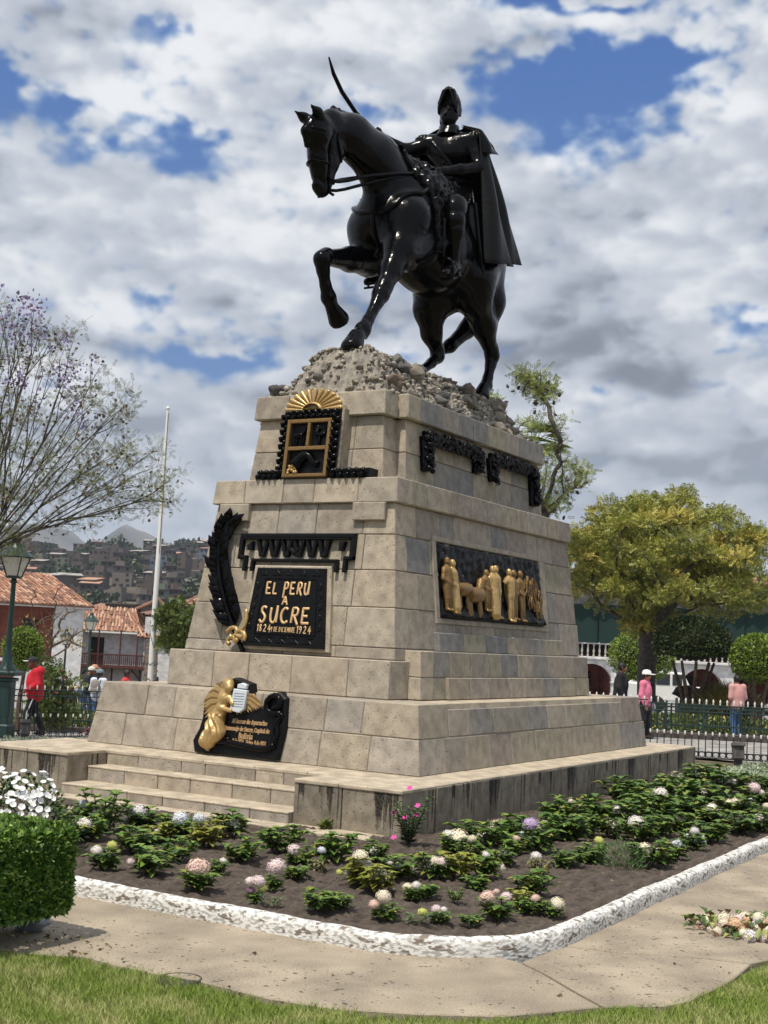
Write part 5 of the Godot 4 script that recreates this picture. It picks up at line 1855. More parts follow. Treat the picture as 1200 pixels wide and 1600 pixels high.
func make_ground() -> void:
	# one sheet to the horizon, sinking slowly to the west and behind the monument
	var sh := Shape.new()
	var rings := [0.0, 4.0, 6.0, 8.0, 10.0, 12.0, 14.0, 17.0, 20.0, 24.0, 30.0, 38.0, 50.0, 70.0, 110.0, 200.0, 500.0, 1500.0, 4000.0, 9000.0]
	for r in rings:
		for k in 96:
			var a := TAU * k / 96
			var x: float = cos(a) * r
			var z: float = sin(a) * r
			sh.p(Vector3(x, ground_height(x, z) - 0.10, z))
	for j in rings.size() - 1:
		for k in 96:
			var a := j * 96 + k
			var b := j * 96 + (k + 1) % 96
			sh.face(a, b + 96, b)
			sh.face(a, a + 96, b + 96)
	struct("ground", sh, M.earth)
	# street round the square
	sheet("road", -95.0, 40.0, -70.0, -10.6, 2.5, func(x: float, z: float) -> float: return ground_height(x, z) - 0.05, M.road)
	sheet("road", -95.0, -11.5, -10.7, 20.0, 2.5, func(x: float, z: float) -> float: return ground_height(x, z) - 0.045, M.road)
	# soil of the bed, turned over in clods
	noise.seed = 33
	noise.frequency = 1.0
	noise.fractal_octaves = 4
	var clods := func(x: float, z: float) -> float:
		var q := absf(noise.get_noise_2d(x * 7.0, z * 7.0)) * 0.05 + noise.get_noise_2d(x * 1.6, z * 1.6) * 0.03 + absf(noise.get_noise_2d(x * 19.0, z * 19.0)) * 0.022
		return 0.012 + q + minf(0.03, 0.02 * maxf(0.0, 7.6 - z)) * 0.5
	sheet("soil", -7.0, 4.97, -4.3, 7.72, 0.045, clods, M.soil, func(x: float, z: float) -> bool: return (x < 2.4 and z < 4.45) or Vector2(maxf(0.0, x - 4.12), maxf(0.0, z - 6.87)).length() > 0.84)
	# kerb
	var line := kerb_line()
	sh = Shape.new()
	var prof := [Vector2(0.0, -0.06), Vector2(0.0, 0.045), Vector2(-0.004, 0.082), Vector2(-0.02, 0.098), Vector2(-0.055, 0.102), Vector2(-0.088, 0.096), Vector2(-0.1, 0.08), Vector2(-0.1, 0.0)]
	var dense := PackedVector2Array()
	for i in line.size() - 1:
		for k in 4:
			dense.append(line[i].lerp(line[i + 1], k / 4.0))
	for i in dense.size():
		var d := (dense[mini(i + 1, dense.size() - 1)] - dense[maxi(i - 1, 0)]).normalized()
		var out := Vector2(-d.y, d.x)
		if out.dot(dense[i] - Vector2(0, 3)) < 0.0:
			out = -out
		for q in prof:
			var a := noise.get_noise_3d(dense[i].x * 5.0, q.y * 20.0 + q.x * 30.0, dense[i].y * 5.0)
			var o: Vector2 = dense[i] + out * (q.x + a * 0.012 + noise.get_noise_2d(dense[i].x * 0.7, dense[i].y * 0.7) * 0.02)
			sh.p(Vector3(o.x, q.y + (a * 0.012 + noise.get_noise_2d(dense[i].x + 50.0, dense[i].y) * 0.012 if q.y > 0.05 else 0.0), o.y))
	for i in dense.size() - 1:
		for k in prof.size() - 1:
			var a := i * prof.size() + k
			sh.face(a, a + prof.size(), a + prof.size() + 1)
			sh.face(a, a + prof.size() + 1, a + 1)
	struct("kerb", sh, M.kerb)
	# concrete path in slabs with open joints
	var path := Node3D.new()
	path.name = "path"
	path.set_meta("kind", "structure")
	add_child(path)
	var arc := PackedVector2Array()
	for q in line:
		if q.x > 3.9 and q.y > 6.8:
			arc.append(q)
	var one := poly([-7.0, 7.74, 3.9, 7.74])
	var two := PackedVector2Array()
	for q in arc:
		if q.y > 7.40 or q.x < 4.9:
			one.append(q - Vector2(0.04, 0.04))
	one.append_array(poly([4.99, 7.45, 5.2, 7.60, 5.46, 7.83, 5.66, 7.99, 5.36, 8.44, 5.05, 8.66, 4.7, 8.84, 4.37, 8.90, 3.95, 8.87, 3.7, 8.90, 3.42, 8.90, 3.2, 8.88, 3.05, 8.98, 2.6, 9.12, 1.0, 9.3, -7.0, 9.3]))
	two = poly([5.01, 7.43, 5.03, 7.0, 5.04, 6.93, 5.4, 6.84, 5.72, 6.67, 6.02, 6.60, 6.03, 6.95, 6.02, 7.2, 5.97, 7.6, 5.9, 7.76, 5.68, 7.97, 5.48, 7.81, 5.22, 7.585])
	var three := poly([5.04, 6.91, 5.03, -4.3, 6.6, -4.3, 6.6, 3.0, 6.3, 5.4, 6.12, 6.1, 6.1, 6.35, 6.02, 6.58, 5.72, 6.65, 5.4, 6.82])
	var flat := func(h: float, y: float, o: float) -> Vector3: return Vector3(h, o, -y)
	for s in [one, two, three]:
		var up := PackedVector2Array()
		for q in s:
			up.append(Vector2(q.x, -q.y))
		sh = Shape.new()
		sh.prism(up, flat, -0.12, 0.0 + rng.randf() * 0.004, 0.006)
		struct("slab", sh, M.concrete, path)
	# lawn sheet beyond the path
	noise.seed = 44
	sheet("lawn", -7.0, 14.0, 6.0, 15.5, 0.2, func(x: float, z: float) -> float: return -0.03 + 0.03 * noise.get_noise_2d(x, z), M.turf, func(x: float, z: float) -> bool: return lawn_edge(x) > z + 0.25)
	# grass blades
	var tuft := Shape.new()
	tuft.tinted = true
	for i in 7:
		var a := rng.randf() * TAU
		var b := Vector3(cos(a), 0, sin(a)) * rng.randf() * 0.018
		var d := Vector3(vary(0.5), 1.0, vary(0.5)).normalized()
		var hh := 0.026 + rng.randf() * 0.022
		var s := Vector3(sin(a), 0, -cos(a)) * 0.0016
		var g := 0.75 + rng.randf() * 0.5
		tuft.tint = Color(g, g, g)
		var k := tuft.v.size()
		var m := b + d * hh * 0.6
		tuft.p(b - s)
		tuft.p(b + s)
		tuft.p(m + s * 0.8)
		tuft.p(m - s * 0.8)
		tuft.p(b + d * hh + Vector3(vary(0.012), -0.004, vary(0.012)))
		tuft.face(k, k + 1, k + 2)
		tuft.face(k, k + 2, k + 3)
		tuft.face(k + 3, k + 2, k + 4)
	var where := []
	var tones := []
	while where.size() < 34000:
		var x := rng.randf_range(2.0, 7.6)
		var z := lawn_edge(x) - 0.05 + absf(rng.randfn(0.0, 0.05)) + rng.randf() * 1.5
		if z > 12.1 or z > 17.6 - x * 1.2:
			continue
		where.append(Transform3D(Basis(Vector3.UP, rng.randf() * TAU) * Basis.from_scale(Vector3.ONE * (0.7 + rng.randf() * 0.6)), Vector3(x, -0.03 + 0.03 * noise.get_noise_2d(x, z), z)))
		var straw := clampf(0.32 + noise.get_noise_2d(x * 2.2, z * 2.2) * 0.9 + vary(0.3), 0.0, 1.0)
		straw *= ss(0.0, 0.35, z - lawn_edge(x) + 0.1)
		tones.append(Color(0.26, 0.36, 0.06).lerp(Color(0.62, 0.58, 0.28), straw * 0.85))
	var gm: StandardMaterial3D = M.leaf.duplicate()
	gm.roughness = 0.6
	var gr := scatter("grass", tuft.mesh(gm), where, self, tones)
	tag(gr, "short mown grass, green with straw coloured patches, along the path", "grass", "", "stuff")


func lawn_edge(x: float) -> float:  # the lawn begins at this z
	var pts := [[-7.0, 9.4], [1.0, 9.35], [2.6, 9.16], [3.05, 8.99], [3.2, 8.87], [3.45, 8.92], [3.95, 8.88], [4.37, 8.93], [4.8, 8.82], [5.1, 8.66], [5.36, 8.47], [5.66, 8.08], [5.9, 7.72], [6.02, 7.3], [6.12, 6.4], [6.6, 6.0], [14.0, 6.0]]
	for i in pts.size() - 1:
		if x < pts[i + 1][0]:
			return lerpf(pts[i][1], pts[i + 1][1], (x - pts[i][0]) / (pts[i + 1][0] - pts[i][0]))
	return 6.0


# hydrangeas: x, z, width, height factor, kind | flower x, y, z, diameter, colour
const PLANTS := """
0.66 5.97 0.25 1.7 h
0.37 5.99 0.25 1.0 h | -0.02 0.15 0.03 0.08 P | 0.08 0.21 -0.02 0.09 B | 0.03 0.14 -0.00 0.06 W
0.84 6.34 0.22 1.0 h | -0.02 0.12 0.02 0.13 W
0.78 5.63 0.24 1.0 h | -0.02 0.15 0.03 0.14 L | -0.11 0.05 0.07 0.07 L
1.26 5.97 0.21 0.9 y | 0.02 0.11 -0.00 0.07 Y | -0.02 0.07 0.02 0.07 W
1.30 5.79 0.24 1.0 h | 0.01 0.17 0.01 0.13 B
1.68 5.92 0.24 1.0 y | -0.05 0.22 0.05 0.10 B
1.48 5.35 0.23 1.1 h | 0.04 0.10 -0.01 0.12 W
2.25 6.24 0.20 1.0 h
1.50 6.53 0.26 0.9 h | -0.08 0.11 0.06 0.08 Y
1.78 7.16 0.18 1.0 h | -0.05 0.13 0.05 0.08 W | -0.07 0.07 0.05 0.06 W | 0.04 0.17 -0.00 0.07 Y
1.89 6.54 0.19 1.0 h
2.08 7.05 0.24 0.9 h | -0.11 0.05 0.07 0.07 P
2.66 7.28 0.18 0.9 h | 0.01 0.14 0.01 0.15 R
2.43 6.77 0.11 1.1 h | 0.04 0.10 -0.01 0.05 W
2.21 5.69 0.25 1.0 h
2.62 6.04 0.16 1.0 h | -0.03 0.11 0.03 0.10 P | 0.00 0.05 0.01 0.07 Y
2.74 5.77 0.24 1.1 h | -0.02 0.05 0.02 0.07 V
2.85 6.14 0.13 0.9 d | 0.02 0.15 0.00 0.06 B
2.89 6.50 0.14 0.8 h
3.00 6.92 0.11 1.0 h | 0.02 0.15 0.00 0.12 P
3.16 7.33 0.09 1.0 h | -0.03 0.13 0.03 0.06 W | 0.02 0.13 0.01 0.09 P | -0.03 0.07 0.02 0.06 D | 0.04 0.09 -0.01 0.06 Y
3.29 7.33 0.12 0.8 t
3.58 7.24 0.17 0.9 h
3.62 7.12 0.14 0.9 h
3.35 6.36 0.23 1.0 y | -0.01 0.19 0.03 0.11 C | 0.02 0.14 0.00 0.09 W | -0.08 0.08 0.06 0.06 W | -0.13 0.08 0.09 0.05 Y | -0.07 0.05 0.04 0.05 B
3.54 6.48 0.21 1.0 y | 0.02 0.10 -0.00 0.11 C | 0.02 0.06 -0.01 0.06 C
2.92 5.47 0.18 1.0 h | 0.00 0.07 0.01 0.09 W
3.41 5.98 0.20 1.0 h | 0.00 0.09 0.01 0.06 W | 0.02 0.05 -0.01 0.06 W | -0.05 0.11 0.04 0.05 W
3.99 7.17 0.13 0.8 h | -0.00 0.13 0.02 0.09 C | -0.05 0.08 0.04 0.07 R
3.24 4.80 0.22 1.0 h | 0.04 0.13 -0.01 0.18 C | -0.03 0.16 0.04 0.10 W
3.00 4.06 0.22 1.0 h
3.23 4.14 0.24 1.0 h | -0.01 0.11 0.02 0.05 W | -0.02 0.05 0.02 0.14 P
3.59 5.79 0.20 1.1 h | -0.02 0.09 0.02 0.10 P | 0.01 0.12 0.01 0.09 C | 0.06 0.12 -0.02 0.10 P
3.72 5.67 0.20 1.1 y
3.82 5.46 0.21 1.0 h | 0.10 0.07 -0.05 0.09 C | 0.02 0.16 0.01 0.06 W
3.72 4.91 0.16 1.0 h | -0.02 0.07 0.02 0.05 P | 0.01 0.10 0.01 0.05 W | 0.05 0.05 -0.03 0.08 D
3.27 3.76 0.28 1.0 h | -0.09 0.11 0.07 0.17 C
3.62 4.09 0.27 1.0 h | -0.02 0.22 0.04 0.13 V | -0.08 0.13 0.06 0.07 B
3.52 3.38 0.27 1.0 h | -0.09 0.11 0.06 0.14 C
3.62 3.28 0.27 1.0 h
3.08 2.29 0.29 1.0 h | -0.04 0.11 0.04 0.07 Y
3.31 2.39 0.29 1.0 h | -0.04 0.24 0.05 0.05 P | 0.00 0.17 0.02 0.04 P
4.11 4.62 0.19 0.8 h
4.12 5.16 0.18 1.0 d | -0.01 0.15 0.03 0.08 W | 0.05 0.06 -0.02 0.05 Y
4.03 5.97 0.14 0.9 h
3.88 6.41 0.12 0.9 h
3.85 6.58 0.12 1.0 h | -0.02 0.08 0.02 0.07 C | 0.03 0.10 -0.00 0.06 W
4.09 6.43 0.07 1.4 h
4.20 7.18 0.13 0.8 t | 0.04 0.05 -0.02 0.06 Y
4.30 7.04 0.10 0.9 h | -0.02 0.08 0.02 0.06 P | 0.02 0.08 -0.00 0.04 W
4.46 6.96 0.10 0.7 h
4.52 6.72 0.16 1.0 h | -0.05 0.13 0.04 0.10 R | 0.00 0.17 0.02 0.04 R
4.38 5.87 0.20 1.0 h
4.50 6.31 0.13 1.2 y | -0.08 0.06 0.06 0.08 P
4.61 6.43 0.13 1.0 h | 0.03 0.10 -0.01 0.06 R
4.75 6.38 0.12 0.9 h | 0.02 0.08 -0.00 0.09 C
3.73 2.15 0.33 1.0 h | -0.07 0.18 0.06 0.11 W | 0.01 0.13 0.01 0.16 W
3.80 2.76 0.20 1.0 h | 0.01 0.09 0.00 0.14 C
3.62 2.85 0.24 1.0 h | 0.04 0.06 -0.01 0.08 W
2.93 0.11 0.34 1.0 h | -0.05 0.17 0.05 0.08 Y | -0.10 0.13 0.07 0.06 Y
4.44 4.28 0.23 1.1 f
4.12 4.08 0.20 0.8 h | 0.05 0.15 -0.01 0.08 Y
4.14 4.27 0.19 0.8 h
3.57 0.68 0.28 1.0 h | 0.00 0.21 0.02 0.15 W | -0.00 0.10 0.01 0.15 W
3.63 1.31 0.32 1.0 h | -0.00 0.12 0.02 0.09 W
3.87 1.23 0.30 1.0 h
3.51 -0.12 0.36 1.0 h | -0.05 0.10 0.04 0.13 L | 0.05 0.14 -0.01 0.08 Y
3.04 -1.53 0.28 1.0 h | 0.00 0.18 0.02 0.17 C
3.14 -2.40 0.38 1.0 h | -0.07 0.17 0.06 0.11 W | 0.04 0.12 -0.01 0.15 W
3.57 -1.72 0.36 1.0 h | -0.06 0.17 0.05 0.10 W | 0.04 0.17 -0.00 0.11 P | 0.10 0.17 -0.04 0.10 W | 0.02 0.12 0.00 0.13 C
3.77 -1.98 0.31 1.0 h | -0.01 0.13 0.02 0.12 W
4.19 -0.95 0.29 0.9 h | -0.05 0.21 0.05 0.14 P | 0.02 0.16 0.01 0.08 P
3.79 -0.21 0.36 1.0 h | 0.00 0.17 0.02 0.12 P
3.97 1.04 0.33 1.0 h | 0.11 0.15 -0.04 0.09 W
4.29 1.32 0.28 0.9 h | 0.01 0.19 0.02 0.11 W
4.15 0.13 0.32 0.9 h | -0.08 0.11 0.06 0.12 O | -0.01 0.12 0.02 0.11 C | 0.05 0.14 -0.01 0.10 C
4.27 -0.03 0.22 0.9 h | -0.02 0.09 0.02 0.10 C | 0.04 0.16 -0.00 0.07 L
4.71 1.15 0.25 0.9 h | 0.00 0.11 0.01 0.12 P | -0.05 0.05 0.03 0.06 W
4.62 1.55 0.28 0.9 h
4.59 2.30 0.26 0.9 h
4.18 1.99 0.24 1.0 h | 0.00 0.11 0.01 0.10 P
4.10 2.42 0.27 1.0 h
4.10 2.84 0.26 1.0 h | -0.04 0.17 0.04 0.14 W | -0.05 0.05 0.03 0.07 V
4.59 2.91 0.20 1.0 h | 0.01 0.16 0.01 0.08 L | -0.05 0.11 0.04 0.06 L | 0.06 0.11 -0.02 0.06 L | 0.05 0.05 -0.02 0.10 B
4.62 3.56 0.19 1.0 h | 0.02 0.12 -0.00 0.10 B
4.56 4.03 0.23 1.0 h | -0.02 0.12 0.03 0.13 C | 0.01 0.06 -0.00 0.05 V
4.60 3.79 0.15 0.9 h | -0.03 0.09 0.03 0.06 W
4.55 0.29 0.20 0.9 h | 0.02 0.15 0.01 0.08 C
3.44 -1.08 0.30 0.9 h | -0.01 0.10 0.02 0.13 P
3.24 -0.54 0.31 1.0 h | 0.06 0.12 -0.02 0.11 C
3.26 0.52 0.29 1.0 h | -0.01 0.07 0.01 0.09 W | -0.01 0.07 0.01 0.09 C
3.22 0.08 0.29 1.0 h | 0.01 0.08 0.01 0.10 W
3.26 1.75 0.29 1.0 h
3.81 -2.76 0.26 1.0 h
0.71 6.49 0.21 1.1 h
3.56 4.38 0.20 1.0 h | 0.03 0.13 -0.00 0.06 R
3.45 4.91 0.19 1.0 h | 0.01 0.17 0.01 0.07 C | -0.01 0.05 0.01 0.07 P
"""
const BLOOM := {"C": [0.88, 0.82, 0.66], "W": [0.90, 0.87, 0.84], "P": [0.86, 0.72, 0.74], "R": [0.84, 0.60, 0.56], "L": [0.84, 0.79, 0.85], "B": [0.78, 0.81, 0.90], "V": [0.62, 0.48, 0.76], "D": [0.30, 0.16, 0.30], "Y": [0.68, 0.70, 0.22], "O": [0.82, 0.58, 0.40]}
const BLOOM_WORD := {"C": "cream", "W": "white", "P": "pale pink", "R": "salmon pink", "L": "lilac white", "B": "pale blue", "V": "violet", "D": "dark purple", "Y": "yellow green", "O": "peach"}


func leaf_tone(kind: String) -> Color:
	var r := rng.randf()
	var c := Color(0.05, 0.11, 0.018).lerp(Color(0.19, 0.29, 0.05), r * r)
	if kind == "y" or rng.randf() < 0.10:
		c = c.lerp(Color(0.34, 0.31, 0.06), 0.35 + rng.randf() * 0.5)
	if kind == "d":
		c = c.lerp(Color(0.20, 0.15, 0.08), 0.3 + rng.randf() * 0.6)
	if kind == "t":
		c = c.lerp(Color(0.12, 0.20, 0.12), 0.5)
	return c


func foliage_mesh(kind: String, tall: float) -> ArrayMesh:  # unit width plant
	var sh := Shape.new()
	sh.tinted = true
	if kind == "f":
		for i in 420:
			var a := rng.randf() * TAU
			var r := sqrt(rng.randf()) * 0.5
			sh.tint = Color(0.05, 0.11, 0.03).lerp(Color(0.12, 0.2, 0.06), rng.randf())
			var b := Vector3(cos(a) * r, rng.randf() * (0.75 - r * 0.7), sin(a) * r)
			sh.leaf(b, (Vector3(cos(a) * r, 0.3 + rng.randf() * 0.5, sin(a) * r) + ball_dir() * 0.4).normalized(), ball_dir(), 0.16, 0.025, 0.1, 0.2)
		return sh.mesh(M.leaf)
	var stems := 10 if kind != "t" else 3
	for s in stems:
		var a := TAU * s / stems + vary(0.5)
		var lean := 0.25 + rng.randf() * 0.5 if s > 0 else 0.1
		var d := Vector3(cos(a) * lean, 1.0, sin(a) * lean).normalized()
		var hgt := (0.38 + rng.randf() * 0.32) * tall
		var root := Vector3(cos(a), 0, sin(a)) * 0.08
		sh.tint = Color(0.10, 0.09, 0.04)
		sh.line(root, root + d * hgt, 0.018, 0.012, 4)
		var turns := 5 if kind != "d" else 3
		for k in turns:
			var f := 0.35 + 0.65 * k / (turns - 1.0)
			var at := root + d * hgt * f
			var n := 2 if k < turns - 1 else 4
			for e in n:
				var b := a + k * 1.57 + TAU * e / n + vary(0.35)
				var up := 0.15 + 0.5 * f + vary(0.2)
				var dir := Vector3(cos(b), up, sin(b)).normalized()
				sh.tint = leaf_tone(kind)
				var ln := (0.30 - 0.08 * f + vary(0.06)) * (1.1 if kind != "d" else 0.8)
				if kind == "d":
					dir.y -= 0.7
				sh.leaf(at, dir.normalized(), Vector3.UP, ln, ln * (0.62 if kind != "t" else 0.3), 0.22, 0.5 + rng.randf() * 0.4)
	return sh.mesh(M.leaf)


func flower_mesh(code: String) -> ArrayMesh:  # dome of four-petalled florets, unit diameter
	var sh := Shape.new()
	sh.tinted = true
	var c := Color(BLOOM[code][0], BLOOM[code][1], BLOOM[code][2])
	sh.tint = Color(c.r * 0.8, c.g * 0.8, c.b * 0.75)
	sh.ball(Vector3.ZERO, Vector3(0.40, 0.33, 0.40), 10, 7)
	for i in 130:
		var y := 1.0 - 1.5 * (i + 0.5) / 130.0
		var a := i * 2.39996
		var r := sqrt(maxf(0.0, 1.0 - y * y))
		var d := (Vector3(cos(a) * r, y, sin(a) * r) + ball_dir() * 0.10).normalized()
		var at := d * (0.44 + vary(0.06)) * Vector3(1.0, 0.82, 1.0)
		var u := d.cross(Vector3(0.3, 0.9, 0.2)).normalized()
		var w := d.cross(u)
		var spin := rng.randf() * TAU
		var tone := 0.82 + rng.randf() * 0.24
		var cc := Color(c.r * tone, c.g * tone, c.b * tone)
		if code in ["P", "W", "C", "R"] and rng.randf() < 0.3:
			cc = cc.lerp(Color(0.8, 0.55, 0.6) if code != "R" else Color(0.85, 0.7, 0.5), 0.5)
		if rng.randf() < 0.06:
			cc = cc.lerp(Color(0.45, 0.5, 0.15), 0.6)
		sh.tint = cc
		for k in 4:
			var b := spin + k * PI / 2
			var o := u * cos(b) + w * sin(b)
			var s := u * -sin(b) + w * cos(b)
			var z := 0.044 + rng.randf() * 0.014
			var k0 := sh.v.size()
			sh.p(at)
			sh.p(at + (o * 0.7 - s * 0.55) * z + d * 0.012)
			sh.p(at + o * z * 1.25 + d * 0.02)
			sh.p(at + (o * 0.7 + s * 0.55) * z + d * 0.012)
			sh.face(k0, k0 + 1, k0 + 2)
			sh.face(k0, k0 + 2, k0 + 3)
	return sh.mesh(M.petal)


func make_bed_plants() -> void:
	var leafs := {}
	for k in ["h", "y", "d", "t", "f"]:
		leafs[k] = []
		for i in (6 if k == "h" else 2):
			leafs[k].append([foliage_mesh(k, 1.0), foliage_mesh(k, 1.7)])
	var heads := {}
	for k in BLOOM:
		heads[k] = flower_mesh(k)
	var rows := Array(PLANTS.strip_edges().split("\n"))
	rows.sort_custom(func(p, q): return float(p.split(" ")[0]) - float(p.split(" ")[1]) < float(q.split(" ")[0]) - float(q.split(" ")[1]))
	var seen := {}
	for row in rows:
		var bits: PackedStringArray = row.split("|")
		var a := bits[0].strip_edges().split(" ")
		var at := Vector3(float(a[0]), 0.035, float(a[1]))
		var w := float(a[2]) * 1.12
		var colours := []
		for i in range(1, bits.size()):
			var c: String = BLOOM_WORD[bits[i].strip_edges().split(" ")[4]]
			if not c in colours:
				colours.append(c)
		var where := "by the steps" if at.x < 1.6 and at.z < 6.3 else "along front kerb" if at.z > 6.75 and at.x < 3.9 else "in front bed" if at.x < 2.6 else "at kerb corner" if at.z > 5.6 and at.x > 3.6 else "below right platform wall" if at.x < 3.4 and at.z < 5.2 else "along right kerb" if at.x > 4.35 else "in right bed"
		var bloom := ""
		if colours.size():
			bloom = " with %d %s bloom%s" % [bits.size() - 1, " and ".join(colours.slice(0, 2)), "s" if bits.size() > 2 else ""]
		else:
			bloom = " without blooms"
		var looks: String = {"h": "green hydrangea", "y": "yellowing hydrangea", "d": "withered hydrangea", "t": "thin young plant", "f": "feathery fine-leaved plant"}[a[4]]
		if float(a[3]) > 1.3:
			looks = "tall " + looks
		elif w < 0.16:
			looks = "tiny " + looks
		elif w < 0.21:
			looks = "small " + looks
		elif w > 0.275:
			looks = "broad " + looks
		var label := looks + bloom + " " + where
		var n: int = seen.get(label, 0)
		seen[label] = n + 1
		if n > 0:
			label += "; %s from the hedge" % ORDINAL[n + 1]
		var t := thing("hydrangea_plant", label, "flower", at, rng.randf() * TAU, "plants of the flower bed")
		var tall := float(a[3])
		var f := shared("foliage", pick(leafs[a[4]])[1 if tall > 1.3 else 0], t)
		f.scale = Vector3(w, w * (0.85 if tall > 1.3 else tall * 0.80), w) * 1.36
		for i in range(1, bits.size()):
			var q := bits[i].strip_edges().split(" ")
			var o := t.basis.inverse() * Vector3(float(q[0]), maxf(float(q[1]), 0.07) + 0.006, float(q[2]))
			shared("flower_head", heads[q[4]], t, Transform3D(Basis.from_euler(Vector3(vary(0.35), rng.randf() * TAU, vary(0.35))) * Basis.from_scale(Vector3.ONE * float(q[3]) * 1.12), o))
	# periwinkle with magenta flowers against the platform corner
	var t := thing("periwinkle_plant", "upright periwinkle with magenta flowers against the platform corner", "flower", Vector3(2.74, 0.035, 4.62))
	var sh := Shape.new()
	sh.tinted = true
	for s in 9:
		var a := TAU * s / 9.0
		var d := Vector3(cos(a) * 0.42, 1.0, sin(a) * 0.42).normalized()
		var ln := 0.24 + rng.randf() * 0.16 if s > 0 else 0.46
		sh.tint = Color(0.06, 0.07, 0.03)
		sh.line(Vector3.ZERO, d * ln, 0.006, 0.003, 5)
		for k in 22:
			sh.tint = Color(0.035, 0.085, 0.02).lerp(Color(0.09, 0.17, 0.05), rng.randf())
			sh.leaf(d * ln * (0.12 + 0.88 * k / 22.0), (Vector3(cos(k * 2.4), 0.35, sin(k * 2.4))).normalized(), Vector3.UP, 0.075, 0.036, 0.15, 0.3)
	part("foliage", sh, M.leaf, t)
	for q in [[0.0, 0.47, 0.02], [-0.10, 0.27, 0.08], [0.01, 0.24, 0.1], [0.10, 0.27, 0.06], [-0.06, 0.08, 0.14], [0.05, 0.33, -0.04]]:
		sh = Shape.new()
		sh.tinted = true
		sh.tint = Color(0.66, 0.07, 0.36)
		for k in 5:
			var a := TAU * k / 5.0
			sh.leaf(Vector3.ZERO, Vector3(cos(a), 0.25, sin(a)).normalized(), Vector3.UP, 0.032, 0.026, 0.05, 0.1)
		shared("flower", sh.mesh(M.petal), t, Transform3D(Basis(Vector3.RIGHT, 0.7), Vector3(q[0], q[1], q[2])))
	# white petunias behind the hedge
	t = thing("petunia_bush", "mound of white petunias between the clipped hedge and the left pier", "flower", Vector3(0.72, 0.0, 7.0))
	sh = Shape.new()
	sh.tinted = true
	for i in 1500:
		var d := ball_dir()
		d.y = absf(d.y)
		var r := 0.75 + rng.randf() * 0.25
		sh.tint = Color(0.03, 0.07, 0.02).lerp(Color(0.09, 0.15, 0.045), rng.randf())
		sh.leaf(d * r * Vector3(0.54, 0.58, 0.48), (d + ball_dir() * 0.7).normalized(), Vector3.UP, 0.05, 0.026, 0.2, 0.4)
	part("foliage", sh, M.leaf, t)
	var pet := Shape.new()
	pet.tinted = true
	pet.tint = Color(0.84, 0.85, 0.86)
	for k in 10:
		var a := TAU * k / 10.0
		var b := TAU * (k + 1) / 10.0
		var w := 1.0 if k % 2 == 0 else 0.9
		var w2 := 0.9 if k % 2 == 0 else 1.0
		pet.tri(Vector3(0, -0.25, 0), Vector3(cos(b) * 0.5 * w2, 0.06, sin(b) * 0.5 * w2), Vector3(cos(a) * 0.5 * w, 0.06, sin(a) * 0.5 * w))
	pet.tint = Color(0.5, 0.52, 0.2)
	pet.ball(Vector3(0, -0.12, 0), Vector3.ONE * 0.06, 6, 4)
	var pm := pet.mesh(M.petal)
	for i in 240:
		var d := Vector3(vary(1.0), rng.randf() * 1.1 + 0.15, 0.15 + rng.randf()).normalized()
		if rng.randf() < 0.25:
			d = Vector3(vary(1.0), 1.0, vary(0.6)).normalized()
		shared("flower", pm, t, aimed((d + ball_dir() * 0.35).normalized(), d * Vector3(0.57, 0.61, 0.50) * (0.98 + rng.randf() * 0.1), 0.044 + rng.randf() * 0.014, rng.randf() * TAU))


func leaf_block(half: Vector3, count: int, round_by: float, tones: Array, size: float) -> Array:  # leaf transforms and tints over a rounded box, dense at the skin
	var where := []
	var cols := []
	for i in count:
		var d := Vector3(vary(1.0), vary(1.0), vary(1.0))
		var ax := rng.randi() % 3
		d[ax] = signf(d[ax]) if d[ax] != 0.0 else 1.0
		var q := d * half
		var inner := (half - Vector3.ONE * round_by).clamp(Vector3.ZERO, Vector3.ONE * 99.0)
		var c := q.clamp(-inner, inner)
		var n := (q - c).normalized() if (q - c).length() > 0.001 else d.normalized()
		var at := c + n * (round_by * (0.80 + 0.23 * rng.randf()))
		var dir := (n * 0.7 + ball_dir() * 0.8 + Vector3.UP * 0.35).normalized()
		where.append(aimed(dir, at, size * (0.7 + rng.randf() * 0.6), rng.randf() * TAU))
		var col: Color = tones[0].lerp(tones[1], rng.randf())
		if rng.randf() < 0.12 and tones.size() > 2:
			col = tones[2]
		cols.append(col)
	return [where, cols]


func plain_leaf(width := 0.55, fold := 0.2) -> ArrayMesh:
	var sh := Shape.new()
	sh.leaf(Vector3.ZERO, Vector3.UP, Vector3.BACK, 1.0, width, fold, 0.4)
	return sh.mesh(M.leaf)


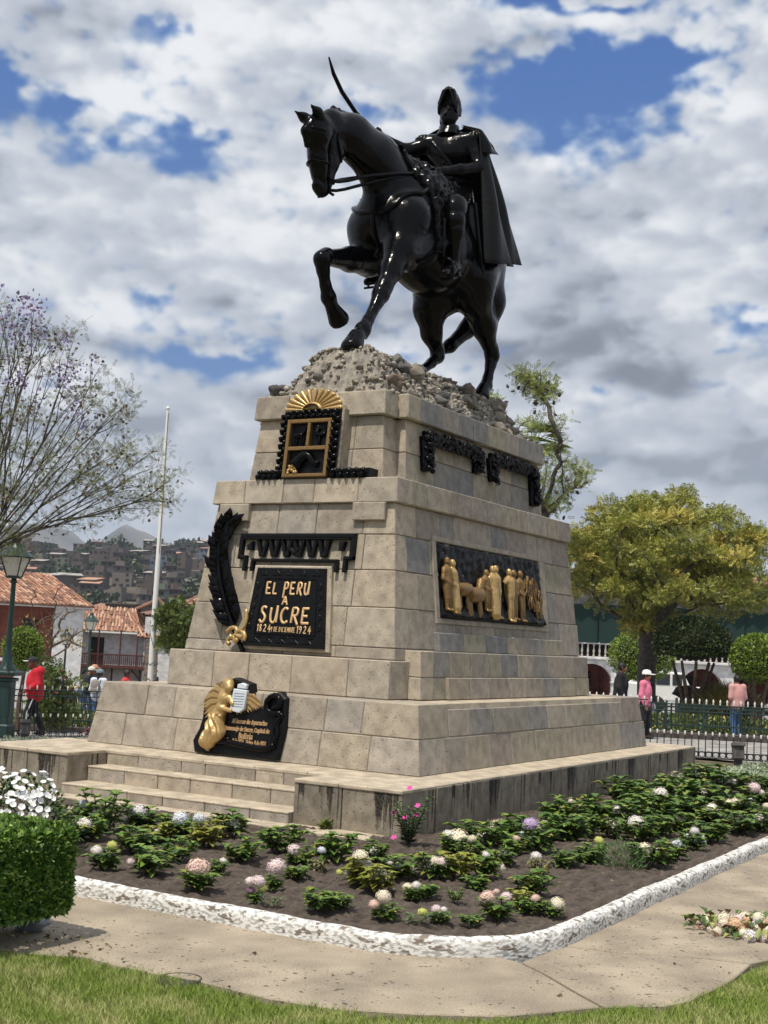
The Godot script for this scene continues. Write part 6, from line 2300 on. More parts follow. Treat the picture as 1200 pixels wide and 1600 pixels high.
func make_near_things() -> void:
	# clipped hedge
	var t := thing("clipped_hedge", "block of dark green clipped hedge at the left edge of the path", "hedge", Vector3(1.80, 0.375, 9.0))
	var sh := Shape.new()
	sh.box(Vector3.ZERO, Vector3(2.0, 0.30, 0.5), Basis(), 0.06)
	part("twigs", sh, mat(rgb8(30, 34, 18), 0.95), t)
	var lb := leaf_block(Vector3(1.09, 0.225, 0.33), 27000, 0.055, [Color(0.035, 0.095, 0.012), Color(0.15, 0.26, 0.036), Color(0.32, 0.43, 0.09)], 0.042)
	scatter("foliage", plain_leaf(), lb[0], t, lb[1])
	for x: float in [-0.7, -0.2, 0.35, 0.8]:
		sh = Shape.new()
		sh.line(Vector3(x, -0.40, 0.02), Vector3(x + vary(0.1), -0.1, vary(0.1)), 0.022, 0.014, 6)
		part("stem", sh, M.bark, t)
	# crumpled plastic bag under it
	sh = lump(Vector3(0.12, 0.07, 0.09), 301, 0.5)
	var bag := single("plastic_bag", sh, mat(rgb8(122, 128, 134), 0.2), "crumpled grey plastic bag under the clipped hedge", "bag")
	bag.position = Vector3(2.60, 0.06, 8.66)
	# dark drain lid sunk at the lawn edge
	var dl := thing("drain_cover", "dark round drain cover half overgrown at the lawn edge", "drain cover", Vector3(3.84, 0.004, 8.90))
	sh = Shape.new()
	sh.lathe([[0.0, -0.008], [0.08, -0.004], [0.092, -0.006], [0.096, -0.05]], Vector3.ZERO, 24)
	part("lid", sh, mat(rgb8(58, 56, 54), 0.7), dl)
	sh = Shape.new()
	sh.lathe([[0.097, -0.05], [0.098, 0.002], [0.108, 0.0], [0.11, -0.05]], Vector3.ZERO, 24)
	part("rim", sh, mat(rgb8(86, 82, 76), 0.8), dl)
	# heap of cut flower heads on the path
	t = thing("cut_flower_heap", "heap of faded cut hydrangea heads and leaves lying on the path", "flowers", Vector3(5.80, 0.0, 5.78))
	for i in 46:
		var a := rng.randf() * TAU
		var r := sqrt(rng.randf())
		var h := flower_mesh(pick(["C", "W", "P", "R", "Y", "C", "O", "L"])) if i < 8 else null
		if i < 8:
			heap_heads.append(h)
		shared("flower_head", pick(heap_heads), t, Transform3D(Basis.from_euler(Vector3(rng.randf() * 3.0, rng.randf() * 6.0, rng.randf() * 3.0)) * Basis.from_scale(Vector3.ONE * (0.06 + rng.randf() * 0.05)), Vector3(cos(a) * r * 0.36, 0.02 + rng.randf() * 0.10 * (1.0 - r), sin(a) * r * 0.24)))
	sh = Shape.new()
	sh.tinted = true
	for i in 170:
		var a := rng.randf() * TAU
		var r := sqrt(rng.randf())
		sh.tint = pick([Color(0.07, 0.13, 0.03), Color(0.2, 0.26, 0.06), Color(0.18, 0.09, 0.05), Color(0.3, 0.3, 0.1)])
		sh.leaf(Vector3(cos(a) * r * 0.40, 0.015 + rng.randf() * 0.10 * (1.0 - r * 0.7), sin(a) * r * 0.28), (ball_dir() + Vector3.UP * 0.2).normalized(), Vector3.UP, 0.08, 0.045, 0.3, 0.5)
	part("leaves", sh, M.leaf, t)
	# litter of dry leaves on path and soil
	var where := []
	var cols := []
	for i in 420:
		var q := Vector3(rng.randf_range(2.4, 6.0), 0.008, rng.randf_range(5.4, 8.9))
		if i < 260:
			q = Vector3(rng.randf_range(0.2, 4.9), 0.085, rng.randf_range(4.8, 7.6))
			if i > 150:
				q = Vector3(rng.randf_range(2.7, 4.9), 0.085, rng.randf_range(-3.0, 5.0))
		elif Vector2(q.x, q.z).distance_to(Vector2(2.8, 8.8)) > 0.8 and rng.randf() < 0.55:
			q = Vector3(2.5 + rng.randf() * 0.7, 0.01, 8.6 + rng.randf() * 0.35)
		if q.y < 0.05 and q.x < 5.1 and q.z < 7.85:
			continue
		where.append(Transform3D(Basis.from_euler(Vector3(vary(0.4), rng.randf() * TAU, PI / 2 + vary(0.4))) * Basis.from_scale(Vector3.ONE * (0.012 + rng.randf() * 0.026)), q))
		cols.append(pick([Color(0.16, 0.11, 0.06), Color(0.30, 0.24, 0.14), Color(0.07, 0.05, 0.03), Color(0.22, 0.2, 0.07)]))
	tag(scatter("leaf_litter", plain_leaf(), where, self, cols), "dry leaves and twigs scattered on path and soil", "litter", "", "stuff")
	# weeds in the cracks of the stone
	for q in [[Vector3(3.29 * S, 1.36 * S, -4.75 * S), "fern tuft growing from a joint of the lower stage near its back corner", 0.14], [Vector3(3.1 * S, 0.1 * S, 7.6 * S), "small weed growing from the joint in front of the right pier", 0.09], [Vector3(2.5, 0.05, -3.6), "low weed at the back end of the platform wall", 0.1]]:
		sh = Shape.new()
		sh.tinted = true
		for i in 60:
			sh.tint = Color(0.06, 0.11, 0.02).lerp(Color(0.2, 0.24, 0.05), rng.randf())
			var d := (Vector3(0.8, 0.3, 0.2) + ball_dir()).normalized() if q[0].y > 0.5 else (Vector3.UP + ball_dir() * 0.8).normalized()
			sh.leaf(ball_dir() * 0.03, d, Vector3.UP, q[2] * (0.6 + rng.randf() * 0.6), q[2] * 0.3, 0.2, 0.6)
		single("weed", sh, M.leaf, q[1], "weed").position = q[0]
	# pale cushion plants round the bed, far side
	where = []
	cols = []
	noise.seed = 55
	for i in 26000:
		var x := rng.randf_range(2.3, 9.0) if i < 19000 else rng.randf_range(-13.0, -2.6)
		var z := rng.randf_range(-9.6, -4.4) if i < 19000 else rng.randf_range(-6.0, 2.5)
		var n := noise.get_noise_2d(x * 1.2, z * 1.2)
		if n < -0.28:
			continue
		where.append(aimed((Vector3.UP + ball_dir() * 0.9).normalized(), Vector3(x, ground_height(x, z) - 0.08 + absf(n) * 0.10 + rng.randf() * 0.03, z), 0.05 + rng.randf() * 0.05, rng.randf() * TAU))
		cols.append(Color(0.24, 0.32, 0.19).lerp(Color(0.42, 0.47, 0.36), rng.randf()))
	tag(scatter("ground_cover", plain_leaf(0.4), where, self, cols), "pale grey green cushion plants beyond the monument", "ground cover", "", "stuff")


var heap_heads := []


# ------------------------------------------------------------------ trees (metres)
# limbs grow from the trunk towards targets spread through the crown; radius follows the number of twigs carried
func grow_tree(t: Node3D, trunk: Array, targets: Array, twig: float, m: Material, sides := 6, bend := 0.15, power := 0.47, straight := 0.35) -> void:
	var pos := []
	var up := []
	var along := []
	for i in trunk.size():
		pos.append(trunk[i])
		up.append(i - 1)
		along.append(0.0)
	var root: Vector3 = trunk[-1]
	targets.sort_custom(func(a, b): return root.distance_squared_to(a) < root.distance_squared_to(b))
	var ends := []
	var first := maxi(0, trunk.size() - 2)
	for goal: Vector3 in targets:
		var best := first
		var cost := INF
		for i in range(first, pos.size()):
			var d: float = goal.distance_to(pos[i]) + along[i] * straight
			if d < cost:
				cost = d
				best = i
		var a: Vector3 = pos[best]
		var n := maxi(2, int(a.distance_to(goal) / 0.45))
		var prev := best
		var wob := ball_dir() * a.distance_to(goal) * bend
		for k in range(1, n + 1):
			var f := k / float(n)
			pos.append(a.lerp(goal, f) + wob * sin(f * PI) + Vector3.UP * sin(f * PI) * a.distance_to(goal) * 0.05)
			up.append(prev)
			along.append(along[prev] + pos[-1].distance_to(pos[prev]))
			prev = pos.size() - 1
		ends.append(prev)
	var carried := PackedFloat32Array()
	carried.resize(pos.size())
	for e in ends:
		carried[e] += 1.0
	for i in range(pos.size() - 1, 0, -1):
		if up[i] >= 0:
			carried[up[i]] += carried[i]
	var kids := {}
	for i in pos.size():
		if up[i] >= 0:
			if not kids.has(up[i]):
				kids[up[i]] = []
			kids[up[i]].append(i)
	var sh := Shape.new()
	var rad := func(i: int) -> float: return twig * pow(maxf(carried[i], 1.0), power)
	var heads := [0]
	while heads.size():
		var h: int = heads.pop_back()
		var path := PackedVector3Array()
		var rr := PackedFloat32Array()
		if up[h] >= 0:
			path.append(pos[up[h]])
			rr.append(minf(rad.call(up[h]), rad.call(h) * 1.25))
		var i := h
		while true:
			path.append(pos[i])
			rr.append(rad.call(i))
			if not kids.has(i):
				rr[-1] *= 0.5
				break
			var main: int = kids[i][0]
			for q in kids[i]:
				if carried[q] > carried[main]:
					main = q
			for q in kids[i]:
				if q != main:
					heads.append(q)
			i = main
		if path.size() > 1:
			sh.tube(path, rr, sides if rr[0] > twig * 2.5 else 4, false)
	part("trunk", sh, m, t)


func spray_mesh(pairs: int, long: float, wide: float, droop: float) -> ArrayMesh:  # compound leaf of unit length
	var sh := Shape.new()
	for k in pairs:
		var f := (k + 1.0) / pairs
		var at := Vector3(0, f * 0.8, -droop * f * f * 0.4)
		for e: float in [-1.0, 1.0]:
			sh.leaf(at, Vector3(e, 0.45, -droop * 0.5).normalized(), Vector3.BACK, long, wide, 0.1, 0.3)
	sh.leaf(Vector3(0, 0.8, -droop * 0.35), Vector3(0, 1, -droop).normalized(), Vector3.BACK, long, wide, 0.1, 0.3)
	return sh.mesh(M.leaf)


func crown(t: Node3D, targets: Array, per: int, spread: float, size: float, mesh: Mesh, tones: Array, flat := 0.6, called := "crown", yellow := 0.0) -> void:
	var where := []
	var cols := []
	for q: Vector3 in targets:
		var base: Color = tones[0].lerp(tones[1], rng.randf())
		if rng.randf() < yellow:
			base = tones[2]
		for i in per:
			var o := ball_dir() * spread * pow(rng.randf(), 0.45)
			o.y *= flat
			var d := (o / maxf(spread, 0.001) * 0.9 + ball_dir() * 0.6 + Vector3.UP * 0.25).normalized()
			where.append(aimed(d, q + o, size * (0.65 + rng.randf() * 0.7), rng.randf() * TAU))
			cols.append(base.lerp(tones[rng.randi() % tones.size()], rng.randf() * 0.4))
	scatter(called, mesh, where, t, cols)


func in_ball(c: Vector3, r: Vector3, shell := 0.35) -> Vector3:
	return c + ball_dir() * pow(lerpf(shell, 1.0, rng.randf()), 0.5) * r


func make_big_tree() -> void:
	var at := Vector3(-3.87, ground_height(-3.87, -20.8) - 0.05, -20.8)
	var t := thing("broad_tree", "broad umbrella tree with yellow green feathery leaves right of the pedestal", "tree", at)
	var rv := Vector3(0.863, 0, -0.505)
	var fv := Vector3(-0.505, 0, -0.863)
	var pts := []
	for i in 300:  # umbrella: wide, flat below, uneven domes above
		var a := rng.randf() * TAU
		var r := sqrt(rng.randf())
		var h := sqrt(maxf(0.0, 1.0 - r * r * 0.92))
		var lift := lerpf(2.85 + 0.45 * r, 3.9 + 2.65 * h, pow(rng.randf(), 0.72))
		var q := rv * (0.45 + cos(a) * r * 2.95) + fv * (sin(a) * r * 2.9) + Vector3.UP * lift
		if q.dot(rv) < -1.9 and lift > 5.2:
			q.y -= 0.7
		pts.append(q)
	for i in 10:
		pts.append(rv * (-0.25 + vary(0.35)) + fv * vary(0.8) + Vector3.UP * (2.5 + rng.randf() * 0.7))
	var trunk := [Vector3(0.05, -0.2, 0), Vector3(0.02, 0.7, 0), Vector3(0.0, 1.6, 0), rv * 0.05 + Vector3.UP * 2.2]
	grow_tree(t, trunk, pts, 0.0145, M.bark_grey, 8, 0.14, 0.5)
	crown(t, pts, 66, 0.36, 0.20, spray_mesh(4, 0.34, 0.15, 0.6), [Color(0.13, 0.17, 0.03), Color(0.37, 0.38, 0.07), Color(0.54, 0.45, 0.10), Color(0.46, 0.31, 0.07)], 0.5, "crown", 0.10)


func make_jacaranda() -> void:
	var at := Vector3(-10.84, ground_height(-10.84, -2.77), -2.77)
	var t := thing("jacaranda_tree", "sparse jacaranda with fine twigs, violet blossom and seed pods at the left edge", "tree", at)
	var rv := Vector3(0.863, 0, -0.505)
	var fv := Vector3(-0.505, 0, -0.863)
	var pts := []
	var low := []
	var high := []
	for i in 560:
		var u := rng.randf_range(-1.6, 3.85)  # to the right of the trunk
		var d := rng.randf_range(-1.7, 1.7)
		var top := 8.75 - 0.06 * u - maxf(0.0, u - 0.9) * 0.92 - maxf(0.0, u - 2.9) * 0.6 - absf(d) * 0.45
		var bottom := 3.95 + maxf(0.0, u - 1.6) * 0.22 + absf(d) * 0.2
		if top < bottom + 0.2:
			continue
		var y := rng.randf_range(3.7, 8.8)
		if y < bottom or y > top:
			continue
		var q := rv * u + fv * d + Vector3.UP * y
		pts.append(q)
		if y > 6.0 and rng.randf() < 0.45 and u < 2.0:
			high.append(q)
		else:
			low.append(q)
	for q in [[-0.5, 3.9], [0.0, 4.1], [0.45, 4.0], [0.8, 3.95], [1.15, 3.85]]:
		pts.append(rv * q[0] + fv * vary(0.3) + Vector3.UP * q[1])
	grow_tree(t, [Vector3.ZERO, Vector3(0.05, 1.6, 0), rv * 0.15 + Vector3.UP * 2.9, rv * 0.3 + Vector3.UP * 3.5], pts, 0.0066, M.bark_grey, 5, 0.05, 0.40, 0.93)
	crown(t, low, 24, 0.26, 0.15, spray_mesh(6, 0.22, 0.07, 0.3), [Color(0.09, 0.115, 0.03), Color(0.19, 0.20, 0.06), Color(0.16, 0.12, 0.06)], 0.8)
	crown(t, high, 22, 0.26, 0.075, plain_leaf(0.8), [Color(0.28, 0.22, 0.46), Color(0.42, 0.35, 0.60), Color(0.16, 0.12, 0.16)], 0.8, "blossom")
	var pods := []
	var tones := []
	for q: Vector3 in pts:
		for i in 2:
			pods.append(Transform3D(Basis.from_euler(Vector3(rng.randf() * 6.0, rng.randf() * 6.0, 0)) * Basis.from_scale(Vector3(0.03, 0.034, 0.014)), q + ball_dir() * 0.28 * rng.randf() + Vector3.DOWN * 0.05))
			tones.append(pick([Color(0.05, 0.035, 0.03), Color(0.10, 0.06, 0.04), Color(0.20, 0.11, 0.06)]))
	var pod := Shape.new()
	pod.ball(Vector3.ZERO, Vector3.ONE, 6, 4)
	scatter("seed_pods", pod.mesh(M.leaf), pods, t, tones)
	var moss := []
	for i in 40:
		moss.append(rv * (0.25 + rng.randf() * 0.9) + fv * vary(0.5) + Vector3.UP * (3.75 + vary(0.35)))
	crown(t, moss, 12, 0.24, 0.14, spray_mesh(6, 0.22, 0.06, 0.5), [Color(0.14, 0.15, 0.03), Color(0.22, 0.2, 0.05), Color(0.12, 0.1, 0.03)], 0.7, "low_shoots")


func make_back_trees() -> void:
	var rv := Vector3(0.863, 0, -0.505)
	var fv := Vector3(-0.505, 0, -0.863)
	var at := Vector3(-4.9, ground_height(-4.9, -15.6), -15.6)
	var t := thing("slender_tree", "light green tree with dark pods rising behind the pedestal", "tree", at)
	var pts := []
	var g := -at.y
	for i in 26:  # the two bare-stemmed sprigs on top
		pts.append(rv * (-0.52 + vary(0.32)) + fv * vary(0.3) + Vector3.UP * (8.45 + g + vary(0.22)))
		pts.append(rv * (-0.1 + vary(0.22)) + fv * vary(0.3) + Vector3.UP * (8.15 + g + vary(0.2)))
	for i in 14:
		pts.append(rv * (-1.55 + vary(0.28)) + fv * vary(0.3) + Vector3.UP * (7.75 + g + vary(0.2)))
	for i in 60:
		var f := rng.randf()
		pts.append(rv * lerpf(-2.0, 0.5, sqrt(rng.randf())) + fv * vary(1.1) + Vector3.UP * (lerpf(4.9, 7.5, f) + g))
	for i in 22:
		pts.append(rv * (0.72 + vary(0.3)) + fv * vary(0.5) + Vector3.UP * (6.0 + g + vary(0.35)))
		pts.append(rv * (0.22 + vary(0.3)) + fv * vary(0.5) + Vector3.UP * (5.35 + g + vary(0.3)))
	grow_tree(t, [Vector3.ZERO, Vector3(0.05, 1.8, 0), Vector3(0.0, 3.4, 0.1)], pts, 0.010, M.bark_grey, 6, 0.08, 0.45)
	crown(t, pts, 10, 0.22, 0.20, spray_mesh(5, 0.26, 0.11, 0.5), [Color(0.16, 0.21, 0.045), Color(0.32, 0.36, 0.09), Color(0.28, 0.24, 0.09)], 0.7)
	var pods := []
	var tones := []
	for q: Vector3 in pts:
		if rng.randf() < 0.6:
			pods.append(Transform3D(Basis.from_euler(Vector3(rng.randf() * 6.0, rng.randf() * 6.0, 0)) * Basis.from_scale(Vector3(0.05, 0.065, 0.03)), q + ball_dir() * 0.3 + Vector3.DOWN * 0.08))
			tones.append(Color(0.06, 0.035, 0.03))
	var pod := Shape.new()
	pod.ball(Vector3.ZERO, Vector3.ONE, 6, 4)
	scatter("seed_pods", pod.mesh(M.leaf), pods, t, tones)
	# palm behind it
	at = Vector3(-5.95, ground_height(-5.95, -17.2), -17.2)
	t = thing("fan_palm", "fan palm with spiky green fronds half hidden behind the pedestal corner", "tree", at)
	var sh := Shape.new()
	sh.tube(PackedVector3Array([Vector3.ZERO, Vector3(0.05, 3.5, 0), Vector3(0.0, 7.0 - at.y, 0)]), PackedFloat32Array([0.2, 0.16, 0.14]), 9)
	part("trunk", sh, M.bark, t)
	for k in 34:
		var d := ball_dir()
		d.y = absf(d.y) * 0.9 - 0.15
		d = d.normalized()
		var c := Vector3(0, 7.05 - at.y, 0)
		var tip := c + d * 0.55
		sh = Shape.new()
		sh.tinted = true
		sh.tint = Color(0.12, 0.14, 0.04)
		sh.line(c, tip, 0.014, 0.008, 4)
		var s := d.cross(Vector3.UP).normalized()
		var up := s.cross(d)
		for i in 17:
			var a := lerpf(-1.25, 1.25, i / 16.0)
			var bd := (d * cos(a) + s * sin(a) + up * -0.12).normalized()
			sh.tint = Color(0.07, 0.12, 0.02).lerp(Color(0.2, 0.25, 0.05), rng.randf())
			sh.leaf(tip, bd, up, 0.50 + rng.randf() * 0.15, 0.035, 0.1, 0.35)
		part("frond", sh, M.leaf, t)


func topiary(label: String, at: Vector3, half: Vector3, hgt: float, count: int, tones: Array, stems: int, size := 0.075, flatter := false) -> void:
	var t := thing("topiary_tree", label, "topiary", at)
	var c := Vector3(0, hgt, 0)
	var sh := Shape.new()
	sh.ball(c + Vector3(0, half.y * (0.12 if flatter else 0.0), 0), half * Vector3(0.8, 0.62 if flatter else 0.8, 0.8), 16, 10)
	part("inner_twigs", sh, mat(rgb8(28, 32, 16), 0.95), t)
	var where := []
	var cols := []
	for i in count:
		var d := ball_dir()
		if flatter and d.y < -0.25:
			d.y = -0.25 - rng.randf() * 0.08
		var bump := 1.0 + 0.05 * sin(d.x * 9.0 + d.z * 7.0) + vary(0.05)
		var q := c + d * half * bump * (0.9 + 0.1 * rng.randf())
		where.append(aimed((d * 0.6 + ball_dir() * 0.8 + Vector3.UP * 0.3).normalized(), q, size * (0.7 + rng.randf() * 0.6), rng.randf() * TAU))
		cols.append(tones[0].lerp(tones[1], rng.randf()))
	scatter("crown", plain_leaf(), where, t, cols)
	sh = Shape.new()
	for k in stems:
		var a := TAU * k / stems + 0.4
		var o := Vector3(cos(a), 0, sin(a))
		sh.tube(PackedVector3Array([o * 0.05 * stems * 0.3, o * 0.06 * stems * 0.4 + Vector3.UP * hgt * 0.35, o * half.x * 0.55 + Vector3.UP * (hgt - half.y * 0.55)]), PackedFloat32Array([0.075, 0.06, 0.035]), 7)
	if stems > 1:
		sh.line(Vector3(0, -0.1, 0), Vector3(0, hgt * 0.4, 0), 0.15, 0.12, 8)
	part("trunk", sh, M.bark, t)


func make_street_plants() -> void:
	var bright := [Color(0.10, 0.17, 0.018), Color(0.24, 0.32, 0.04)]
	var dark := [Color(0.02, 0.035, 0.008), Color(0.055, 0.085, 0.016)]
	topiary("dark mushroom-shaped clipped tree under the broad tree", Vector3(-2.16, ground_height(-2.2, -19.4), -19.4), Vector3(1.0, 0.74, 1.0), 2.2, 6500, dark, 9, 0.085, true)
	topiary("bright round clipped tree behind the trunk of the broad tree", Vector3(-6.94, -0.35, -29.4), Vector3(1.12, 0.88, 1.1), 2.0, 6500, bright, 1, 0.085)
	topiary("bright round clipped tree at the right edge", Vector3(-0.38, ground_height(-0.38, -19.0), -19.0), Vector3(0.66, 0.60, 0.66), 1.95, 5200, bright, 5)
	topiary("bright round clipped tree beside the left lamp post", Vector3(-15.05, -0.85, -8.4), Vector3(0.46, 0.52, 0.46), 1.95, 4500, bright, 1, 0.06)
	topiary("second round clipped tree further back at the right edge", Vector3(0.4, -0.4, -23.5), Vector3(0.8, 0.5, 0.8), 2.9, 4000, [Color(0.08, 0.11, 0.02), Color(0.17, 0.2, 0.04)], 1)
	# fountain of dry ornamental grass
	var t := thing("dry_grass_clump", "fountain of dry straw coloured ornamental grass right of the dark clipped tree", "grass", Vector3(-1.33, -0.25, -19.7))
	var blades := []
	var cols := []
	var b := Shape.new()
	b.leaf(Vector3.ZERO, Vector3(0, 1, 0), Vector3.BACK, 1.0, 0.014, 0.0, 0.9)
	for i in 2600:
		var a := rng.randf() * TAU
		var lean := 0.1 + rng.randf() * 0.62
		blades.append(aimed(Vector3(cos(a) * lean, 1.0, sin(a) * lean).normalized(), Vector3(vary(0.16), 0, vary(0.16)), 0.85 + rng.randf() * 0.6, rng.randf() * TAU))
		cols.append(Color(0.24, 0.20, 0.08).lerp(Color(0.42, 0.35, 0.18), rng.randf()))
	scatter("blades", b.mesh(M.leaf), blades, t, cols)
	# leafy shrubs
	for q in [
		["flowering_shrub", "green shrub with pink flowers behind the man in the red hoodie", Vector3(-15.7, -0.85, -10.3), Vector3(0.42, 0.85, 0.42), 0.75, 260, true],
		["round_tree", "small round green tree left of the pedestal foot, in front of the corner house", Vector3(-16.3, -0.9, -15.8), Vector3(0.72, 0.75, 0.7), 2.75, 420, false],
	]:
		t = thing(q[0], q[1], "tree" if q[4] > 2.0 else "shrub", q[2])
		var pts := []
		for i in q[5] / 5:
			pts.append(in_ball(Vector3(0, q[4], 0), q[3]))
		grow_tree(t, [Vector3.ZERO, Vector3(0.02, q[4] * 0.5, 0)], pts, 0.008, M.bark, 5, 0.1)
		crown(t, pts, 26, 0.24, 0.14, spray_mesh(3, 0.5, 0.26, 0.4), [Color(0.05, 0.085, 0.015), Color(0.15, 0.19, 0.035), Color(0.1, 0.14, 0.03)], 0.8)
		if q[6]:
			for i in 14:
				var fl := Shape.new()
				fl.tinted = true
				fl.tint = Color(0.6, 0.15, 0.18)
				fl.ball(Vector3.ZERO, Vector3.ONE * 0.035, 6, 4)
				shared("flower", fl.mesh(M.petal), t, Transform3D(Basis(), in_ball(Vector3(0, q[4], 0), q[3] * 0.95, 0.85)))
	# leafless tree before the corner house
	t = thing("bare_tree", "leafless grey tree with a few yellow leaves before the white and red house", "tree", Vector3(-28.35, -1.9, -22.65))
	var pts := []
	for i in 110:
		var a := rng.randf() * TAU
		var r := sqrt(rng.randf())
		pts.append(Vector3(0.863, 0, -0.505) * cos(a) * r * 1.75 + Vector3(-0.505, 0, -0.863) * sin(a) * r * 1.2 + Vector3.UP * (3.2 + rng.randf() * 2.2 * sqrt(maxf(0.0, 1.05 - r * r)) - r * 0.5))
	grow_tree(t, [Vector3.ZERO, Vector3(0.1, 0.8, 0), Vector3(0.0, 1.6, 0)], pts, 0.013, M.bark, 6, 0.14, 0.48)
	crown(t, pts.slice(0, 45), 4, 0.3, 0.14, plain_leaf(), [Color(0.3, 0.22, 0.05), Color(0.2, 0.2, 0.05), Color(0.3, 0.15, 0.05)], 1.0)
	# low green and flowers in the planting strip across the street
	var where := []
	cols = []
	for i in 5200:
		var f := rng.randf()
		var left := i < 2200
		var q := Vector3(-18.2, 0, -10.4).lerp(Vector3(-15.2, 0, -12.3), f) if left else Vector3(-3.2, 0, -16.6).lerp(Vector3(1.2, 0, -19.2), f)
		q += Vector3(-0.505, 0, -0.863) * rng.randf() * 1.3
		q.y = ground_height(q.x, q.z) + rng.randf() * 0.42
		where.append(aimed((Vector3.UP + ball_dir()).normalized(), q, 0.12, rng.randf() * TAU))
		cols.append(Color(0.05, 0.085, 0.02).lerp(Color(0.16, 0.2, 0.04), rng.randf()) if rng.randf() < 0.95 else Color(0.6, 0.5, 0.1))
	tag(scatter("planting_strip", plain_leaf(0.5), where, self, cols), "low green planting behind the dark green railing across the street", "planting", "", "stuff")


# ------------------------------------------------------------------ railings, lamps, houses, hills (metres)
const RV := Vector3(0.863, 0, -0.505)
const FV := Vector3(-0.505, 0, -0.863)
const TURN := 0.530
const ORDINAL := ["", "first", "second", "third", "fourth", "fifth", "sixth", "seventh", "eighth", "ninth", "tenth", "eleventh", "twelfth", "thirteenth", "fourteenth", "fifteenth", "sixteenth", "seventeenth", "eighteenth", "nineteenth", "twentieth", "twenty-first", "twenty-second", "twenty-third", "twenty-fourth", "twenty-fifth", "twenty-sixth", "twenty-seventh", "twenty-eighth", "twenty-ninth", "thirtieth", "thirty-first", "thirty-second", "thirty-third", "thirty-fourth", "thirty-fifth"]


func make_railing(label: String, corners: Array, gap: float) -> void:
	var t := thing("iron_railing", label, "railing")
	var bar := Shape.new()
	bar.line(Vector3(0, 0, 0), Vector3(0, 1.0, 0), 0.011, 0.011, 6)
	var bar_mesh := bar.mesh(M.dark_iron)
	var tip := Shape.new()
	tip.lathe([[0.010, 0.99], [0.017, 1.005], [0.010, 1.02], [0.019, 1.045], [0.014, 1.07], [0.0, 1.10]], Vector3.ZERO, 8)
	var tip_mesh := tip.mesh(M.white)
	var knob := Shape.new()
	knob.lathe([[0.011, 0.42], [0.017, 0.435], [0.018, 0.46], [0.014, 0.49], [0.0, 0.505]], Vector3.ZERO, 8)
	var knob_mesh := knob.mesh(M.white)
	var ring := Shape.new()
	for k in 10:
		var a := TAU * k / 10.0
		var b := TAU * (k + 1) / 10.0
		ring.line(Vector3(cos(a) * 0.055, 0.075 + sin(a) * 0.055, 0), Vector3(cos(b) * 0.055, 0.075 + sin(b) * 0.055, 0), 0.009, 0.009, 5)
	var ring_mesh := ring.mesh(M.dark_iron)
	var curl := Shape.new()
	for e: float in [-1.0, 1.0]:
		for k in 5:
			var a := -PI / 2 + PI / 2 * k / 5.0
			var b := -PI / 2 + PI / 2 * (k + 1) / 5.0
			curl.line(Vector3(e * cos(a) * gap * 0.45, 0.93 + sin(a) * 0.07, 0), Vector3(e * cos(b) * gap * 0.45, 0.93 + sin(b) * 0.07, 0), 0.007, 0.007, 4)
	var curl_mesh := curl.mesh(M.green_iron)
	for s in corners.size() - 1:
		var a: Vector3 = corners[s]
		var b: Vector3 = corners[s + 1]
		a.y = ground_height(a.x, a.z) - 0.03
		b.y = ground_height(b.x, b.z) - 0.03
		var turn := Basis(Vector3.UP, -atan2(b.z - a.z, b.x - a.x))
		for y in [[0.985, M.green_iron], [0.86, M.green_iron], [0.13, M.dark_iron], [0.02, M.dark_iron]]:
			var sh := Shape.new()
			sh.box((a + b) / 2.0 + Vector3.UP * y[0], Vector3((b - a).length(), 0.022, 0.03), turn, 0.004)
			part("rail", sh, y[1], t)
		var n := int((b - a).length() / gap)
		for i in n + 1:
			var at := a.lerp(b, (i + 0.5) / (n + 1.0))
			var p := shared("picket", bar_mesh, t, Transform3D(turn, at))
			shared("finial", tip_mesh, p)
			shared("knob", knob_mesh, p)
			shared("ring", ring_mesh, p, Transform3D(Basis(), Vector3(gap * 0.5, 0, 0)))
			if i % 2 == 0:
				shared("scroll", curl_mesh, p)


func make_low_fence(label: String, a: Vector3, b: Vector3) -> void:
	var t := thing("green_fence", label, "railing")
	a.y = ground_height(a.x, a.z) - 0.03
	b.y = ground_height(b.x, b.z) - 0.03
	var turn := Basis(Vector3.UP, -atan2(b.z - a.z, b.x - a.x))
	var ln := (b - a).length()
	var sh := Shape.new()
	sh.box((a + b) / 2.0 + Vector3.UP * 0.05, Vector3(ln, 0.16, 0.16), turn, 0.02)
	part("kerb_stone", sh, M.bark_grey, t)
	for y in [0.3, 0.72]:
		sh = Shape.new()
		sh.box((a + b) / 2.0 + Vector3.UP * y, Vector3(ln, 0.04, 0.03), turn, 0.004)
		part("rail", sh, M.green_iron, t)
	var n := int(ln / 0.11)
	for i in n:
		sh = Shape.new()
		var at := a.lerp(b, (i + 0.5) / n)
		sh.line(at + Vector3.UP * 0.1, at + Vector3.UP * (0.78 if i % 8 else 0.86), 0.012 if i % 8 else 0.035, 0.012 if i % 8 else 0.035, 5)
		part("picket", sh, M.green_iron, t)


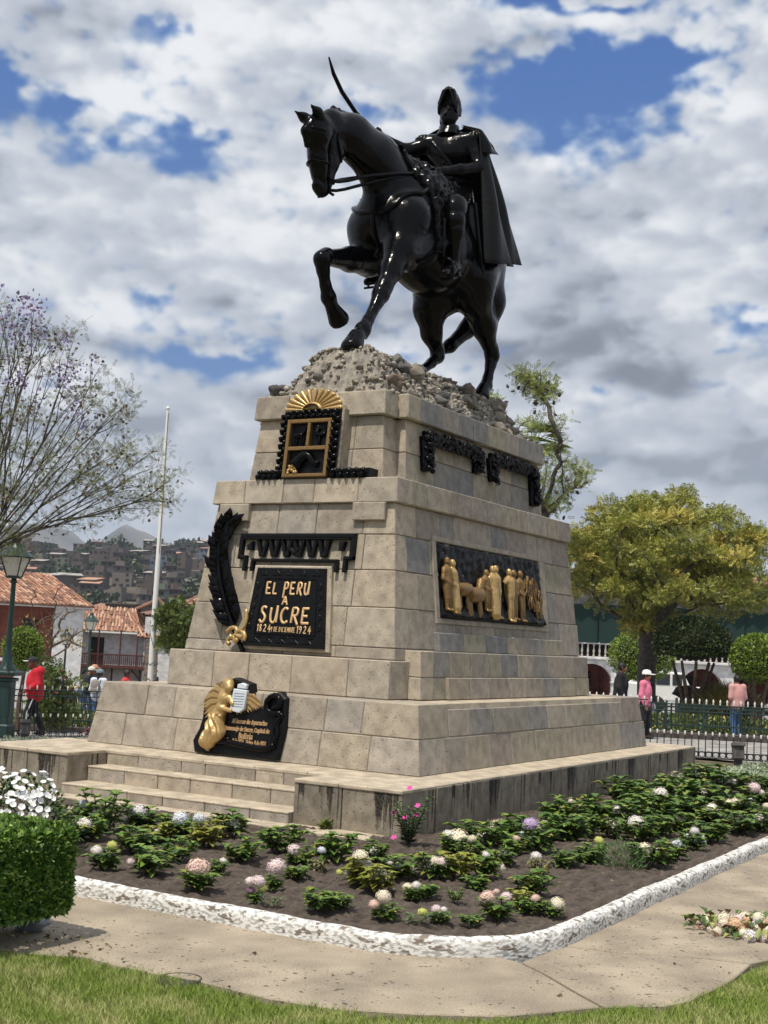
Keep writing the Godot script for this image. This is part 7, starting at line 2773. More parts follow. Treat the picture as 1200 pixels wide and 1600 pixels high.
func make_lamp(label: String, at: Vector3, k: float, m: Material, pedestal: bool) -> void:
	var t := thing("street_lamp", label, "lamp post", at, 0.4, "old style lamp posts")
	var sh := Shape.new()
	var base_top := 0.3 * k
	if pedestal:
		sh.box(Vector3(0, 0.14, 0), Vector3(0.40, 0.28, 0.40), Basis(), 0.03)
		sh.box(Vector3(0, 0.72, 0), Vector3(0.32, 0.9, 0.32), Basis(), 0.02)
		sh.box(Vector3(0, 1.20, 0), Vector3(0.40, 0.07, 0.40), Basis(), 0.02)
		sh.box(Vector3(0, 1.33, 0), Vector3(0.58, 0.10, 0.58), Basis(), 0.03)
		part("pedestal", sh, m, t)
		for i in 4:
			sh = Shape.new()
			sh.box(Basis(Vector3.UP, PI / 2 * i) * Vector3(0, 0.74, 0.161), Vector3(0.2, 0.6, 0.012), Basis(Vector3.UP, PI / 2 * i), 0.004)
			part("panel", sh, m, t)
		base_top = 1.38
	sh = Shape.new()
	sh.lathe([[0.20, base_top - 0.02], [0.19, base_top + 0.05], [0.12, base_top + 0.12], [0.10, base_top + 0.30], [0.075, base_top + 0.36], [0.062, base_top + 0.5], [0.05, 3.2], [0.085, 3.22], [0.06, 3.27], [0.05, 3.30]] if k == 1.0 else [[0.16, -0.6], [0.12, 0.5], [0.07, 0.7], [0.055, 3.2], [0.085, 3.22], [0.05, 3.30]], Vector3.ZERO, 14)
	part("pole", sh, m, t)
	sh = Shape.new()  # lantern: frame, four panes, hood
	sh.box(Vector3(0, 3.33, 0), Vector3(0.26, 0.05, 0.26), Basis(), 0.01)
	sh.box(Vector3(0, 3.76, 0), Vector3(0.50, 0.04, 0.50), Basis(), 0.01)
	for i in 4:
		var b := Basis(Vector3.UP, PI / 2 * i)
		sh.line(b * Vector3(0.12, 3.34, 0.12), b * Vector3(0.23, 3.75, 0.23), 0.014, 0.014, 6)
	part("lantern_frame", sh, m, t)
	for i in 4:
		var b := Basis(Vector3.UP, PI / 2 * i)
		sh = Shape.new()
		sh.quad(b * Vector3(-0.115, 3.36, 0.118), b * Vector3(0.115, 3.36, 0.118), b * Vector3(0.215, 3.74, 0.218), b * Vector3(-0.215, 3.74, 0.218))
		part("pane", sh, M.milk, t)
	sh = Shape.new()
	sh.lathe([[0.40, 3.76], [0.36, 3.80], [0.20, 3.92], [0.14, 4.0], [0.15, 4.02], [0.09, 4.05], [0.09, 4.10], [0.12, 4.12], [0.05, 4.17], [0.0, 4.22]], Vector3.ZERO, 8, Basis(Vector3.UP, PI / 8))
	part("hood", sh, m, t)


func box_part(t: Node3D, called: String, at: Vector3, size: Vector3, m: Material, ch := 0.0, b := Basis()) -> void:
	var sh := Shape.new()
	sh.box(at, size, b, ch)
	part(called, sh, m, t)


# rows of half-round clay tiles over a sloped rectangle: corner, along the eave, up the slope
func tiled(t: Node3D, a: Vector3, along: Vector3, up: Vector3, width := 0.24, rough := 0.02) -> void:
	var slab := Shape.new()
	var n := along.cross(up).normalized()
	if n.y < 0.0:
		n = -n
	var q := PackedVector3Array()
	for i in 8:
		q.append(a + (along if i & 1 else Vector3.ZERO) + (up if i & 2 else Vector3.ZERO) - n * (0.0 if i & 4 else 0.10))
	slab.hexa(q, 0.0)
	part("roof", slab, M.tiles[3], t)
	var k := int(along.length() / width)
	var rows := maxi(1, int(up.length() / 0.55))
	var meshes := []
	for v in 5:
		var sh := Shape.new()
		var d := up.normalized()
		var s := along.normalized()
		var l := up.length() / rows * 1.08
		for i in 5:
			var b0 := PI * i / 5.0
			var b1 := PI * (i + 1) / 5.0
			var r := width * 0.46
			sh.quad(s * cos(b1) * r + n * sin(b1) * r, s * cos(b0) * r + n * sin(b0) * r, s * cos(b0) * r * 0.85 + n * sin(b0) * r * 0.85 + d * l, s * cos(b1) * r * 0.85 + n * sin(b1) * r * 0.85 + d * l)
		for i in 5:
			var b0 := PI * i / 5.0
			var b1 := PI * (i + 1) / 5.0
			var r := width * 0.46
			sh.tri(s * cos(b0) * r + n * sin(b0) * r, s * cos(b1) * r + n * sin(b1) * r, Vector3.ZERO)
		meshes.append(sh.mesh(M.tiles[v]))
	var where := []
	for i in 5:
		where.append([])
	for i in k:
		for j in rows:
			where[rng.randi() % 5].append(Transform3D(Basis(), a + along * ((i + 0.5) / k) + up * (j / float(rows)) + n * (0.005 + vary(rough)) + along.normalized() * vary(rough)))
	for i in 5:
		scatter("roof_tiles", meshes[i], where[i], t)


func make_houses() -> void:
	# corner house at the left: white corner, red facade, low tiled roof
	var t := thing("corner_house", "two storey house with white corner, red facade and tiled hip roof behind the bare tree", "house", Vector3(-51.9, -2.9, -49.4), TURN + 0.235)
	box_part(t, "wall", Vector3(-0.75, 2.9, -3.0), Vector3(1.9, 5.8, 6.0), M.plaster)
	box_part(t, "red_wall", Vector3(-6.7, 2.9, -3.6), Vector3(10.0, 5.8, 6.0), M.red_wall)
	box_part(t, "lower_wall", Vector3(-6.7, 1.2, -0.45), Vector3(9.98, 2.4, 0.3), M.plaster)
	for x in [-3.2, -5.6, -8.2]:
		box_part(t, "window", Vector3(x, 4.1, -0.55), Vector3(1.0, 1.7, 0.2), M.dark, 0.02)
	box_part(t, "door", Vector3(-4.6, 1.1, -0.28), Vector3(1.2, 2.2, 0.1), M.wood, 0.02)
	box_part(t, "eave", Vector3(-5.6, 5.88, -3.2), Vector3(12.6, 0.16, 7.4), M.plaster)
	tiled(t, Vector3(-11.9, 5.97, 0.6), Vector3(12.7, 0, 0), Vector3(-3.0, 2.1, -4.2), 0.24, 0.03)
	# house with the wooden balcony
	t = thing("balcony_house", "white house with a dark wooden balcony on posts and sagging tiled roofs", "house", Vector3(-56.1, -3.1, -58.5), TURN + 0.16)
	box_part(t, "wall", Vector3(-0.9, 2.3, -2.45), Vector3(5.6, 4.6, 5.0), M.plaster)
	box_part(t, "gable_wall", Vector3(2.55, 2.9, -1.4), Vector3(2.2, 5.8, 4.4), M.plaster)
	tiled(t, Vector3(-3.9, 4.62, 0.85), Vector3(4.9, 0, 0), Vector3(0, 1.75, -3.2), 0.22, 0.05)
	tiled(t, Vector3(1.0, 4.35, 1.15), Vector3(1.9, -0.18, 0), Vector3(-1.0, 1.75, -2.6), 0.22, 0.05)
	tiled(t, Vector3(0.7, 6.35, 0.5), Vector3(0, 0, -4.8), Vector3(1.6, 0.75, 0), 0.22, 0.05)
	tiled(t, Vector3(3.95, 5.75, 0.5), Vector3(0, 0, -4.8), Vector3(-1.7, 1.35, 0), 0.22, 0.05)
	box_part(t, "eave_board", Vector3(-1.4, 4.55, 1.0), Vector3(5.0, 0.12, 0.1), M.white)
	box_part(t, "balcony_floor", Vector3(-0.85, 2.02, 0.35), Vector3(5.0, 0.16, 1.5), M.wood, 0.02)
	for q in [[2.95, 1.0], [2.15, 1.0]]:
		box_part(t, "balcony_rail", Vector3(-0.85, q[0], q[1]), Vector3(5.0, 0.09, 0.08), M.wood, 0.01)
	for i in 34:
		box_part(t, "baluster", Vector3(-3.25 + i * 0.145, 2.55, 1.0), Vector3(0.05, 0.8, 0.05), M.wood)
	for x in [-3.3, -1.75, -0.2, 1.0, 1.6]:
		box_part(t, "post", Vector3(x, 3.35, 1.0), Vector3(0.11, 2.6, 0.11), M.wood)
	for x in [-3.0, -1.7, -0.7, 0.5, 1.3]:
		box_part(t, "lower_post", Vector3(x, 0.95, 0.7), Vector3(0.14, 2.0, 0.14), M.wood)
	for x in [-2.7, 1.0]:
		box_part(t, "brace", Vector3(x, 1.55, 0.7), Vector3(0.1, 1.3, 0.1), M.wood, 0.0, Basis(Vector3.BACK, 0.75 if x > 0.0 else -0.75))
	box_part(t, "door", Vector3(-1.9, 3.1, 0.08), Vector3(1.0, 2.1, 0.1), M.dark, 0.01)
	box_part(t, "shutter", Vector3(2.2, 3.3, 0.82), Vector3(0.5, 2.5, 0.1), M.dark, 0.01)
	box_part(t, "window", Vector3(2.35, 0.9, 0.82), Vector3(0.6, 1.2, 0.1), M.dark, 0.01)
	# roof end at the right, partly behind the monument
	t = thing("grey_house", "grey house with tiled hip roof cut by the left edge of the pedestal", "house", Vector3(-61.6, -2.9, -72.6), TURN)
	box_part(t, "wall", Vector3(4.4, 3.4, -3.0), Vector3(10.0, 6.8, 6.0), M.bark_grey)
	box_part(t, "white_panel", Vector3(3.5, 6.05, 0.02), Vector3(5.0, 0.9, 0.12), M.plaster)
	tiled(t, Vector3(-1.0, 6.85, 0.7), Vector3(10.5, 0, 0), Vector3(3.2, 1.9, -3.4), 0.36, 0.03)
	box_part(t, "window", Vector3(0.6, 4.6, 0.03), Vector3(0.9, 1.3, 0.1), M.dark, 0.02)
	# low brick wall strip seen beside the pedestal foot
	t = thing("brick_pillar", "thin brick pillar between the balcony house and the pedestal", "pillar", Vector3(-21.9, -1.5, -21.2), TURN)
	for i in 22:
		box_part(t, "brick", Vector3(vary(0.02), 0.1 + i * 0.13, 0), Vector3(0.42, 0.11, 0.3), M.rock[3 if i % 3 else 1], 0.01)
	# arcaded house on the right with balustrade and dark green netting
	t = thing("arcade_building", "arcaded house with white arches, balustrade, red walls and dark green netting", "building", Vector3(-21.1, -1.6, -61.6), TURN)
	box_part(t, "back_wall", Vector3(6.0, 2.0, -4.2), Vector3(24.0, 4.0, 0.3), M.red_wall)
	box_part(t, "side_wall", Vector3(1.38, 1.4, -2.2), Vector3(0.25, 2.8, 3.8), M.red_wall)
	for i in 6:  # arches: wall with a round opening, cut as a polygon
		var x := i * 3.4 - 1.7 if i else -1.7
		var p := PackedVector2Array([Vector2(x, 0.0), Vector2(x + 0.46, 0.0), Vector2(x + 0.46, 1.55)])
		for k in 13:
			var a := PI - PI * k / 12.0
			p.append(Vector2(x + 1.7 + cos(a) * 1.24, 1.55 + sin(a) * 1.05))
		p.append_array(PackedVector2Array([Vector2(x + 2.94, 0.0), Vector2(x + 3.4, 0.0), Vector2(x + 3.4, 2.85), Vector2(x, 2.85)]))
		var sh := Shape.new()
		sh.prism(p, func(h: float, y: float, o: float) -> Vector3: return Vector3(h, y, o), -0.5, 0.0, 0.02)
		part("arch", sh, M.plaster, t)
		box_part(t, "impost", Vector3(x + 0.02, 1.5, -0.22), Vector3(1.05, 0.12, 0.62), M.plaster, 0.02)
		box_part(t, "shop_door", Vector3(x + 1.7, 1.05, -4.0), Vector3(1.1, 2.1, 0.1), M.dark, 0.02)
	box_part(t, "cornice", Vector3(7.0, 2.95, -0.15), Vector3(22.4, 0.18, 0.9), M.plaster, 0.03)
	box_part(t, "rail", Vector3(7.0, 3.85, 0.1), Vector3(22.4, 0.10, 0.16), M.plaster, 0.02)
	box_part(t, "upper_floor", Vector3(7.0, 5.1, -2.9), Vector3(22.4, 3.9, 2.6), M.dark)
	var bal := Shape.new()
	bal.lathe([[0.07, 0.0], [0.07, 0.08], [0.035, 0.14], [0.075, 0.32], [0.035, 0.58], [0.06, 0.66], [0.06, 0.74]], Vector3.ZERO, 8)
	var bm := bal.mesh(mat(rgb8(176, 172, 164), 0.9))
	for i in 62:
		shared("baluster", bm, t, Transform3D(Basis(), Vector3(-3.9 + i * 0.36, 3.06, 0.1)))
	for i in 5:  # hanging nets with sagging folds
		var sh := Shape.new()
		var n := 22
		for j in 9:
			for k in n + 1:
				var x := -4.2 + i * 4.5 + k * 4.46 / n
				sh.p(Vector3(x, 3.9 + j * 0.30 - 0.10 * sin(PI * k / n) * (1.0 if j == 8 else 0.4), 0.25 + 0.07 * sin(k * 1.3 + j * 0.4 + i)))
		for j in 8:
			for k in n:
				var a := j * (n + 1) + k
				sh.face(a, a + 1, a + n + 2)
				sh.face(a, a + n + 2, a + n + 1)
		part("net", sh, M.net, t)
	tiled(t, Vector3(-4.3, 7.0, 0.9), Vector3(23.0, 0, 0), Vector3(0, 1.5, -3.2), 0.40, 0.02)
	box_part(t, "upper_wall", Vector3(7.0, 6.7, -1.2), Vector3(22.4, 0.9, 0.8), M.plaster)


func make_hills() -> void:
	# hillside town: a slope that rises away from the square
	var sh := Shape.new()
	var n := 60
	var k := 24
	noise.seed = 77
	noise.frequency = 1.0
	noise.fractal_octaves = 3
	for j in k + 1:
		for i in n + 1:
			var q := hill_point(lerpf(-420.0, 900.0, i / float(n)), lerpf(260.0, 1050.0, j / float(k)))
			sh.p(q)
	for j in k:
		for i in n:
			var a := j * (n + 1) + i
			sh.face(a, a + 1, a + n + 2)
			sh.face(a, a + n + 2, a + n + 1)
	struct("hillside", sh, tri_mat(rgb8(104, 92, 80), mottled(256, 81, 0.6, 0.3, 0.2), 60.0, 1.0))
	# far ridges
	for q in [[3500.0, 300.0, 80.0, 5, "mountain", Color8(112, 106, 96)], [2400.0, 165.0, 70.0, 9, "hills", Color8(118, 106, 90)]]:
		sh = Shape.new()
		for j in 7:
			for i in 121:
				var u := lerpf(-1900.0, 1700.0, i / 120.0)
				var d: float = q[0] + j * 90.0
				var top: float = q[1] * (0.42 + 0.3 * noise.get_noise_2d(u * 0.0016 + q[3], 3.0)) + 42.0 * noise.get_noise_2d(u * 0.008, q[3])
				if q[3] == 5:  # flat-topped summit left of the flagpole
					var x := (u + 1090.0) / 170.0
					top = 222.0 + 30.0 * noise.get_noise_2d(u * 0.006, 5.0) + 12.0 * noise.get_noise_2d(u * 0.03, 9.0) + 52.0 * exp(-x * x) + 46.0 * (1.0 - ss(26.0, 120.0, absf(u + 763.0)))
					top *= 1.13 * (0.55 + 0.45 * ss(-350.0, -640.0, u))
				sh.p(Vector3(7.9, 0, 14.1) + RV * u + FV * d + Vector3.UP * top * sin(PI / 2 * minf(1.0, j / 5.0)))
		for j in 6:
			for i in 120:
				var a := j * 121 + i
				sh.face(a, a + 1, a + 122)
				sh.face(a, a + 122, a + 121)
		struct(q[4], sh, tri_mat(q[5], mottled(256, 83 + q[3], 0.7, 0.3, 0.2), 500.0, 1.0))


func hill_point(u: float, d: float) -> Vector3:  # u to the right of the view axis, d away from the square
	var rise := 64.0 * ss(280.0, 960.0, d) * (0.78 + 0.22 * ss(-300.0, -40.0, u)) * (1.0 - 0.55 * ss(-40.0, 240.0, u))
	return Vector3(7.9, 0, 14.1) + RV * u + FV * d + Vector3.UP * (-4.0 + rise + 5.0 * noise.get_noise_2d(u * 0.012, d * 0.012))


func make_hill_houses() -> void:
	var walls := [rgb8(98, 82, 72), rgb8(86, 75, 69), rgb8(104, 89, 79), rgb8(76, 70, 67), rgb8(94, 84, 78), rgb8(112, 105, 98)]
	var paint := [rgb8(162, 158, 152), rgb8(136, 132, 120), rgb8(92, 104, 118), rgb8(132, 124, 98), rgb8(104, 114, 98)]
	var wm := []
	for c in walls:
		wm.append(mat(c, 0.95))
	var pm := []
	for c in paint:
		pm.append(mat(c, 0.9))
	var count := 0
	for row in 19:
		var d := 330.0 + row * 33.0
		var u := -0.325 * d + vary(10.0)
		var place := 0
		while u < -0.10 * d and count < 290:
			var w := 3.8 + rng.randf() * 5.2
			var floors := 1 + rng.randi() % 4
			var hh := floors * 2.4
			var dp := 8.0 + rng.randf() * 4.0
			var at := hill_point(u + w * 0.5, d + vary(14.0))
			u += w + 0.5 + rng.randf() * 3.0
			if rng.randf() < 0.08:
				continue
			count += 1
			var painted := rng.randf() < 0.12
			place += 1
			var lab := "%s %s house, %s from left in %s row up the hillside" % ["painted" if painted else "bare brick", ["one storey", "two storey", "three storey", "four storey"][floors - 1], ORDINAL[place], ORDINAL[row + 1]]
			var t := thing("hillside_house", lab, "house", at + Vector3.DOWN * 2.0, TURN + vary(0.35), "houses on the hillside")
			var m: Material = pick(pm) if painted else pick(wm)
			box_part(t, "wall", Vector3(0, hh * 0.5 + 1.0, -dp * 0.5), Vector3(w, hh + 2.0, dp), m)
			for f in floors:
				var cols := 2 + rng.randi() % 2
				for c in cols:
					if rng.randf() < 0.85:
						box_part(t, "window", Vector3(w * ((c + 0.5) / cols - 0.5) + vary(0.3), 2.0 + f * 2.4 + 1.2, 0.02), Vector3(1.1 + rng.randf() * 0.5, 1.2, 0.2), M.dark)
			if rng.randf() < 0.55:
				box_part(t, "roof_slab", Vector3(0, hh + 2.1, -dp * 0.5 + 0.5), Vector3(w + 0.8, 0.3, dp + 1.0), M.bark_grey)
			if rng.randf() < 0.4:
				box_part(t, "upper_room", Vector3(vary(w * 0.2), hh + 3.2, -dp * 0.6), Vector3(w * 0.45, 2.4, dp * 0.5), m)
			elif rng.randf() < 0.35:
				var sh := Shape.new()
				var q := PackedVector3Array()
				for i in 8:
					q.append(Vector3((w * 0.55) * (1 if i & 1 else -1), hh + 2.2 + (0.0 if i & 4 else 1.3) + (0.15 if i & 2 else 0.0), 0.6 if i & 4 else -dp))
				sh.hexa(q, 0.0)
				part("roof", sh, pick(M.tiles) if rng.randf() < 0.5 else pm[0], t)
	# trees between the houses
	var spots := []
	for i in 70:
		var d := 330.0 + pow(rng.randf(), 0.7) * 620.0
		var u := rng.randf_range(-0.33, -0.10) * d
		if i > 50:  # along the crest
			d = 940.0 + vary(25.0)
			u = rng.randf_range(-0.2, -0.12) * d
		spots.append([u / d, u, d])
	spots.sort()
	var nth := {}
	for q in spots:
		var at := hill_point(q[1], q[2])
		var r := (5.0 if q[2] > 900.0 else 3.5) + rng.randf() * 4.0
		var zone := "on the crest" if q[2] > 900.0 else "among the lower houses" if q[2] < 560.0 else "among the upper houses"
		nth[zone] = nth.get(zone, 0) + 1
		var lab := "dark green tree %s of the hillside, %s from the left" % [zone, ORDINAL[nth[zone]]]
		var t := thing("hillside_tree", lab, "tree", at, 0.0, "trees on the hillside")
		var pts := []
		for c in 26:
			pts.append(in_ball(Vector3(0, r * 0.75, 0), Vector3(r, r * 0.7, r), 0.2))
		crown(t, pts, 9, r * 0.32, r * 0.36, plain_leaf(0.8), [Color(0.025, 0.045, 0.014), Color(0.055, 0.08, 0.022)], 0.8)
		var sh := Shape.new()
		sh.line(Vector3(0, -3, 0), Vector3(0, r * 0.7, 0), 0.4, 0.25, 6)
		part("trunk", sh, M.bark, t)


func make_street_things() -> void:
	make_railing("iron railing with white spear tips left of the pedestal", [Vector3(-13.6, 0, -3.9), Vector3(-12.7, 0, -5.6), Vector3(-11.0, 0, -8.6)], 0.17)
	make_railing("iron railing with white spear tips right of the pedestal", [Vector3(-2.4, 0, -8.0), Vector3(0.03, 0, -9.37), Vector3(3.7, 0, -11.45)], 0.13)
	make_low_fence("dark green low fence across the street, left side", Vector3(-18.6, 0, -9.8), Vector3(-15.0, 0, -11.9))
	make_low_fence("dark green low fence across the street, right side", Vector3(-3.4, 0, -15.3), Vector3(1.6, 0, -18.2))
	make_lamp("large dark green lamp post on a square pedestal at the left edge", Vector3(-12.5, ground_height(-12.5, -5.5) - 0.03, -5.5), 1.0, M.green_iron, true)
	make_lamp("green lamp post in front of the balcony house", Vector3(-35.3, -1.75, -32.5), 0.9, M.green_iron, false)
	make_lamp("blackish lamp post behind the leafless branches", Vector3(-42.0, -2.6, -37.9), 0.9, M.dark_iron, false)
	var t := thing("flagpole", "tall white flagpole with halyard wound round it left of the pedestal", "flagpole", Vector3(-17.0, -0.95, -15.4))
	var sh := Shape.new()
	sh.tube(PackedVector3Array([Vector3.ZERO, Vector3(0, 3.0, 0), Vector3(0.0, 9.2, 0)]), PackedFloat32Array([0.085, 0.08, 0.038]), 14)
	part("pole", sh, M.white, t)
	sh = Shape.new()
	var rope_path := PackedVector3Array()
	for i in 60:
		var f := i / 59.0
		var a := f * 22.0
		rope_path.append(Vector3(cos(a) * 0.092, 1.0 + f * 2.2 + (0.12 * sin(f * 30.0)), sin(a) * 0.092))
	rope_path.append(Vector3(0.06, 5.0, 0.03))
	rope_path.append(Vector3(0.045, 9.1, 0.02))
	sh.tube(rope_path, PackedFloat32Array([0.009]), 5)
	part("halyard", sh, M.bark_grey, t)
	sh = Shape.new()
	sh.ball(Vector3(0, 9.25, 0), Vector3.ONE * 0.06, 10, 8)
	part("finial", sh, M.white, t)
	# floodlight boxes on the lawn
	for q in [["floodlight", "grey floodlight housing on the lawn before the right railing", Vector3(1.7, 0, -9.45)], ["stone_block", "squat grey block by the left railing", Vector3(-11.95, 0, -5.6)]]:
		var at: Vector3 = q[2]
		at.y = ground_height(at.x, at.z) - 0.05
		t = thing(q[0], q[1], "light" if q[0] == "floodlight" else "block", at, 0.6)
		box_part(t, "body", Vector3(0, 0.20, 0), Vector3(0.19, 0.24, 0.16), M.rock[4], 0.02, Basis(Vector3.RIGHT, -0.2))
		box_part(t, "cap", Vector3(0, 0.35, 0.0), Vector3(0.22, 0.08, 0.19), M.rock[1], 0.015, Basis(Vector3.RIGHT, -0.2))
		box_part(t, "foot", Vector3(0, 0.04, 0), Vector3(0.12, 0.14, 0.12), M.dark_iron, 0.01)
	# white pickup
	t = thing("pickup_truck", "white pickup truck parked behind the broad tree trunk", "truck", Vector3(-7.6, -0.55, -34.9), TURN + 0.06)
	sh = Shape.new()
	sh.prism(poly([-1.3, 0.5, 2.7, 0.5, 2.7, 1.05, 0.75, 1.08, 0.45, 1.62, -0.75, 1.65, -1.3, 1.1]), func(h: float, y: float, o: float) -> Vector3: return Vector3(h, y, o), -1.7, 0.0, 0.05)
	part("body", sh, M.white, t)
	for q in [[-0.62, -0.08], [0.02, 0.40]]:
		box_part(t, "window", Vector3((q[0] + q[1]) / 2, 1.33, 0.005), Vector3(q[1] - q[0], 0.42, 0.03), M.glass, 0.01)
	for x in [-0.6, 1.9]:
		sh = Shape.new()
		sh.lathe([[0.0, 0.0], [0.2, 0.01], [0.34, 0.0], [0.36, -0.1], [0.36, -0.2]], Vector3(x, 0.36, 0.03), 16, Basis(Vector3.RIGHT, PI / 2))
		part("wheel", sh, M.dark, t)
	box_part(t, "tail_light", Vector3(2.71, 0.95, -0.06), Vector3(0.04, 0.2, 0.12), mat(rgb8(150, 20, 20), 0.3), 0.01)
	# dark market gear beside the woman in pink
	t = thing("market_bags", "heap of dark bundles on a low stand beside the woman in the pink blouse", "bundles", Vector3(-2.2, ground_height(-2.2, -21.6), -21.6), TURN)
	for i in 6:
		sh = lump(Vector3(0.34, 0.2, 0.25), 400 + i, 0.2)
		var o := part("bundle", sh, M.dark, t)
		o.position = Vector3(-0.75 + i * 0.3, 0.95 + vary(0.05), vary(0.1))
	box_part(t, "stand", Vector3(0, 0.4, 0), Vector3(2.0, 0.8, 0.6), M.green_iron, 0.02)
	t = thing("folding_stool", "grey folded stool and bag by the right edge of the street", "stool", Vector3(-0.55, ground_height(-0.5, -21.5), -21.6), TURN)
	box_part(t, "seat", Vector3(0, 0.45, 0), Vector3(0.5, 0.08, 0.4), M.dark_iron, 0.02, Basis(Vector3.BACK, -0.4))
	for x in [-0.2, 0.2]:
		sh = Shape.new()
		sh.line(Vector3(x, 0, 0.15), Vector3(-x * 0.6, 0.5, -0.1), 0.02, 0.02, 6)
		part("leg", sh, M.dark_iron, t)
	# stacked crates by the left lamp
	for i in 4:
		t = thing("wooden_crate", ["reddish crate at the foot of its stack beside the left lamp", "second crate up in the stack beside the left lamp", "third crate up in the stack beside the left lamp", "topmost crate of the stack beside the left lamp"][i], "crate", Vector3(-17.25, ground_height(-17.2, -8.9) + i * 0.24, -8.9), TURN + vary(0.1), "crates stacked beside the left lamp")
		for k in 3:
			box_part(t, "slat", Vector3(0, 0.05 + k * 0.08, 0.2), Vector3(0.55, 0.06, 0.02), M.tiles[3], 0.004)
			box_part(t, "slat", Vector3(0.27, 0.05 + k * 0.08, 0), Vector3(0.02, 0.06, 0.4), M.tiles[1], 0.004)
		box_part(t, "floor", Vector3(0, 0.02, 0), Vector3(0.52, 0.02, 0.38), M.tiles[3])
	# bougainvillea petals and red flowers at the foot of the left railing
	var where := []
	var cols := []
	for i in 160:
		var f := rng.randf()
		where.append(aimed(ball_dir() + Vector3.UP, Vector3(-11.75, 0, -7.2).lerp(Vector3(-11.2, 0, -8.2), f) + ball_dir() * 0.12 + Vector3.UP * (ground_height(-11.5, -7.6) + 0.04), 0.06, 0.0))
		cols.append(Color(0.22, 0.02, 0.05))
	tag(scatter("fallen_petals", plain_leaf(0.8), where, self, cols), "dark red petals at the foot of the left railing", "petals", "", "stuff")


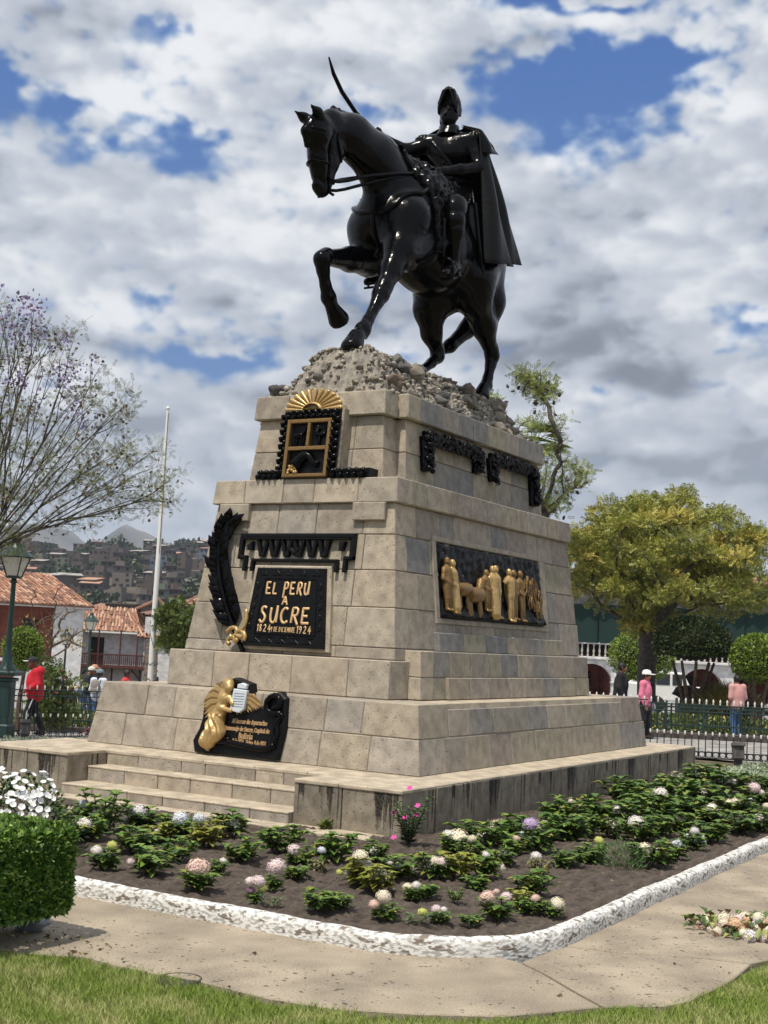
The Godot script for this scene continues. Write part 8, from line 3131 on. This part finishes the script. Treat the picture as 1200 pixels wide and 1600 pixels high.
# ------------------------------------------------------------------ people (metres); feet at the origin, facing +z
# d: colours and pose. joints are shared by the body and by the clothes that follow it
func make_person(label: String, at: Vector3, turn: float, d: Dictionary, group := "") -> void:
	var t := thing("person", label, "person", at, turn, group)
	var hgt: float = d.get("height", 1.7)
	var k := hgt / 1.7
	var stride: float = d.get("stride", 0.0)
	var nod: float = d.get("nod", 0.0)
	var sit: bool = d.get("sit", false)
	var drop := 0.42 if sit else 0.0
	var hip := Vector3(0, 0.90 - drop, 0)
	var chest := Vector3(0, 1.26 - drop, 0.02 + d.get("lean", 0.0))
	var neck := Vector3(0, 1.43 - drop, 0.01 + d.get("lean", 0.0) * 1.3)
	var head := neck + Vector3(0, 0.135, 0.035 + nod * 0.06)
	var sh_l := []
	for e: float in [-1.0, 1.0]:
		sh_l.append(Vector3(e * 0.185, 1.385 - drop, 0.0 + d.get("lean", 0.0)))
	var arm: Array = d.get("arms", [[Vector3(-0.24, 1.10, -0.02), Vector3(-0.23, 0.86, 0.08)], [Vector3(0.24, 1.10, -0.02), Vector3(0.23, 0.86, 0.08)]])
	var legs := []
	for e: float in [-1.0, 1.0]:
		var s := stride * e
		if sit:
			legs.append([hip + Vector3(e * 0.1, 0, 0), Vector3(e * 0.14, 0.48, 0.40), Vector3(e * 0.14, 0.08, 0.38)])
		else:
			legs.append([hip + Vector3(e * 0.09, 0, 0), Vector3(e * 0.10, 0.49, 0.06 + s * 0.5), Vector3(e * 0.10, 0.09, -0.02 + s * 1.05 - absf(s) * 0.1)])
	var f := Field.new()
	f.setup(Vector3(-0.45, -0.02, -0.55), Vector3(0.45, 1.78, 0.75), 0.021)
	f.chain([[hip.x, hip.y, hip.z, 0.125], [0, chest.y - 0.1, chest.z, 0.115], [chest.x, chest.y, chest.z, 0.12]], 0.06, 0.8)
	f.bone(sh_l[0], sh_l[1], 0.06, 0.06, 0.06)
	f.bone(neck - Vector3(0, 0.04, 0), neck + Vector3(0, 0.07, 0.01), 0.055, 0.052, 0.03)
	f.bone(head, head + Vector3(0, 0.045, -0.01), 0.078, 0.085, 0.03)
	f.bone(head + Vector3(0, -0.06, 0.035), head + Vector3(0, -0.03, 0.03), 0.045, 0.055, 0.03)
	f.bone(head + Vector3(0, 0.01, 0.085), head + Vector3(0, -0.015, 0.1), 0.016, 0.02, 0.015)
	for i in 2:
		var e := -1.0 if i == 0 else 1.0
		f.bone(head + Vector3(e * 0.08, 0.0, -0.005), head + Vector3(e * 0.084, 0.02, -0.01), 0.018, 0.02, 0.012)
		f.bone(sh_l[i], arm[i][0] - Vector3(0, drop, 0), 0.052, 0.043, 0.05)
		f.bone(arm[i][0] - Vector3(0, drop, 0), arm[i][1] - Vector3(0, drop, 0), 0.042, 0.03, 0.03)
		var w: Vector3 = arm[i][1] - Vector3(0, drop, 0)
		var hd: Vector3 = (arm[i][1] - arm[i][0]).normalized()
		f.bone(w, w + hd * 0.07, 0.032, 0.034, 0.02)
		for n in 4:
			f.bone(w + hd * 0.07 + Vector3(0, 0, (n - 1.5) * 0.017), w + hd * (0.14 + 0.01 * (n % 2)) + Vector3(-e * 0.01, 0, (n - 1.5) * 0.018), 0.0125, 0.011, 0.006)
		f.bone(w + hd * 0.03, w + hd * 0.08 + Vector3(-e * 0.02, 0, 0.045), 0.014, 0.012, 0.01)
		f.bone(legs[i][0], legs[i][1], 0.088, 0.06, 0.05)
		f.bone(legs[i][1], legs[i][2], 0.06, 0.042, 0.03)
		f.bone(legs[i][2] - Vector3(0, 0.03, 0), legs[i][2] + Vector3(0, -0.05, 0.13), 0.045, 0.032, 0.03)
	var sh := Shape.new()
	f.net(sh, k)
	part("body", sh, mat(d.get("skin", rgb8(150, 104, 78)), 0.6), t)
	# trousers or skirt
	f = Field.new()
	f.setup(Vector3(-0.4, 0.0, -0.55), Vector3(0.4, 1.1, 0.75), 0.023)
	f.bone(hip + Vector3(0, 0.06, 0), hip, 0.142, 0.142, 0.05, 0.8)
	if d.get("skirt", false):
		f.bone(hip, Vector3(0, 0.42, 0.02), 0.15, 0.2, 0.05)
	for i in 2:
		f.bone(legs[i][0], legs[i][1], 0.102, 0.078, 0.04)
		f.bone(legs[i][1], legs[i][2] + Vector3(0, 0.03, 0), 0.078, 0.066, 0.03)
	sh = Shape.new()
	f.net(sh, k)
	part("trousers" if not d.get("skirt", false) else "skirt", sh, mat(d.legs, 0.85), t)
	# shirt or jacket
	f = Field.new()
	f.setup(Vector3(-0.45, 0.35, -0.4), Vector3(0.45, 1.62, 0.6), 0.021)
	var loose: float = d.get("loose", 0.02)
	f.chain([[0, hip.y + 0.0, hip.z, 0.135 + loose], [0, chest.y - 0.1, chest.z, 0.125 + loose], [0, chest.y, chest.z, 0.13 + loose * 0.8]], 0.06, 0.8)
	f.bone(sh_l[0], sh_l[1], 0.07 + loose * 0.3, 0.07 + loose * 0.3, 0.06)
	f.bone(neck - Vector3(0, 0.05, 0), neck + Vector3(0, -0.01, 0), 0.075, 0.068, 0.03)
	if d.get("hood", false):
		f.bone(neck + Vector3(0, 0.0, -0.09), neck + Vector3(0, -0.03, -0.1), 0.085, 0.09, 0.05)
	for i in 2:
		f.bone(sh_l[i], arm[i][0] - Vector3(0, drop, 0), 0.066 + loose * 0.3, 0.056 + loose * 0.3, 0.05)
		if d.get("long_sleeves", true):
			f.bone(arm[i][0] - Vector3(0, drop, 0), arm[i][1] - Vector3(0, drop, 0), 0.056 + loose * 0.3, 0.043, 0.03)
	sh = Shape.new()
	f.net(sh, k)
	part(d.get("top_name", "shirt"), sh, mat(d.top, 0.85), t)
	for i in 2:
		sh = Shape.new()
		sh.ball((legs[i][2] + Vector3(0, -0.045, 0.05)) * k, Vector3(0.05, 0.045, 0.135) * k, 10, 6)
		part("shoe", sh, mat(d.get("shoes", rgb8(36, 34, 36)), 0.6), t)
	var hc: Vector3 = head * k
	if d.has("hair"):
		sh = Shape.new()
		sh.ball(hc + Vector3(0, 0.035, -0.022) * k, Vector3(0.099, 0.108, 0.105) * k, 14, 8)
		if d.get("long_hair", false):
			sh.line(hc + Vector3(0, 0.0, -0.09) * k, hc + Vector3(0, -0.28, -0.12) * k, 0.05, 0.02, 7)
		part("hair", sh, mat(d.hair, 0.6), t)
	if d.has("cap"):
		sh = Shape.new()
		sh.lathe([[0.108, 0.045], [0.109, 0.08], [0.095, 0.12], [0.06, 0.148], [0.0, 0.158]], hc - Vector3(0, 0, 0.008), 16)
		part("cap", sh, mat(d.cap, 0.85), t)
		sh = Shape.new()
		if d.get("brim", false):
			sh.lathe([[0.09, 0.05], [0.2, 0.03], [0.205, 0.038], [0.09, 0.062]], hc, 20)
		else:
			sh.ball(hc + Vector3(0, 0.05, 0.13), Vector3(0.078, 0.014, 0.085), 12, 4)
		part("brim", sh, mat(d.get("peak", d.cap), 0.85), t)
	if d.has("pack"):
		sh = Shape.new()
		sh.ball(Vector3(0, 1.2, -0.2) * k, Vector3(0.15, 0.22, 0.1), 12, 8)
		sh.box(Vector3(0, 1.08, -0.28) * k, Vector3(0.2, 0.16, 0.06), Basis(), 0.02)
		part("backpack", sh, mat(d.pack, 0.85), t)
		for e: float in [-1.0, 1.0]:
			sh = Shape.new()
			sh.tube(PackedVector3Array([Vector3(e * 0.1, 1.36, -0.14) * k, Vector3(e * 0.12, 1.46, 0.0) * k, Vector3(e * 0.12, 1.3, 0.16) * k, Vector3(e * 0.13, 1.1, 0.1) * k]), PackedFloat32Array([0.016]), 6)
			part("strap", sh, mat(d.pack, 0.85), t)
	if d.has("stripe"):
		for i in 2:
			sh = Shape.new()
			var e := -1.0 if i == 0 else 1.0
			var o := Vector3(e * 0.075, 0, 0)
			sh.tube(PackedVector3Array([(legs[i][0] + o * 1.25) * k, (legs[i][1] + o) * k, (legs[i][2] + o * 0.85 + Vector3(0, 0.05, 0)) * k]), PackedFloat32Array([0.016]), 6)
			part("stripe", sh, mat(d.stripe, 0.8), t)
	if d.has("bag"):
		sh = Shape.new()
		sh.ball(Vector3(0.26, 0.78, 0.08) * k, Vector3(0.08, 0.14, 0.13), 10, 8)
		sh.line(Vector3(0.25, 0.9, 0.08) * k, Vector3(0.06, 1.42, 0.05) * k, 0.012, 0.012, 5)
		part("shoulder_bag", sh, mat(d.bag, 0.85), t)


func make_people() -> void:
	var left := -PI / 2 + TURN  # facing the viewer's left
	var right := PI / 2 + TURN
	var away := PI + TURN
	var put := func(x: float, z: float) -> Vector3: return Vector3(x, ground_height(x, z) - 0.05, z)
	make_person("man in a red hoodie and black and white cap walking left behind the railing", put.call(-13.3, -7.15), left + 0.25, {"height": 1.72, "skin": rgb8(120, 78, 56), "top": rgb8(196, 24, 44), "legs": rgb8(24, 24, 30), "stripe": rgb8(210, 212, 214), "cap": rgb8(40, 40, 46), "peak": rgb8(220, 220, 218), "hood": true, "loose": 0.05, "stride": 0.17, "nod": 1.0, "top_name": "hoodie", "arms": [[Vector3(-0.27, 1.12, -0.05), Vector3(-0.22, 0.98, 0.16)], [Vector3(0.27, 1.12, -0.05), Vector3(0.2, 0.98, 0.18)]]})
	make_person("woman in a white blouse and jeans with a grey backpack, seen from behind", put.call(-17.6, -13.9), away - 0.3, {"height": 1.6, "top": rgb8(206, 212, 228), "legs": rgb8(66, 96, 138), "cap": rgb8(118, 132, 142), "hair": rgb8(28, 24, 24), "long_hair": true, "pack": rgb8(136, 130, 128), "loose": 0.03})
	make_person("man in a dark shirt with a tan cap standing behind the others", put.call(-18.75, -14.9), right - 0.4, {"height": 1.74, "skin": rgb8(140, 92, 66), "top": rgb8(44, 46, 52), "legs": rgb8(70, 92, 120), "cap": rgb8(186, 140, 112)})
	make_person("man in a black shirt and pale cap bending over the stall", put.call(-18.5, -14.2), right + 0.5, {"height": 1.68, "skin": rgb8(132, 90, 66), "top": rgb8(34, 36, 40), "legs": rgb8(58, 78, 110), "cap": rgb8(206, 202, 190), "lean": 0.12, "nod": 1.0, "long_sleeves": false, "arms": [[Vector3(-0.24, 1.14, 0.12), Vector3(-0.14, 1.0, 0.34)], [Vector3(0.24, 1.14, 0.12), Vector3(0.14, 1.0, 0.34)]]})
	make_person("vendor seated in dark clothes and a straw hat beside the stall", put.call(-17.55, -12.75), right - 0.2, {"height": 1.62, "skin": rgb8(126, 86, 62), "top": rgb8(44, 44, 40), "legs": rgb8(36, 38, 44), "cap": rgb8(212, 196, 158), "brim": true, "sit": true, "loose": 0.04})
	make_person("man in a salmon red shirt whose head shows over the lower stage", put.call(-16.95, -14.3), right - 0.1, {"height": 1.62, "skin": rgb8(116, 76, 56), "top": rgb8(214, 66, 74), "legs": rgb8(50, 52, 60), "hair": rgb8(26, 22, 22)})
	make_person("woman in a white cap and pink top with a grey bag right of the pedestal", put.call(-1.92, -14.95), right - 0.5, {"height": 1.55, "skin": rgb8(160, 112, 84), "top": rgb8(224, 122, 152), "legs": rgb8(28, 28, 34), "cap": rgb8(236, 236, 232), "bag": rgb8(150, 150, 154), "hair": rgb8(30, 24, 24), "stride": 0.08})
	make_person("man in a black jacket whose head and shoulders show over the platform", put.call(-3.0, -16.3), right - 0.2, {"height": 1.72, "skin": rgb8(150, 106, 80), "top": rgb8(26, 27, 32), "legs": rgb8(40, 42, 50), "hair": rgb8(20, 18, 18), "loose": 0.04, "top_name": "jacket"})
	make_person("woman in a dusty pink blouse and jeans standing by the dark bundles", put.call(-0.61, -18.04), away + 0.4, {"height": 1.56, "skin": rgb8(150, 106, 80), "top": rgb8(204, 152, 148), "legs": rgb8(70, 100, 142), "hair": rgb8(24, 20, 20), "loose": 0.035, "long_sleeves": false})


func _ready() -> void:
	rng.seed = 20241209
	make_air()
	make_materials()
	make_ground()
	make_hills()
	make_pedestal()
	make_houses()
	make_hill_houses()
	make_big_tree()
	make_jacaranda()
	make_back_trees()
	make_street_plants()
	make_mound()
	make_statue()
	make_front_ornaments()
	make_coat_of_arms()
	make_garlands()
	make_battle_relief()
	make_angel_plaque()
	make_street_things()
	make_people()
	make_bed_plants()
	make_near_things()
